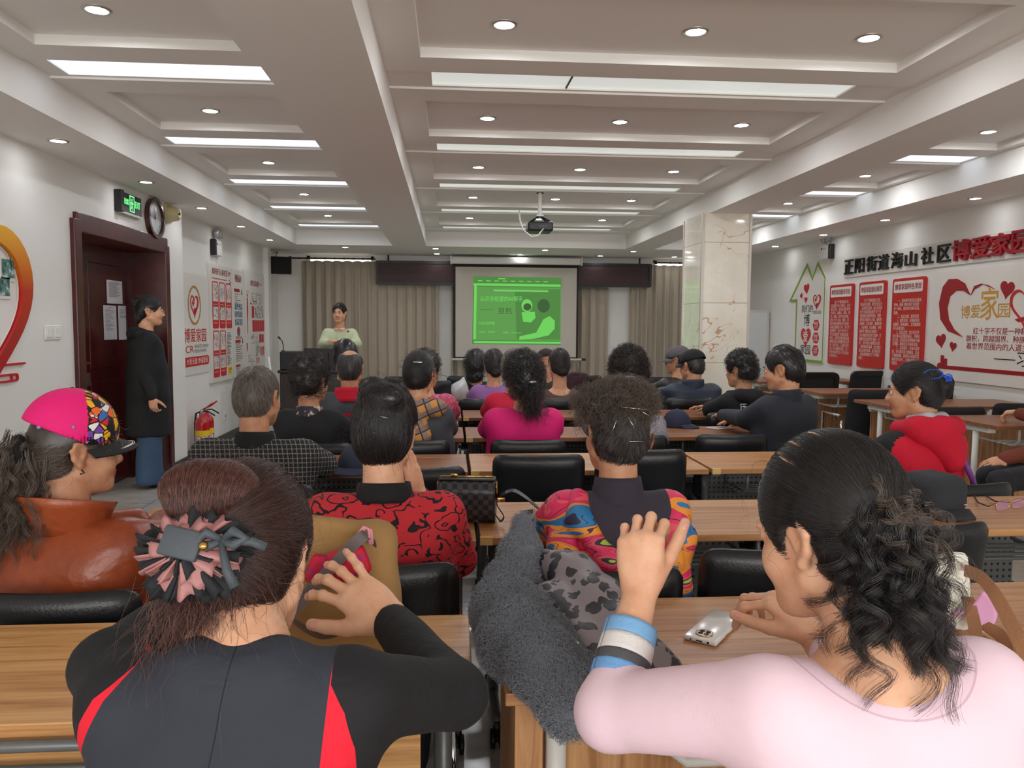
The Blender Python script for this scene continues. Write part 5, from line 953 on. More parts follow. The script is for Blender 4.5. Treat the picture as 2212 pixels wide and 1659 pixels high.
def eyes(I, look=0.0, brow=M_hblack, lid=True):
    H = I['H']
    for s in (-1, 1):
        mb = MB(); c = H(s * 0.031, 0.0845, 0.004); 
        for rr, off, mi in ((0.0125, 0.0, 0), (0.0062, 0.0085, 1)):
            q = H(s * 0.031 + look * off, 0.0845 + off, 0.003); P = [(rr * H.k * math.cos(a) * math.cos(e), rr * H.k * math.sin(a) * math.cos(e), rr * H.k * math.sin(e)) for e in np.linspace(-1.5, 1.5, 9) for a in np.linspace(0, 6.283, 13)[:-1]]; V = [q + H.R @ A_(p) for p in P]; mb.add(V, [(j * 12 + i, j * 12 + (i + 1) % 12, (j + 1) * 12 + (i + 1) % 12, (j + 1) * 12 + i) for j in range(8) for i in range(12)], mi)
        mb.build('eye', [M_eye, M_iris], I['t'], True, True)
        MB().tube([H(s * 0.013, 0.100, 0.024), H(s * 0.03, 0.099, 0.029), H(s * 0.048, 0.088, 0.024)], [0.003, 0.0042, 0.002], 6).build('eyebrow', brow, I['t'], True, True)
        MB().tube([H(s * (0.031 + dx), 0.096 - abs(dx) * 0.25, 0.0105 - dx * dx * 22) for dx in np.linspace(-0.015, 0.015, 7)], 0.0018, 6).build('eyelid', M_hblack, I['t'], True, True)
def hair(I, style, m, n=1500, r=0.0008, seed=1, t=0.014, bun=(), target=(0, -0.1, 0.0), nape=-0.085, ears=0.034, L=0.05, amp=0.006, turns=2.0, steps=7, step=0.014, vol=0.0, face=0.0, h=0.007, fly=0.04, drop=(0, 0, -0.01), bald=None, back=0.0, extra=None, jit=0.18, off=0.002, name='hair', up=0.3, out=0.5, zmin=None, zmax=None):
    H = I['H']; rng = np.random.default_rng(seed); d = cap_sdf(H, t, ears, nape, face, vol, back)
    for c, rr in bun: d.ell(H(*c), A_(rr) * H.k if not np.isscalar(rr) else rr * H.k, H.R, 0.015)
    if extra: extra(d, H)
    if style == 'curly' or fly > 0.3: d.fold = folds(0.004, 60, seed)
    if bald: d.ell(H(*bald[0]), A_(bald[1]) * H.k, H.R, 0.006, 's')
    V, F = d.mesh(h * H.k); o = mesh(name, V, F, m, I['t'], True, None, True); w = (lambda p: 1.0 * (H.loc(p)[:, 1] < 0.1))
    P = sample(V, F, n, rng); P = P[((P - H.o) * d.grad(P)).sum(1) > 0.02]
    T = H(*target)
    if zmax is not None: P = P[H.loc(P)[:, 2] < zmax]
    if zmin is not None: P = P[H.loc(P)[:, 2] > zmin]
    if style == 'updo':
        fn = lambda p: (T - p) / (np.linalg.norm(T - p, axis=1, keepdims=True) + 1e-6); S_ = flow(d, P, fn, steps, step, off, jit, rng)
        k = max(6, int(n * fly)); Q = sample(V, F, k, rng); Q = Q[H.loc(Q)[:, 2] < (zmax or 9)]; X = curls(d, Q, L, 7, amp * 1.5, 0.6, rng, 0.0, 0.6, (0, 0, -0.02))
        curves('loose_strands', S_, r, m, o); curves('flyaway_strands', X, r * 0.6, m, o)
    elif style == 'curly': curves('curl_strands', curls(d, P, L, 12, amp, turns, rng, up, out, drop), r, m, o)
    elif style == 'short':
        fn = lambda p: (p - T) / (np.linalg.norm(p - T, axis=1, keepdims=True) + 1e-6) + A_([0, 0, -0.35]); S_ = flow(d, P, fn, steps, step, off, jit, rng, 0.0006); curves('short_strands', S_, r, m, o)
    I['hair'] = o; I['hd'] = d; I['hV'], I['hF'] = V, F; return o
def collar(I, name, m, r0=0.075, r1=0.066, z0=-0.05, z1=0.03, open_=0.0, c=(0, 0), tilt=0.0, th=0.006, flare=0.0, rim=False):
    N, B = I['N'], I['B']; n = 40
    def fn(u, v):
        a = math.radians(90 + open_) + (2 * math.pi - 2 * math.radians(open_)) * u; rr = r0 + (r1 - r0) * v + flare * v * v; x, y = rr * math.cos(a), rr * 0.92 * math.sin(a); return tuple(N + B @ A_([x + c[0], y + c[1], z0 + (z1 - z0) * v - tilt * y]))
    o = MB().grid(fn, n, 5).build(name, m, I['t'], True, True); solid(o, th); return o
def ringtube(P, r, n=8): return MB().tube(P, r, n, closed=True)
def cap(I, m, vm, big=1.0, tilt=0.0, panel=None, back_gap=True, button=True, length=0.075, name='cap', hi=0.0):
    H = I['H']; d = SDF(0.01); d.ell(H(0, -0.02, 0.045 + hi * 0.4), A_([0.09, 0.112, 0.088 + hi]) * H.k * big, H.R); d.plane(H(0, 0, 0.028), H.R @ A_([0, tilt, -1.0]), 0.003)
    i_ = SDF(0.01); d.ell(H(0, -0.02, 0.03), A_([0.085, 0.107, 0.083]) * H.k * big, H.R, 0.002, 's')
    if back_gap: d.ell(H(0, -0.125, 0.025), A_([0.036, 0.05, 0.034]) * H.k, H.R, 0.004, 's')
    V, F = d.mesh(0.0055); L = H.loc(V[F].mean(1)); mi = np.zeros(len(F), int)
    if panel: mi = panel(L).astype(int)
    o = mesh(name, V, F, m, I['t'], True, mi, True); mb = MB(); n = 18
    for sgn in (0, 1):
        for j in range(7):
            for i in range(n):
                a = math.radians(-78 + 156 * i / (n - 1)); u = j / 6; R_ = 0.088 * big; x = R_ * math.sin(a); y = -0.02 + 0.108 * big * math.cos(a) + u * length * math.cos(a) ** 0.6 if abs(math.cos(a)) > 0 else 0; z = 0.034 - 0.022 * (math.sin(a) ** 2) - u * 0.02 - sgn * 0.004; mb.V.append(tuple(H(x * (1 + 0.02 * u), y, z)))
    g = lambda i, j, s: s * 7 * n + j * n + i
    for j in range(6):
        for i in range(n - 1): mb.F += [(g(i, j, 0), g(i + 1, j, 0), g(i + 1, j + 1, 0), g(i, j + 1, 0)), (g(i, j, 1), g(i, j + 1, 1), g(i + 1, j + 1, 1), g(i + 1, j, 1))]
    for i in range(n - 1): mb.F += [(g(i, 6, 0), g(i + 1, 6, 0), g(i + 1, 6, 1), g(i, 6, 1))]
    mb.M = [0] * len(mb.F); v = mb.build('visor', vm, o, True, True)
    if button: MB().lathe([(0.012, 0), (0.011, 0.004), (0.0, 0.007)], 12, Matrix.Translation(Vector(H(0, -0.02, 0.132 * (0.5 + big / 2) + hi * 1.4))) @ Matrix(H.R.tolist()).to_4x4(), cap=False).build('button', vm, o, True, True)
    return o

# --- cloth patterns
def pat_check(t, c):
    x = t.sep(t.coord((52, 52, 52))); g = None
    for i, j in ((0, 2), (2, 0)):
        a = t.math('LESS_THAN', t.math('ABSOLUTE', t.math('SUBTRACT', t.math('FRACT', t.math('ADD', x[i], t.math('MULTIPLY', x[1], 0.35 if i == 0 else 0.15))), 0.5)), 0.085); b = t.math('GREATER_THAN', t.math('FRACT', t.math('MULTIPLY', x[j], 3.1)), 0.35); q = t.math('MULTIPLY', a, b); g = q if g is None else t.math('MAXIMUM', g, q)
    t.col(t.mix(g, lin((24, 25, 29)), lin((138, 134, 128)))); t.bump(t.noise(t.coord(), 200, 3), 0.2, 0.005)
def pat_cloud(t, c):
    v = t.coord((1, 1, 1.35)); v2 = t.n('ShaderNodeMix', data_type='VECTOR'); nz = t.n('ShaderNodeTexNoise'); nz.inputs['Scale'].default_value = 16; nz.inputs['Detail'].default_value = 1.5; t.l(v, nz.inputs['Vector']); v2.inputs[0].default_value = 0.075; t.l(v, v2.inputs[4]); t.l(nz.outputs['Color'], v2.inputs[5])
    vo = t.n('ShaderNodeTexVoronoi'); vo.inputs['Scale'].default_value = 14; t.l(v2.outputs[1], vo.inputs['Vector']); d = vo.outputs['Distance']; s = t.math('ABSOLUTE', t.math('SUBTRACT', t.math('FRACT', t.math('MULTIPLY', d, 3.4)), 0.5)); m = t.math('LESS_THAN', s, 0.12)
    gap = t.math('GREATER_THAN', t.noise(v, 26, 1), 0.40); m = t.math('MULTIPLY', m, gap); t.col(t.mix(m, lin((196, 40, 50)), lin((26, 16, 20)))); t.bump(t.noise(t.coord((1, 1, 0.6)), 420, 2), 0.35, 0.004)
def pat_scarf(t, c):
    v = t.coord((0.55, 1, 1.9), rot=(0, -0.6, 0.2)); n = t.n('ShaderNodeTexNoise'); n.inputs['Scale'].default_value = 4.2; n.inputs['Detail'].default_value = 2.0; n.inputs['Distortion'].default_value = 1.2; t.l(v, n.inputs['Vector']); f = n.outputs['Fac']
    cols = [(0.0, (34, 40, 70)), (0.3, (40, 120, 176)), (0.38, (238, 148, 50)), (0.46, (222, 44, 96)), (0.54, (232, 84, 104)), (0.58, (44, 36, 54)), (0.61, (176, 190, 70)), (0.64, (240, 156, 62)), (0.7, (206, 36, 82)), (0.78, (34, 116, 180))]
    base = t.ramp(f, [(p, lin(q)) for p, q in cols], 'CONSTANT'); w = t.math('LESS_THAN', t.math('ABSOLUTE', t.math('SUBTRACT', t.math('FRACT', t.math('MULTIPLY', f, 26)), 0.5)), 0.07); g = t.math('GREATER_THAN', t.noise(v, 9, 1), 0.5); t.col(t.mix(t.math('MULTIPLY', w, g), base, lin((70, 26, 46)))); t.bump(t.noise(t.coord(), 300, 2), 0.15, 0.003)
def pat_leopard(t, c):
    v = t.coord((1, 1, 1)); v2 = t.n('ShaderNodeMix', data_type='VECTOR'); nz = t.n('ShaderNodeTexNoise'); nz.inputs['Scale'].default_value = 26; nz.inputs['Detail'].default_value = 2; t.l(v, nz.inputs['Vector']); v2.inputs[0].default_value = 0.035; t.l(v, v2.inputs[4]); t.l(nz.outputs['Color'], v2.inputs[5])
    vo = t.n('ShaderNodeTexVoronoi'); vo.inputs['Scale'].default_value = 32; vo.inputs['Randomness'].default_value = 0.85; t.l(v2.outputs[1], vo.inputs['Vector']); m = t.math('LESS_THAN', vo.outputs['Distance'], t.math('ADD', 0.40, t.math('MULTIPLY', t.noise(v, 20, 1), 0.14))); t.col(t.mix(m, lin((132, 122, 126)), lin((44, 42, 48)))); t.bump(t.noise(v, 14, 2), 0.25, 0.01)
def pat_floral(bg, cs, sc=55):
    def fn(t, c):
        v = t.coord(); a = t.ramp(t.noise(v, sc, 2, 0.5, 0.5), [(0.0, lin(bg)), (0.56, lin(cs[0])), (0.62, lin(cs[1])), (0.68, lin(cs[2]))], 'CONSTANT'); t.col(t.mix(t.math('MULTIPLY', t.noise(v, 12, 3), 0.5), a, lin(bg)))
    return fn
def pat_plaid(t, c):
    x = t.sep(t.coord((1, 1, 1), rot=(0, 0.35, 0))); col = lin((196, 138, 70))
    def ln(i, f, w, o=0.0): return t.math('LESS_THAN', t.math('ABSOLUTE', t.math('SUBTRACT', t.math('FRACT', t.math('ADD', t.math('MULTIPLY', x[i], f), o)), 0.5)), w)
    a = t.mix(ln(0, 14, 0.24), col, lin((142, 118, 104))); a = t.mix(ln(2, 14, 0.22, 0.3), a, lin((128, 104, 96))); a = t.mix(ln(0, 14, 0.05, 0.2), a, lin((44, 40, 50))); t.col(t.mix(ln(2, 14, 0.05, 0.5), a, lin((52, 44, 50))))
def pat_leather(t, c):
    v = t.coord(); t.col(t.ramp(t.noise(v, 5, 5, 0.6), [(0.3, lin((128, 54, 28))), (0.7, lin((168, 82, 46)))])); h = t.math('ADD', t.math('MULTIPLY', t.noise(v, 9, 3, 0.5, 1.2), 1.0), t.math('MULTIPLY', t.noise(v, 160, 2), 0.06)); t.bump(h, 0.5, 0.012)
def pat_capfront(t, c):
    v = t.coord(); vo = t.n('ShaderNodeTexVoronoi'); vo.inputs['Scale'].default_value = 42; vo.distance = 'MANHATTAN'; t.l(v, vo.inputs['Vector']); ed = t.n('ShaderNodeTexVoronoi', feature='DISTANCE_TO_EDGE'); ed.inputs['Scale'].default_value = 42; t.l(v, ed.inputs['Vector'])
    a = t.ramp(t.sep(vo.outputs['Color'])[0], [(0.0, lin((16, 16, 20))), (0.24, lin((246, 186, 24))), (0.42, lin((238, 238, 240))), (0.55, lin((126, 66, 170))), (0.66, lin((214, 36, 50))), (0.78, lin((56, 110, 190))), (0.86, lin((240, 110, 40)))], 'CONSTANT'); t.col(t.mix(t.math('LESS_THAN', ed.outputs['Distance'], 0.05), a, lin((14, 14, 18))))
M_check = cloth('check_tweed', (26, 27, 31), 0.9, fn=pat_check, b=None, var=0); M_cloud = cloth('red_cloud_knit', (196, 42, 52), 0.85, fn=pat_cloud, b=None, var=0); M_scarf = cloth('scarf_print', (222, 44, 96), 0.6, fn=pat_scarf, b=None, var=0); M_leop = cloth('leopard_lining', (132, 122, 126), 0.45, fn=pat_leopard, b=None, var=0); M_plaid = cloth('plaid_cloth', (196, 138, 70), 0.85, fn=pat_plaid, b=None, var=0); M_rust = mat('rust_leather', (156, 72, 40), 0.33, fn=pat_leather)
M_vest = cloth('vest_dark', (44, 48, 58), 0.8); M_vred = cloth('vest_red', (226, 22, 48), 0.75); M_blk = cloth('black_knit', (20, 20, 23), 0.85); M_pinks = cloth('pale_pink_sweatshirt', (238, 208, 220), 0.85, b=(260, 0.2), var=0.03); M_mag = cloth('magenta_knit', (206, 10, 106), 0.8); M_crim = cloth('crimson_fleece', (196, 6, 44), 0.85); M_red2 = cloth('red_knit', (196, 14, 58), 0.8); M_navy = cloth('navy_nylon', (32, 42, 60), 0.55); M_dnavy = cloth('dark_navy_cloth', (34, 38, 48), 0.8); M_charc = cloth('charcoal_jacket', (60, 62, 68), 0.8); M_brownk = cloth('brown_knit', (92, 70, 60), 0.85, b=(60, 0.6)); M_lilac = cloth('lilac_knit', (150, 104, 164), 0.85); M_olive = cloth('olive_jacket', (44, 42, 34), 0.8); M_mint = cloth('mint_sweater', (196, 206, 170), 0.85); M_denim = cloth('blue_denim', (60, 86, 116), 0.85, b=(300, 0.25), var=0.2); M_rustk = cloth('rust_brown_knit', (112, 52, 36), 0.85); M_floralp = cloth('pink_floral_top', (186, 70, 96), 0.7, fn=pat_floral((186, 66, 96), ((216, 150, 160), (110, 110, 170), (232, 216, 206))), b=None, var=0); M_floralg = cloth('grey_floral_top', (118, 116, 124), 0.7, fn=pat_floral((112, 110, 120), ((146, 140, 146), (178, 126, 116), (160, 150, 96)), 48), b=None, var=0)
M_gold2 = mat('gold_metal', (212, 168, 96), 0.2, metal=1.0); M_silver = mat('silver_metal', (206, 206, 210), 0.2, metal=1.0)

M_hred2 = hairmat('hair_auburn_dark', (30, 20, 20), (86, 58, 52))
# ---------------------------------------------------------------- 1 woman in the black and red vest
wrA = at(852, 1352, 1.40); elA = at(980, 1498, 1.20)
I = person('woman in black vest with red side panels reaching into a tan bag', at(545, 1208, 1.17), yaw=-6, pitch=24, roll=-4, k=0.95, skin=M_skin, sw=0.152, nb=(0.018, -0.13, -0.09), lean=(-0.03, -0.10), neckup=(-0.03, -0.02, 0.05), top=[M_blk, M_vest, M_vred], tname='sweater', b=1.02, h=0.009, hh=0.005, fold=(0.0022, 22), drop=0.062, arms={'L': (at(240, 1440, 1.13), at(395, 1310, 1.36)), 'R': (elA, wrA)}, handkw={'R': dict(wr=wrA + A_([-0.004, 0.01, 0.004]), dr=at(705, 1238, 1.46) - wrA, nr=(0.15, -0.72, 0.68), curl=(10, 16, 12), per=[(14, 28, 20), (8, 34, 22), (2, 22, 20), (-14, 12, 14)], spread=0.15, thumb=(0.75, 0.66, -0.15), sc=1.08, fat=1.14, fr=(0.03, 0.031))})
def _vest(t, c, N=I['N'] - A_(I['t'].location)):
    p = t.n('ShaderNodeTexCoord').outputs['Object']; x = t.sep(p); X = t.math('SUBTRACT', x[0], float(N[0])); Y = t.math('SUBTRACT', x[1], float(N[1])); Zr = t.math('SUBTRACT', x[2], float(N[2])); f = t.math('DIVIDE', t.math('MULTIPLY', Zr, -1.0), 0.2)
    def wd(st): r = t.ramp(f, [(a, (w * 4, w * 4, w * 4)) for a, w in st]); q = t.n('ShaderNodeSeparateColor'); t.l(r, q.inputs[0]); return t.math('MULTIPLY', q.outputs[0], 0.25)
    right = t.math('GREATER_THAN', X, 0.0); ax = t.math('ABSOLUTE', X)
    r1, r2 = wd([(0.0, 0.124), (0.75, 0.112), (1, 0.11)]), wd([(0.1, 0.124), (0.25, 0.143), (0.48, 0.156), (0.75, 0.159)]); l1, l2 = wd([(0.0, 0.128), (0.15, 0.155), (0.3, 0.170), (0.55, 0.192), (0.8, 0.2)]), wd([(0.0, 0.129), (0.15, 0.170), (0.3, 0.187), (0.55, 0.199), (0.8, 0.203)])
    sel = lambda a, b: t.math('ADD', t.math('MULTIPLY', right, a), t.math('MULTIPLY', t.math('SUBTRACT', 1.0, right), b)); w1, w2 = sel(r1, l1), sel(r2, l2); bk = t.math('LESS_THAN', Y, 0.10)
    i1 = t.math('MULTIPLY', t.math('LESS_THAN', ax, w1), bk); i2 = t.math('MULTIPLY', t.math('LESS_THAN', ax, w2), bk); seam = t.math('LESS_THAN', t.math('ABSOLUTE', t.math('ADD', X, t.math('MULTIPLY', f, 0.03))), 0.0009)
    t.col(t.mix(i1, t.mix(i2, lin((20, 20, 23)), lin((226, 22, 48))), t.mix(seam, lin((44, 48, 58)), lin((18, 19, 24))))); t.bump(t.math('ADD', t.noise(t.coord((1, 1, 1.6)), 15, 4, 0.5, 1.5), t.math('MULTIPLY', t.noise(t.coord(), 260, 2), 0.06)), 0.22, 0.02)
I['top'].data.materials.clear(); I['top'].data.materials.append(cloth('vest_and_sweater', (40, 42, 50), 0.82, fn=_vest, b=None, var=0))
hair(I, 'updo', M_hred2, 14000, 0.00032, 11, t=0.016, vol=0.012, bun=[((-0.03, -0.10, 0.075), (0.058, 0.042, 0.048))], target=(-0.03, -0.125, 0.01), nape=-0.075, steps=9, step=0.013, fly=0.02, L=0.06, h=0.006, jit=0.08, back=0.015); H = I['H']; rng = np.random.default_rng(5)
root = A_([H(-0.03 + rng.normal() * 0.03, -0.12 + rng.normal() * 0.01, -0.04 + rng.normal() * 0.02) for _ in range(700)]); curves('loose_locks', locks(root, A_([[0.0, -0.25, -1.0]]) + rng.normal(size=(700, 3)) * 0.16, 0.15, 14, 0.006, 1.6, rng, 0.3, 0.03), 0.0003, M_hred, I['hair'])
# roll of hair swept over the scrunchie
rb = np.random.default_rng(8); P = []
for _ in range(3600):
    u = rb.uniform(-1, 1); q_ = (1 - abs(u) ** 3.5) ** 0.5 * 0.9 + 0.1; P.append([H(-0.03 + u * 0.066 + 0.012 * u * math.cos(a), -0.105 - q_ * (0.058 * math.sin(a) + 0.010 * rb.random()), 0.075 + q_ * 0.058 * math.cos(a) * (1 - 0.25 * u * u) + rb.normal() * 0.001) for a in np.linspace(0.2, 2.7, 9)])
curves('bun_roll', A_(P), 0.00036, M_hred, I['hair'])
# ruffled scrunchie, lace edge, ribbon bow and clip
M_lace = cloth('black_lace', (30, 31, 36), 0.8); M_dusty = cloth('dusty_pink_satin', (176, 122, 120), 0.55); M_rib = cloth('grey_ribbon', (70, 76, 82), 0.6)
cS = A_([-0.027, -0.155, -0.012])
def ruffle(nm, r0, r1, amp, nw, m, ph, dy):
    def fn(u, v):
        a = 6.283 * u; rr = r0 + (r1 - r0) * v; wv = math.sin(nw * a + ph + 1.3 * math.sin(3 * a + 2 * ph)) * amp * (0.4 + v) * (0.75 + 0.45 * math.sin(2 * a + ph)); rr = rr * (1 + 0.10 * math.sin(5 * a + 3 * ph)); return tuple(H(cS[0] + rr * math.cos(a) * 1.05, cS[1] - dy - 0.018 * (1 - v) + wv * 0.9, cS[2] + rr * 0.86 * math.sin(a) + 0.4 * amp * math.cos(nw * a * 1.3 + ph)))
    o = MB().grid(fn, 170, 6).build(nm, m, I['t'], True, True); solid(o, 0.0015); return o
sc = ruffle('scrunchie', 0.024, 0.074, 0.011, 15, M_lace, 0, 0.0)
for nm, a in (('satin_ruffle', (0.022, 0.063, 0.012, 13, M_dusty, 1.2, 0.010)), ('lace_ruffle', (0.03, 0.071, 0.012, 17, M_lace, 2.2, 0.004)), ('satin_ruffle', (0.016, 0.05, 0.011, 10, M_dusty, 0.4, 0.02)), ('lace_ruffle', (0.012, 0.036, 0.010, 9, M_lace, 3.0, 0.024))): ruffle(nm, *a).parent = sc; 
for o_ in list(sc.children): o_.location = (0, 0, 0)
X = Matrix.Translation(Vector(H(cS[0] - 0.002, cS[1] - 0.042, cS[2] + 0.01))) @ Matrix(H.R.tolist()).to_4x4() @ Matrix.Rotation(0.28, 4, 'Y'); MB().rbox((-0.026, -0.005, -0.019), (0.026, 0.005, 0.019), 0.003, 2, X).build('ribbon_patch', M_rib, sc, True, True)
mb = MB()
for s in (-1, 1): mb.tube([H(cS[0] + 0.05, cS[1] - 0.035, cS[2] + 0.012), H(cS[0] + 0.05 + s * 0.018, cS[1] - 0.045, cS[2] + 0.022), H(cS[0] + 0.05 + s * 0.034, cS[1] - 0.04, cS[2] + 0.012), H(cS[0] + 0.05 + s * 0.018, cS[1] - 0.04, cS[2] + 0.004), H(cS[0] + 0.05, cS[1] - 0.036, cS[2] + 0.01)], [0.004, 0.007, 0.006, 0.007, 0.004], 8)
mb.tube([H(cS[0] + 0.05, cS[1] - 0.038, cS[2] + 0.01), H(cS[0] + 0.062, cS[1] - 0.042, cS[2] - 0.03), H(cS[0] + 0.072, cS[1] - 0.036, cS[2] - 0.05)], [0.004, 0.006, 0.007], 8).tube([H(cS[0] + 0.05, cS[1] - 0.038, cS[2] + 0.01), H(cS[0] + 0.09, cS[1] - 0.036, cS[2] + 0.008), H(cS[0] + 0.108, cS[1] - 0.03, cS[2] + 0.0)], [0.004, 0.006, 0.006], 8).build('bow', M_rib, sc, True, True)
MB().lathe([(0, -0.006), (0.005, -0.004), (0.0065, 0), (0.005, 0.004), (0, 0.006)], 12, Matrix.Translation(Vector(H(cS[0] + 0.03, cS[1] - 0.046, cS[2] + 0.004))), cap=False).build('bead', M_gold2, sc, True, True)

# ---------------------------------------------------------------- 2 woman in the pale pink sweatshirt
elB = at(1318, 1535, 1.10); wrB = at(1383, 1282, 1.22); cuff = elB + (wrB - elB) * 0.27; wrB2 = at(1758, 1374, 1.33)
I = person('woman in pale pink sweatshirt with curly black ponytail, hand raised', at(1788, 1150, 1.09), yaw=29, pitch=15, roll=0, k=1.0, skin=M_skin, sw=0.165, byaw=8, nb=(0.0, -0.12, -0.15), lean=(0.01, -0.10), top=[M_pinks], tname='sweatshirt', b=1.06, h=0.009, hh=0.0048, fold=(0.0026, 13), drop=0.045, bare=True, cut=((0, 0.0, 0.082), (0.122, 0.132, 0.10), -18), arms={'L': (elB, cuff), 'R': (at(2010, 1640, 1.12), at(1800, 1420, 1.28))},
    handkw={'L': dict(wr=wrB, dr=A_([0.03, 0.12, 1.0]), nr=(-0.42, -0.88, 0.1), elbow=cuff - (wrB - elB) * 0.1, fr=(0.036, 0.027), per=[(58, 62, 30), (50, 70, 36), (46, 74, 36), (44, 76, 36)], thumb=(0.8, 0.42, -0.42), tcurl=0.2, sc=1.02), 'R': dict(wr=wrB2, dr=at(1660, 1285, 1.38) - wrB2, nr=(0.42, -0.35, 0.83), elbow=at(1800, 1430, 1.28), fr=(0.034, 0.027), per=[(52, 44, 20), (46, 50, 24), (44, 54, 24), (40, 56, 24)], thumb=(0.8, 0.36, -0.42), tcurl=0.4, sc=1.06)})
ax = (wrB - elB) / np.linalg.norm(wrB - elB); e1 = np.cross(ax, [0, 1, 0]); e1 /= np.linalg.norm(e1); e2 = np.cross(ax, e1)
for nm, col, t0, t1, r_ in (('blue_cuff_base', (112, 164, 216), 0.24, 0.335, 0.0435), ('grey_cuff_band', (84, 82, 86), 0.33, 0.415, 0.0435), ('white_cuff_band', (226, 222, 220), 0.41, 0.56, 0.043), ('blue_cuff_band', (124, 176, 222), 0.555, 0.69, 0.043)):
    def fn(u, v, t0=t0, t1=t1, r_=r_): a = 6.283 * u; q = elB + (wrB - elB) * (t0 + (t1 - t0) * v); return tuple(q + (e1 * math.cos(a) + e2 * math.sin(a)) * (r_ - 0.004 * (t0 + v * (t1 - t0))))
    solid(MB().grid(fn, 40, 5).build(nm, cloth(nm, col, 0.8, b=(320, 0.3)), I['t'], True, True), 0.003)
# rib neckband following the cut
def _rib(t, c, I=I):
    Bq = I['B'] @ Rm(0, -18); c0 = I['N'] + I['B'] @ A_([0, 0, 0.082]) - A_(I['t'].location); p = t.n('ShaderNodeTexCoord').outputs['Object']; s2 = None
    for i, r_ in enumerate((0.122, 0.132, 0.10)):
        dp = t.n('ShaderNodeVectorMath', operation='DOT_PRODUCT'); t.l(p, dp.inputs[0]); dp.inputs[1].default_value = tuple(Bq[:, i] / r_); q = t.math('SUBTRACT', dp.outputs['Value'], float(c0 @ Bq[:, i] / r_)); q = t.math('MULTIPLY', q, q); s2 = q if s2 is None else t.math('ADD', s2, q)
    rr = t.math('SQRT', s2); seam = t.math('LESS_THAN', t.math('ABSOLUTE', t.math('SUBTRACT', rr, 1.2)), 0.012); band_ = t.math('LESS_THAN', rr, 1.2); t.col(t.mix(seam, t.mix(band_, lin((238, 208, 220)), lin((235, 203, 216))), lin((214, 178, 194)))); t.bump(t.math('ADD', t.noise(t.coord(), 420, 2), t.math('MULTIPLY', t.noise(t.coord((1, 1, 1.5)), 9, 3, 0.5, 1.0), 6.0)), 0.10, 0.004)
I['top'].data.materials.clear(); I['top'].data.materials.append(cloth('pink_ribbed', (238, 208, 220), 0.85, fn=_rib, b=None, var=0))
H = I['H']; KN = (-0.04, -0.118, 0.004)
hair(I, 'updo', M_hblack, 14000, 0.00032, 21, t=0.014, vol=0.012, target=KN, nape=-0.062, steps=11, step=0.013, fly=0.004, L=0.04, h=0.0055, jit=0.06, bun=[((-0.038, -0.116, 0.0), (0.03, 0.028, 0.03))], off=0.0016)
rng = np.random.default_rng(4); kn = H(*KN); n = 10800; root = kn + rng.normal(size=(n, 3)) * A_([0.02, 0.018, 0.018]); dirs = A_([[0.17, -0.06, -0.85]]) + rng.normal(size=(n, 3)) * A_([0.13, 0.16, 0.16])
curves('ponytail_curls', locks(root, dirs, 0.20, 28, 0.012, 2.8, rng, 1.0, 0.022, 40), 0.0003, M_hblack, I['hair'])
root = kn + rng.normal(size=(500, 3)) * 0.02; curves('brown_curls', locks(root, A_([[0.55, 0.0, 0.1]]) + rng.normal(size=(500, 3)) * 0.25, 0.09, 20, 0.010, 2.4, rng, 2.2, 0.02, 16), 0.0003, M_hcurl, I['hair'])
for r0 in ((-0.035, 0.035, 0.125), (-0.02, 0.02, 0.13), (-0.048, 0.02, 0.118), (-0.008, 0.0, 0.135)):
    T = H(*KN); S_ = flow(I['hd'], A_([H(*r0)]), lambda p: (T - p) / (np.linalg.norm(T - p, axis=1, keepdims=True) + 1e-6), 9, 0.009, 0.0004, 0.0, rng); MB().tube(list(S_[0]), [0.0012, 0.0026, 0.003, 0.003, 0.0028, 0.0026, 0.002, 0.0015, 0.0008], 6).build('scalp_parting', M_skin, I['hair'], True, True)
MB().tube([H(x, -0.158, 0.03 + 0.0 * x) for x in (-0.01, 0.0, 0.01)], 0.003, 6).build('hair_tie', M_black, I['t'], True, True)
_d = SDF(0.02); head_sdf(_d, H, False, I['N'] + A_([0, 0, -0.02])); _d.cone(I['N'] + A_([0, 0.01, -0.03]), I['N'] - A_([0, 0, 0.14]), 0.06, 0.08, 0.04)
for s in (-1, 1): SS = I['S' + ('L' if s < 0 else 'R')]; _d.cone(I['N'] - A_([0, 0, 0.05]), SS - I['B'][:, 0] * s * 0.03, 0.05 * 1.06 - 0.006, 0.05 * 1.06 - 0.006, 0.05)
def march(d, px, py, y0):
    v = wray(px, py); v = v / np.linalg.norm(v); p = at(px, py, y0)[None]
    for _ in range(80): p = p + v * np.clip(d.eval(p), -0.02, 0.03)[:, None]
    return p[0] + d.grad(p)[0] * 0.001
NK = [march(_d, x, y, 0.7) for x, y in ((1690, 1374), (1712, 1358), (1738, 1344), (1770, 1333), (1805, 1325), (1840, 1320), (1875, 1317), (1905, 1319))]; MB().tube([q for q in NK if abs(_d.eval(q[None])[0]) < 0.005], 0.0011, 6).build('necklace', M_silver, I['t'], True, True)

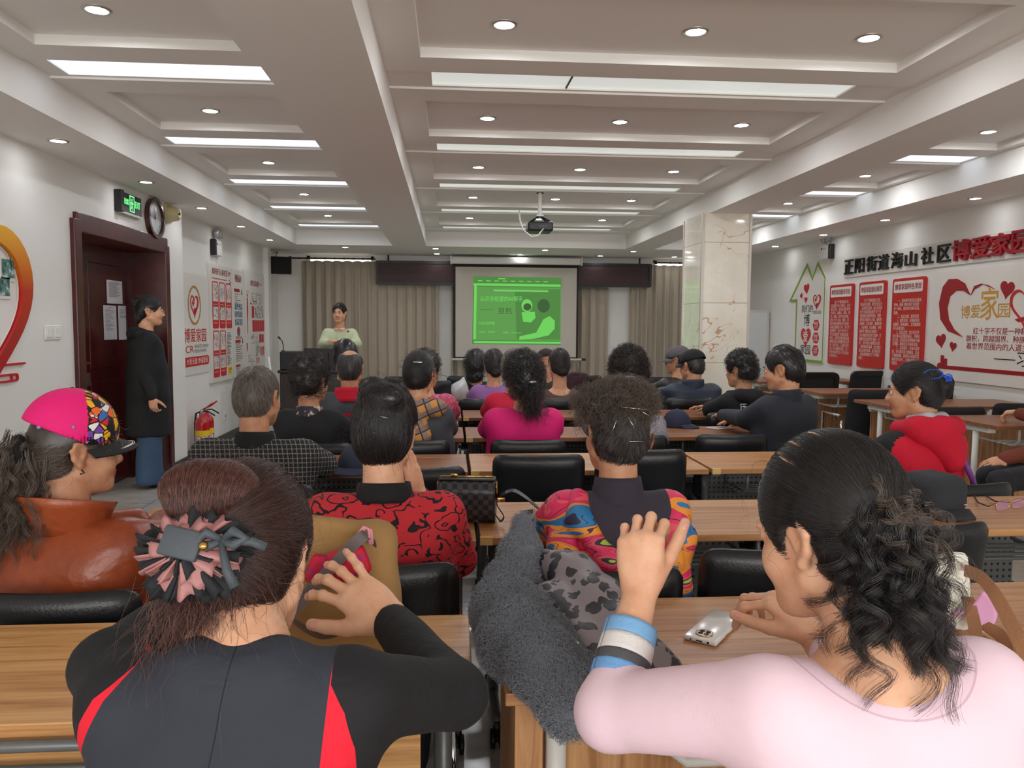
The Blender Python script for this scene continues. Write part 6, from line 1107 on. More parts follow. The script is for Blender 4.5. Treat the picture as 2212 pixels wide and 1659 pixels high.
# ---------------------------------------------------------------- 3 woman in the pink cap and rust leather jacket
I = person('woman in pink cap with colourful front and rust leather jacket', at(168, 972, 2.24), yaw=-56, pitch=4, k=0.99, skin=M_skin2, sw=0.175, byaw=-14, nb=(0.01, -0.06, -0.185), lean=(0.02, 0.02), top=[M_rust], tname='leather_jacket', b=1.18, h=0.012, hh=0.006, fold=(0.004, 11), drop=0.06)
hair(I, 'updo', M_hcurl, 5000, 0.0005, 31, t=0.012, target=(0, -0.12, -0.03), nape=-0.085, fly=0.02, L=0.04, zmax=0.03); H = I['H']
cap(I, [mat('cap_hot_pink', (238, 22, 122), 0.75, bump=(200, 0.15)), mat('cap_front_print', (240, 190, 40), 0.7, fn=pat_capfront)], mat('cap_visor_black', (24, 24, 26), 0.7), 1.1, -0.42, lambda L: (L[:, 1] > 0.005) & (L[:, 1] < 0.12), True, length=0.058, hi=0.022)
mb = MB()
for dr_ in (0.06, 0.068): mb.tube([H(0.09 * math.sin(a), -0.02 + 0.118 * math.cos(a) + dr_ * math.cos(a) ** 0.6 * 0.7, 0.038 - 0.022 * math.sin(a) ** 2 - 0.016) for a in np.linspace(-1.1, 1.1, 20)], 0.0012, 5)
mb.build('visor_embroidery', M_white, I['t'], True, True)
for x in (-0.05, 0.03): MB().lathe([(0.005, 0), (0.004, 0.002), (0.0015, 0.001)], 12, Matrix.Translation(Vector(H(0.098, -0.06 + x, 0.075))) @ Matrix(H.R.tolist()).to_4x4() @ Matrix.Rotation(1.35, 4, 'Y')).build('eyelet', mat('eyelet_lilac', (150, 130, 190), 0.4), I['t'], True, True)
kn = H(0.0, -0.135, -0.005); P = [kn + I['H'].R @ A_([0.034 * math.cos(a), -0.008, 0.034 * math.sin(a)]) for a in np.linspace(0, 6.283, 17)[:-1]]; ringtube(P, 0.017, 8).build('scrunchie', mat('scrunchie_black', (16, 16, 18), 0.95, bump=(120, 0.8)), I['t'], True, True)
rng = np.random.default_rng(9); n = 5000; root = kn + rng.normal(size=(n, 3)) * A_([0.03, 0.025, 0.02]); curves('ponytail', locks(root, A_([[-0.25, -0.15, -1.0]]) + rng.normal(size=(n, 3)) * 0.2, 0.30, 22, 0.012, 2.6, rng, 0.5, 0.035, 20, 0.005), 0.0005, M_hcurl, I['hair'])
root = sample(I['hV'], I['hF'], 300, rng); L = H.loc(root); root = root[(L[:, 1] > 0.03)]; curves('temple_wisps', locks(root, (H.R @ A_([0, 1.0, -0.5]))[None] + rng.normal(size=(len(root), 3)) * 0.4, 0.06, 10, 0.006, 1.5, rng, 0.8, 0.01), 0.0006, M_hcurl, I['hair'])
collar(I, 'collar', M_rust, 0.088, 0.105, -0.045, 0.06, 50, (0, 0.0), 0.25, 0.005, 0.02)
MB().tube([H(0.078, -0.002, -0.045), H(0.082, 0.004, -0.052), H(0.08, -0.006, -0.056)], 0.0022, 6).build('earring', M_black, I['t'], True, True)

# ---------------------------------------------------------------- 4 woman in the red cloud sweater
I = person('woman in red sweater with black cloud swirls and piled black hair', at(833, 935, 2.22), yaw=-8, pitch=6, roll=2, k=0.98, skin=M_skin, sw=0.165, nb=(0, -0.05, -0.168), top=[M_cloud], b=1.1, h=0.011, hh=0.0065, fold=(0.003, 12), drop=0.06, arms={'L': None, 'R': (at(990, 1205, 2.28), at(905, 1075, 2.46))}, handkw={'R': dict(wr=at(903, 1068, 2.44), dr=at(888, 1010, 2.42) - at(903, 1068, 2.44), nr=(0.8, -0.5, 0.0), sc=1.0)})
collar(I, 'collar', cloth('black_rib_collar', (18, 18, 21), 0.85), 0.082, 0.07, -0.02, 0.035, 12, (0, 0.0), 0.15, 0.006)
hair(I, 'updo', M_hblack, 8000, 0.0005, 41, t=0.014, vol=0.014, bun=[((0.0, -0.075, 0.1), (0.062, 0.058, 0.045)), ((-0.03, -0.07, 0.125), 0.032), ((0.03, -0.055, 0.125), 0.033), ((0.035, -0.105, 0.1), 0.026)], target=(0, -0.07, 0.10), nape=-0.098, fly=0.02, L=0.035, ears=0.045)
H = I['H']
for a, b_ in (((-0.04, -0.118, 0.03), (0.0, -0.13, 0.028)), ((-0.028, -0.128, 0.018), (0.01, -0.131, -0.004)), ((0.012, -0.13, 0.05), (0.034, -0.124, 0.046))): MB().tube([H(*a), H(*b_)], 0.0016, 6).build('hairpin', M_silver, I['t'], True, True)

# ---------------------------------------------------------------- 5 woman with the multicoloured scarf
M_plum = cloth('dark_plum_cotton', (52, 46, 58), 0.85)
I = person('woman in multicoloured scarf shawl with pinned curly grey-black hair', at(1325, 935, 2.25), yaw=12, pitch=5, k=0.97, skin=M_skin2, sw=0.155, nb=(0.005, -0.05, -0.172), top=[M_scarf, M_plum], tname='shawl', gap=0.05, b=1.12, h=0.011, hh=0.0065, fold=(0.0045, 10), drop=0.06)
ct = I['V'][I['F']].mean(1); q = (ct - I['N']) @ I['B']; I['top'].data.polygons.foreach_set('material_index', ((q[:, 1] < 0.02) & (np.abs(q[:, 0] - 0.02) < 0.115 + 0.55 * np.minimum(q[:, 2] + 0.055, 0.02)) & (q[:, 2] > -0.23)).astype(np.int32)); collar(I, 'stand_collar', M_plum, 0.085, 0.064, -0.045, 0.05, 6, (0, 0), 0.1, 0.005)
d = SDF(0.03); N, B = I['N'], I['B']; L_ = [(-0.12, -0.02, -0.015), (-0.13, -0.10, -0.06), (-0.05, -0.145, -0.16), (0.04, -0.15, -0.215), (0.12, -0.13, -0.16), (0.16, -0.05, -0.06), (0.13, 0.0, -0.03)]; d.chain([N + B @ A_(p) for p in L_], [0.03, 0.034, 0.034, 0.036, 0.034, 0.034, 0.028]); L2 = [(-0.17, 0.0, -0.06), (-0.18, -0.09, -0.13), (-0.10, -0.14, -0.23), (0.02, -0.15, -0.29), (0.14, -0.13, -0.25), (0.2, -0.04, -0.12)]; d.chain([N + B @ A_(p) for p in L2], [0.03, 0.036, 0.036, 0.038, 0.036, 0.03]); d.fold = folds(0.005, 22, 3); v, f = d.mesh(0.009); mesh('scarf', v, f, M_scarf, I['t'], True, None, True)
hair(I, 'curly', M_hcurl, 7500, 0.0005, 51, t=0.013, vol=0.01, nape=-0.1, L=0.05, amp=0.007, turns=1.6, ears=0.05, zmin=0.045, bun=[((0.0, -0.06, 0.115), (0.085, 0.06, 0.036)), ((-0.075, -0.03, 0.09), 0.04), ((0.075, -0.03, 0.09), 0.042)]); H = I['H']
rng = np.random.default_rng(3); P = sample(I['hV'], I['hF'], 6500, rng); L = H.loc(P); P = P[(L[:, 2] < 0.065) & (L[:, 1] < 0.0)]; T = H(0, -0.13, 0.06); curves('swept_strands', flow(I['hd'], P, lambda p: (T - p) / (np.linalg.norm(T - p, axis=1, keepdims=True) + 1e-6), 8, 0.011, 0.003, 0.15, rng), 0.0005, M_hsalt, I['hair'])
for a, b_ in (((-0.03, -0.14, 0.082), (0.045, -0.142, 0.072)), ((0.03, -0.146, 0.066), (0.062, -0.135, 0.05)), ((-0.018, -0.15, 0.052), (0.004, -0.152, 0.012)), ((-0.052, -0.142, 0.046), (-0.066, -0.132, 0.0)), ((-0.016, -0.146, -0.018), (0.03, -0.145, -0.02))): MB().tube([H(*a), H(*b_)], 0.0015, 6).build('hairpin', M_silver, I['t'], True, True)
MB().tube([H(0.062, -0.125, -0.045), H(0.075, -0.118, -0.02), H(0.078, -0.112, 0.0)], 0.004, 6).build('hair_comb', mat('comb_amber', (120, 66, 34), 0.3), I['t'], True, True)

# ---------------------------------------------------------------- row three
I = person('man in black and white checked tweed jacket with grey cropped hair', at(558, 858, 3.2), yaw=-14, pitch=4, k=1.04, skin=M_skin2, sw=0.21, byaw=-6, nb=(0, -0.05, -0.185), top=[M_check], tname='jacket', b=1.22, h=0.014, hh=0.008, fold=(0.003, 9), drop=0.06)
collar(I, 'shirt_collar', M_blk, 0.085, 0.076, -0.03, 0.045, 10, (0, 0.0), 0.1, 0.006); hair(I, 'short', M_hgrey, 5000, 0.0005, 61, t=0.007, target=(0.0, -0.065, 0.115), nape=-0.085, ears=0.042, steps=4, step=0.008, jit=0.25)
I = person('woman in red hooded top with blue jewelled hair clip, facing the wall', at(1972, 845, 3.15), yaw=58, pitch=6, k=1.0, skin=M_skin2, sw=0.165, byaw=16, nb=(0.01, -0.05, -0.185), top=[M_crim, M_blk], tname='hooded_top', b=1.25, h=0.014, hh=0.007, fold=(0.005, 9), drop=0.06)
N, B = I['N'], I['B']; q = (I['V'][I['F']].mean(1) - N) @ B; I['top'].data.polygons.foreach_set('material_index', ((q[:, 0] < -0.145 - 0.0 * q[:, 1]) & (q[:, 2] > -0.4) & (q[:, 1] > -0.05)).astype(np.int32))
d = SDF(0.04); d.chain([N + B @ A_(p) for p in ((-0.10, 0.03, 0.02), (-0.10, -0.06, 0.03), (0.0, -0.10, 0.03), (0.10, -0.06, 0.025), (0.11, 0.03, 0.01))], [0.04, 0.05, 0.05, 0.05, 0.04]); d.cone(N + B @ A_([0, -0.11, 0.0]), N + B @ A_([0.03, -0.13, -0.11]), 0.07, 0.045); d.cone(N + B @ A_([-0.07, -0.09, 0.0]), N + B @ A_([0.04, -0.13, -0.10]), 0.05, 0.04); d.fold = folds(0.004, 18, 2); v, f = d.mesh(0.012); hd_ = mesh('hood', v, f, M_crim, I['t'], True, None, True)
d = SDF(0.03); d.chain([N + B @ A_(p) for p in ((-0.075, 0.0, 0.065), (-0.04, -0.065, 0.072), (0.04, -0.065, 0.07), (0.085, -0.01, 0.055))], [0.02, 0.026, 0.026, 0.02]); v, f = d.mesh(0.009); mesh('hood_lining', v, f, cloth('grey_marl', (178, 176, 180), 0.9, b=(300, 0.4)), hd_, True, None, True)
SS = I['SR']; MB().tube([N + B @ A_(p) for p in ((0.075, -0.155, -0.10), (0.14, -0.15, -0.19), (0.20, -0.12, -0.29), (0.215, -0.08, -0.36))], 0.012, 8).build('bag_strap', cloth('purple_strap', (120, 60, 140), 0.6), I['t'], True, True)
hair(I, 'updo', M_hblack, 5000, 0.0006, 71, t=0.012, target=(0, -0.12, 0.0), nape=-0.075, fly=0.02, L=0.05, bun=[((0, -0.125, 0.01), (0.045, 0.035, 0.05))]); H = I['H']
M_jewel = mat('blue_jewel', (70, 120, 235), 0.1, metal=0.3, coat=1.0); mb = MB()
for i in range(26): a = 6.283 * i / 26; mb.lathe([(0, -0.0045), (0.0045, 0), (0, 0.0045)], 6, Matrix.Translation(Vector(H(-0.072, -0.085 + 0.038 * math.cos(a), 0.075 + 0.02 * math.sin(a)))), cap=False)
mb.build('jewel_loop', M_jewel, I['hair'], False, True); mb = MB()
for i in range(40): a, r_ = random.uniform(0, 6.28), 0.019 * math.sqrt(random.random()); mb.lathe([(0, -0.0045), (0.0045, 0), (0, 0.0045)], 6, Matrix.Translation(Vector(H(-0.05, -0.142 + r_ * math.cos(a), 0.055 + r_ * math.sin(a)))), cap=False)
mb.build('jewel_rosette', M_jewel, I['hair'], False, True); MB().tube([H(-0.08, -0.004, -0.046), H(-0.083, 0.004, -0.052), H(-0.081, -0.008, -0.058)], 0.002, 6).build('earring', M_gold2, I['t'], True, True); eyes(I)

# ---------------------------------------------------------------- row four
def quick(label, c, hr, **k):
    I = person(label, c, **{**dict(h=0.017, hh=0.0085, fold=(0.003, 9)), **k})
    if hr: hair(I, hr.pop('s'), hr.pop('m'), hr.pop('n', 1200), hr.pop('r', 0.0011), **hr)
    return I
I = quick('woman in black coat with patterned neck scarf and short wavy hair', at(674, 822, 4.2), dict(s='curly', m=M_hbrown, n=1600, t=0.022, vol=0.012, L=0.035, amp=0.006, turns=1.0, nape=-0.09, seed=81, ears=0.03), yaw=-24, k=0.98, sw=0.145, byaw=-14, top=[M_blk], tname='coat', b=1.15, skin=M_skin2)
collar(I, 'neck_scarf', cloth('silk_scarf', (60, 70, 110), 0.5, fn=pat_floral((30, 36, 60), ((206, 140, 70), (222, 214, 206), (40, 60, 110)), 30), b=None, var=0), 0.082, 0.07, -0.03, 0.035, 20, (0, 0), 0.1, 0.01)
I = quick('woman in grey hooded jacket with orange plaid hood and pinned updo', at(905, 812, 4.35), dict(s='updo', m=M_hblack, n=1800, t=0.014, vol=0.016, bun=[((0, -0.09, 0.03), (0.055, 0.045, 0.06)), ((0.0, -0.09, -0.045), (0.035, 0.03, 0.035))], target=(0, -0.14, 0.0), nape=-0.075, fly=0.05, L=0.03, seed=91), yaw=-10, k=0.98, sw=0.135, top=[M_charc], tname='jacket', b=1.15, gap=0.06)
N, B, H = I['N'], I['B'], I['H']; d = SDF(0.04); d.chain([N + B @ A_(p) for p in ((-0.10, 0.02, 0.0), (-0.09, -0.07, 0.01), (0.02, -0.10, 0.0), (0.11, -0.07, 0.0), (0.13, 0.03, -0.01))], [0.035, 0.045, 0.05, 0.045, 0.035]); d.chain([N + B @ A_(p) for p in ((-0.04, -0.12, -0.02), (0.0, -0.14, -0.16), (0.02, -0.13, -0.26))], [0.075, 0.07, 0.03]); v, f = d.mesh(0.013); mesh('hood', v, f, M_plaid, I['t'], True, None, True)
MB().rbox((-0.026, -0.004, -0.005), (0.026, 0.004, 0.005), 0.003, 2, Matrix.Translation(Vector(H(0.02, -0.135, 0.07))) @ Matrix(H.R.tolist()).to_4x4()).build('hair_slide', M_silver, I['t'], True, True)
for s in (-1, 1): MB().tube([H(s * 0.08, -0.004, -0.045), H(s * 0.083, -0.004, -0.06)], 0.004, 6).build('earring', M_gold2, I['t'], True, True)
I = quick('woman in magenta sweater with beaded curly black ponytail', at(1130, 822, 4.35), dict(s='curly', m=M_hblack, n=2200, t=0.026, vol=0.016, L=0.05, amp=0.008, turns=1.4, nape=-0.09, seed=101, r=0.001), yaw=12, k=1.0, sw=0.165, top=[M_mag], b=1.2)
H = I['H']; rng = np.random.default_rng(10); n = 700; curves('ponytail_curls', locks(A_([H(0.01, -0.125, -0.04)]) + rng.normal(size=(n, 3)) * 0.022, A_([[0.05, -0.1, -1]]) + rng.normal(size=(n, 3)) * 0.25, 0.2, 20, 0.012, 3, rng, 0.5, 0.02), 0.001, M_hblack, I['hair'])
d = SDF(0.01); d.ell(H(0.01, -0.145, -0.02), A_([0.03, 0.018, 0.014]), H.R); v, f = d.mesh(0.006); mesh('hair_claw', v, f, M_silver, I['t'], True, None, True)
I = quick('person in grey floral hooded top behind the scarf woman', at(1358, 862, 4.4), None, yaw=5, k=0.98, sw=0.17, top=[M_floralg], tname='hooded_top', b=1.22)
H = I['H']; d = SDF(0.02); d.ell(H(0, -0.02, 0.03), A_([0.1, 0.12, 0.115]) * H.k, H.R); d.cone(H(0, -0.05, -0.05), I['N'], 0.09, 0.1, 0.03); d.ell(H(0, 0.12, -0.02), A_([0.075, 0.09, 0.11]) * H.k, H.R, 0.01, 's'); v, f = d.mesh(0.011); mesh('hood', v, f, M_floralg, I['t'], True, None, True)
I = quick('man in dark navy jacket turned sideways, forearm on the table', at(1690, 798, 4.45), dict(s='short', m=M_hblack, n=1500, t=0.012, vol=0.008, target=(0.0, 0.05, 0.12), nape=-0.08, ears=0.045, steps=5, step=0.012, seed=111, bald=((-0.0, -0.085, 0.125), (0.03, 0.03, 0.03))), yaw=55, pitch=10, k=1.06, sw=0.175, byaw=28, top=[M_dnavy], tname='jacket', b=1.25, skin=M_skin2, arms={'L': (at(1612, 905, 4.5), at(1562, 898, 4.95)), 'R': None})
collar(I, 'collar', M_dnavy, 0.092, 0.083, -0.05, 0.055, 20, (0, 0), 0.1, 0.008); eyes(I)

# ---------------------------------------------------------------- row five
I = quick('bald man in dark grey jacket with red collar and yoke', at(757, 797, 5.4), dict(s='short', m=M_hsalt, n=900, t=0.008, target=(0, 0, 0.13), nape=-0.085, ears=0.04, steps=4, step=0.01, seed=121, bald=((0, 0.02, 0.115), (0.062, 0.13, 0.085))), yaw=-3, k=1.04, sw=0.155, top=[M_charc, M_crim], tname='jacket', b=1.22, skin=M_skin2)
q = (I['V'][I['F']].mean(1) - I['N']) @ I['B']; I['top'].data.polygons.foreach_set('material_index', ((q[:, 1] < 0) & (q[:, 2] < -0.10) & (((q[:, 0] + 0.01) / 0.14) ** 2 + ((q[:, 2] + 0.24) / 0.13) ** 2 < 1)).astype(np.int32)); collar(I, 'collar', M_crim, 0.12, 0.085, -0.05, 0.05, 25, (0, 0), 0.12, 0.01, 0.01)
I = quick('woman in pink floral top half hidden behind the plaid hood', at(921, 800, 5.5), dict(s='curly', m=M_hbrown, n=900, t=0.02, vol=0.01, L=0.03, amp=0.006, turns=1, nape=-0.08, seed=131), yaw=-30, k=0.97, sw=0.145, top=[M_floralp], tname='blouse', b=1.15)
MB().tube([I['N'] + A_(p) for p in ((0.02, -0.1, 0.0), (0.08, -0.13, -0.12), (0.11, -0.12, -0.25), (0.13, -0.06, -0.34))], 0.014, 8).build('bag_strap', cloth('brown_strap', (130, 84, 40), 0.6), I['t'], True, True)
I = quick('woman in red sweater with purple strap behind the magenta sweater', at(1110, 798, 5.5), dict(s='updo', m=M_hgrey, n=1100, t=0.012, vol=0.012, target=(0, -0.1, -0.06), nape=-0.085, fly=0.06, L=0.04, seed=141), yaw=-5, k=1.0, sw=0.135, top=[M_red2], b=1.2)
MB().tube([I['N'] + A_(p) for p in ((0.10, -0.125, -0.06), (0.03, -0.155, -0.13), (-0.06, -0.15, -0.2), (-0.15, -0.13, -0.30))], 0.014, 8).build('bag_strap', cloth('purple_strap', (120, 60, 140), 0.6), I['t'], True, True)
quick('woman in brown openwork knit with smooth low bun', at(1207, 789, 6.65), dict(s='updo', m=M_hbrown, n=1400, t=0.012, vol=0.01, target=(0, -0.11, -0.07), nape=-0.088, bun=[((0, -0.1, -0.07), (0.045, 0.035, 0.03))], fly=0.03, L=0.03, seed=151), yaw=10, k=1.02, sw=0.14, top=[M_brownk], b=1.08, nb=(0, -0.05, -0.215), cut=((0, -0.02, 0.03), (0.1, 0.11, 0.07), -10), bare=True, skin=M_skin3)
quick('woman with big dark curly hair behind the grey floral hood', at(1357, 806, 5.6), dict(s='curly', m=M_hbrown, n=2200, t=0.05, vol=0.02, L=0.06, amp=0.009, turns=1.6, nape=-0.1, ears=0, seed=161, r=0.0013), yaw=0, k=0.98, sw=0.14, top=[M_blk], tname='coat', b=1.1)
I = quick('man in black cap and navy quilted puffer jacket', at(1494, 790, 6.65), dict(s='short', m=M_hsalt, n=600, t=0.006, target=(0, 0, 0.13), nape=-0.08, ears=0.04, steps=3, step=0.008, zmax=0.03, seed=171), yaw=28, k=1.06, sw=0.185, byaw=5, top=[M_navy], tname='puffer_jacket', b=1.32, skin=M_skin2, fold=(0.002, 9), extra=lambda d, I: setattr(d, 'fold', lambda p: 0.007 * np.abs(np.sin(p[:, 2] * 32)) - 0.004))
cap(I, [mat('black_cap_cloth', (16, 16, 18), 0.85)], mat('black_cap_cloth', (16, 16, 18), 0.85), 1.06, -0.2); collar(I, 'collar', M_navy, 0.095, 0.088, -0.04, 0.06, 25, (0, 0), 0.05, 0.016)
I = quick('woman in black hoodie printed with pale characters', at(1598, 800, 5.65), dict(s='curly', m=M_hblack, n=1600, t=0.02, vol=0.016, L=0.03, amp=0.006, turns=1, nape=-0.07, seed=181, ears=0.04), yaw=42, k=0.98, sw=0.14, byaw=20, top=[M_blk], tname='hoodie', b=1.18, skin=M_skin2)
N, B = I['N'], I['B']; d = SDF(0.04); d.chain([N + B @ A_(p) for p in ((-0.10, 0.03, 0.0), (-0.08, -0.07, 0.0), (0.03, -0.11, -0.01), (0.11, -0.05, 0.0))], [0.035, 0.045, 0.05, 0.04]); d.cone(N + B @ A_([0, -0.11, -0.02]), N + B @ A_([0.03, -0.13, -0.13]), 0.06, 0.04); v, f = d.mesh(0.014); mesh('hood', v, f, M_blk, I['t'], True, None, True)
def on_cloth(I, x, z, ch, s):
    """a printed character lying on the back of a garment"""
    p = I['N'] + I['B'] @ A_([x, -0.5, z]); p = p[None]; v = (I['B'] @ A_([0, 1.0, 0]))[None]
    for _ in range(60): e = I['d'].eval(p); p = p + v * np.clip(e, 0, 0.03)[:, None]
    g = I['d'].grad(p)[0]; p = p[0] + g * 0.006; ex = np.cross([0, 0, 1], g); text(ch, frame(p, tuple(ex), tuple(np.cross(g, ex))), M_white, None, s, I['t'], 0.02, 0, 'printed_character', 'CENTER')
on_cloth(I, -0.17, -0.12, '家', 0.05); on_cloth(I, -0.09, -0.08, '压', 0.05); on_cloth(I, 0.02, -0.17, '北', 0.04)
# ---------------------------------------------------------------- row six and beyond
quick('woman in lilac sweater with low clipped bun', at(1066, 789, 6.65), dict(s='updo', m=M_hblack, n=900, t=0.014, vol=0.01, target=(0, -0.11, -0.06), nape=-0.09, bun=[((0, -0.1, -0.08), (0.045, 0.035, 0.035))], fly=0.03, seed=191), yaw=8, k=0.97, sw=0.14, top=[M_lilac], b=1.1, h=0.02)
quick('woman with long black wavy hair near the screen', at(1028, 790, 8.0), dict(s='curly', m=M_hblack, n=1000, t=0.03, vol=0.01, L=0.05, amp=0.006, turns=1, nape=-0.14, ears=0, seed=201, bun=[((0, -0.07, -0.1), (0.09, 0.05, 0.09))]), yaw=-10, k=0.98, sw=0.14, top=[M_blk], tname='coat', h=0.02)
I = quick('man in dark brown cap and olive top near the screen', at(1178, 783, 7.9), None, yaw=12, k=1.02, sw=0.14, top=[M_olive], tname='jacket', h=0.02); cap(I, [mat('brown_cap_cloth', (44, 30, 28), 0.85)], mat('brown_cap_cloth', (44, 30, 28), 0.85), 1.06, -0.2, back_gap=False)
I = quick('man in grey cap and dark leather jacket turned to the window side', at(1461, 778, 7.45), dict(s='short', m=M_hsalt, n=400, t=0.006, target=(0, 0, 0.13), nape=-0.08, ears=0.04, steps=3, step=0.008, zmax=0.03, seed=211), yaw=62, k=1.02, sw=0.15, byaw=20, top=[mat('dark_leather', (40, 36, 34), 0.4, bump=(20, 0.3))], tname='jacket', h=0.02, b=1.15, skin=M_skin2); cap(I, [mat('grey_cap_cloth', (92, 88, 90), 0.85)], mat('grey_cap_cloth', (92, 88, 90), 0.85), 1.08, -0.2, back_gap=False)
quick('person in dark olive jacket hidden behind the bald man', at(746, 775, 6.5), dict(s='short', m=M_hblack, n=700, t=0.02, vol=0.02, target=(0, 0, 0.14), nape=-0.085, ears=0.03, steps=4, step=0.012, seed=221), yaw=0, k=1.02, sw=0.16, top=[M_olive], tname='jacket', h=0.02, b=1.2)

# ---------------------------------------------------------------- the presenter, facing the room
pc = at(733, 677, 10.4); I = person('smiling presenter in mint green sweater standing behind the lectern desk', pc, yaw=172, pitch=2, k=1.0, skin=M_skin3, sw=0.165, byaw=180, nb=(0, -0.035, -0.205), lean=(0, 0), hip=0.86, top=[M_mint], b=1.12, h=0.016, hh=0.0065, standing=True, drop=0.06, arms={'L': (at(772, 742, 10.35), at(735, 738, 10.17)), 'R': (at(697, 742, 10.35), at(722, 742, 10.15))}, cut=((0, 0.03, 0.03), (0.085, 0.095, 0.07), 10), bare=True)
hair(I, 'updo', M_hblack, 900, 0.0012, 231, t=0.010, vol=0.01, target=(-0.06, -0.08, -0.06), nape=-0.1, face=0.022, fly=0.02); eyes(I)
MB().tube([I['H'](x, 0.099 - abs(x) * 0.35, -0.067 + abs(x) * 0.22) for x in np.linspace(-0.024, 0.024, 7)], 0.0032, 6).build('teeth', M_eye, I['t'], True, True); collar(I, 'neckline_trim', M_brd, 0.078, 0.072, -0.02, 0.0, 10, (0, 0.005), -0.25, 0.006)
MB().box((-0.012, -0.002, -0.01), (0.012, 0.002, 0.01), Matrix.Translation(Vector(at(752, 716, 10.24)))).build('chest_emblem', M_ink, I['t'], False, True)
# ---------------------------------------------------------------- the woman standing by the door
pc = at(325, 672, 7.1); I = person('woman in long black hooded coat and wide jeans standing by the door', pc, yaw=-78, pitch=3, k=1.0, skin=M_skin3, sw=0.15, byaw=-62, nb=(0, -0.04, -0.205), lean=(0, 0.0), hip=0.86, top=[M_blk], tname='coat', b=1.22, h=0.013, hh=0.0055, standing=True, drop=0.055, legs=False, flat=1.12, arms={'L': (at(352, 800, 7.25), at(360, 862, 7.18)), 'R': (at(312, 800, 6.92), at(328, 856, 6.84))}, handkw={'R': dict(dr=A_([0.1, 0.0, -1.0]), nr=(-0.1, -1.0, 0.0), curl=(35, 50, 30)), 'L': dict(dr=A_([0.05, 0, -1]), nr=(0.9, -0.3, 0))},
    extra=lambda d, I: [d.cone(I['pv'] + A_([0, 0, 0.1]), I['pv'] - A_([0, 0, 0.36]), 0.17, 0.19, 0.06), d.plane(I['pv'] - A_([0, 0, 0.40]), A_([0, 0, -1.0]), 0.01)])
N, B = I['N'], I['B']; d = SDF(0.04); d.chain([N + B @ A_(p) for p in ((-0.09, 0.03, 0.01), (-0.08, -0.07, 0.01), (0.0, -0.10, 0.01), (0.08, -0.07, 0.01), (0.09, 0.03, 0.0))], [0.035, 0.045, 0.05, 0.045, 0.035]); v, f = d.mesh(0.012); mesh('hood', v, f, M_blk, I['t'], True, None, True)
pv = I['pv']; d = SDF(0.03)
for s in (-1, 1): a = pv + B[:, 0] * s * 0.085; d.cone(a - A_([0, 0, 0.15]), A_([a[0], a[1], 0.09]) + B[:, 1] * s * -0.02, 0.10, 0.105, 0.025); f = A_([a[0], a[1], 0.0]) + B[:, 1] * (0.03 - s * 0.02); sh_ = SDF(0.02); sh_.cone(f + A_([0, 0, 0.04]), f + B[:, 1] * 0.13 + A_([0, 0, 0.03]), 0.042, 0.032); sh_.plane(f + A_([0, 0, 0.004]), (0, 0, -1)); v, g = sh_.mesh(0.01); mesh('shoe', v, g, M_shoe, I['t'], True, None, True)
d.plane(A_([0, 0, 0.035]), (0, 0, -1), 0.008); d.fold = folds(0.004, 10, 6, (1, 1, 0.3)); v, f = d.mesh(0.013); mesh('jeans', v, f, M_denim, I['t'], True, None, True)
hair(I, 'updo', M_hblack, 1800, 0.0009, 241, t=0.012, vol=0.008, target=(0, -0.11, 0.05), nape=-0.11, fly=0.04, L=0.04, bun=[((0, -0.11, 0.07), (0.05, 0.045, 0.055)), ((0, -0.08, -0.07), (0.06, 0.04, 0.06))], face=-0.005); eyes(I); H = I['H']
mb = MB()
for s in (-1, 1): mb.tube([H(s * 0.031 + 0.021 * math.cos(a), 0.108, -0.002 + 0.018 * math.sin(a)) for a in np.linspace(0, 6.283, 21)[:-1]], 0.0012, 5, closed=True); mb.tube([H(s * 0.052, 0.108, 0.004), H(s * 0.074, 0.09, 0.005), H(s * 0.082, 0.0, 0.006)], 0.0012, 5)
mb.tube([H(-0.01, 0.109, 0.002), H(0, 0.111, 0.004), H(0.01, 0.109, 0.002)], 0.0012, 5).build('spectacles', M_gold2, I['t'], True, True)
for i in range(6): pass
mb = MB(); [mb.lathe([(0, -0.004), (0.004, 0), (0, 0.004)], 8, Matrix.Translation(Vector(H(0.05, -0.12 + 0.012 * i, 0.05 + 0.012 * i))), cap=False) for i in range(6)]; mb.build('bead_clip', M_silver, I['t'], True, True)
# ---------------------------------------------------------------- the person at the frame edge, arm on the white-legged table
pc = at(2345, 715, 4.38); I = person('person in rust brown sweater and black trousers, hand resting on walnut table', pc, yaw=40, k=1.0, skin=M_skin3, sw=0.155, byaw=35, top=[M_rustk], b=1.08, h=0.015, hh=0.009, arms={'L': (at(2290, 915, 4.5), at(2205, 894, 4.70)), 'R': (at(2290, 960, 4.3), at(2170, 992, 4.25))}, handkw={'L': dict(wr=at(2203, 891, 4.74), dr=at(2140, 891, 4.92) - at(2203, 891, 4.74), nr=(0, -0.2, 1), curl=(35, 40, 25)), 'R': dict(wr=at(2172, 992, 4.25), dr=at(2120, 1004, 4.25) - at(2172, 992, 4.25), nr=(-0.2, -0.4, 0.9), curl=(15, 20, 15))}, knee=((at(2135, 1030, 4.2), at(2150, 1180, 4.2)), (at(2160, 1040, 3.95), at(2170, 1190, 3.95))))
hair(I, 'short', M_hblack, 500, 0.001, 251, t=0.01, target=(0, 0, 0.13), steps=4, step=0.01)
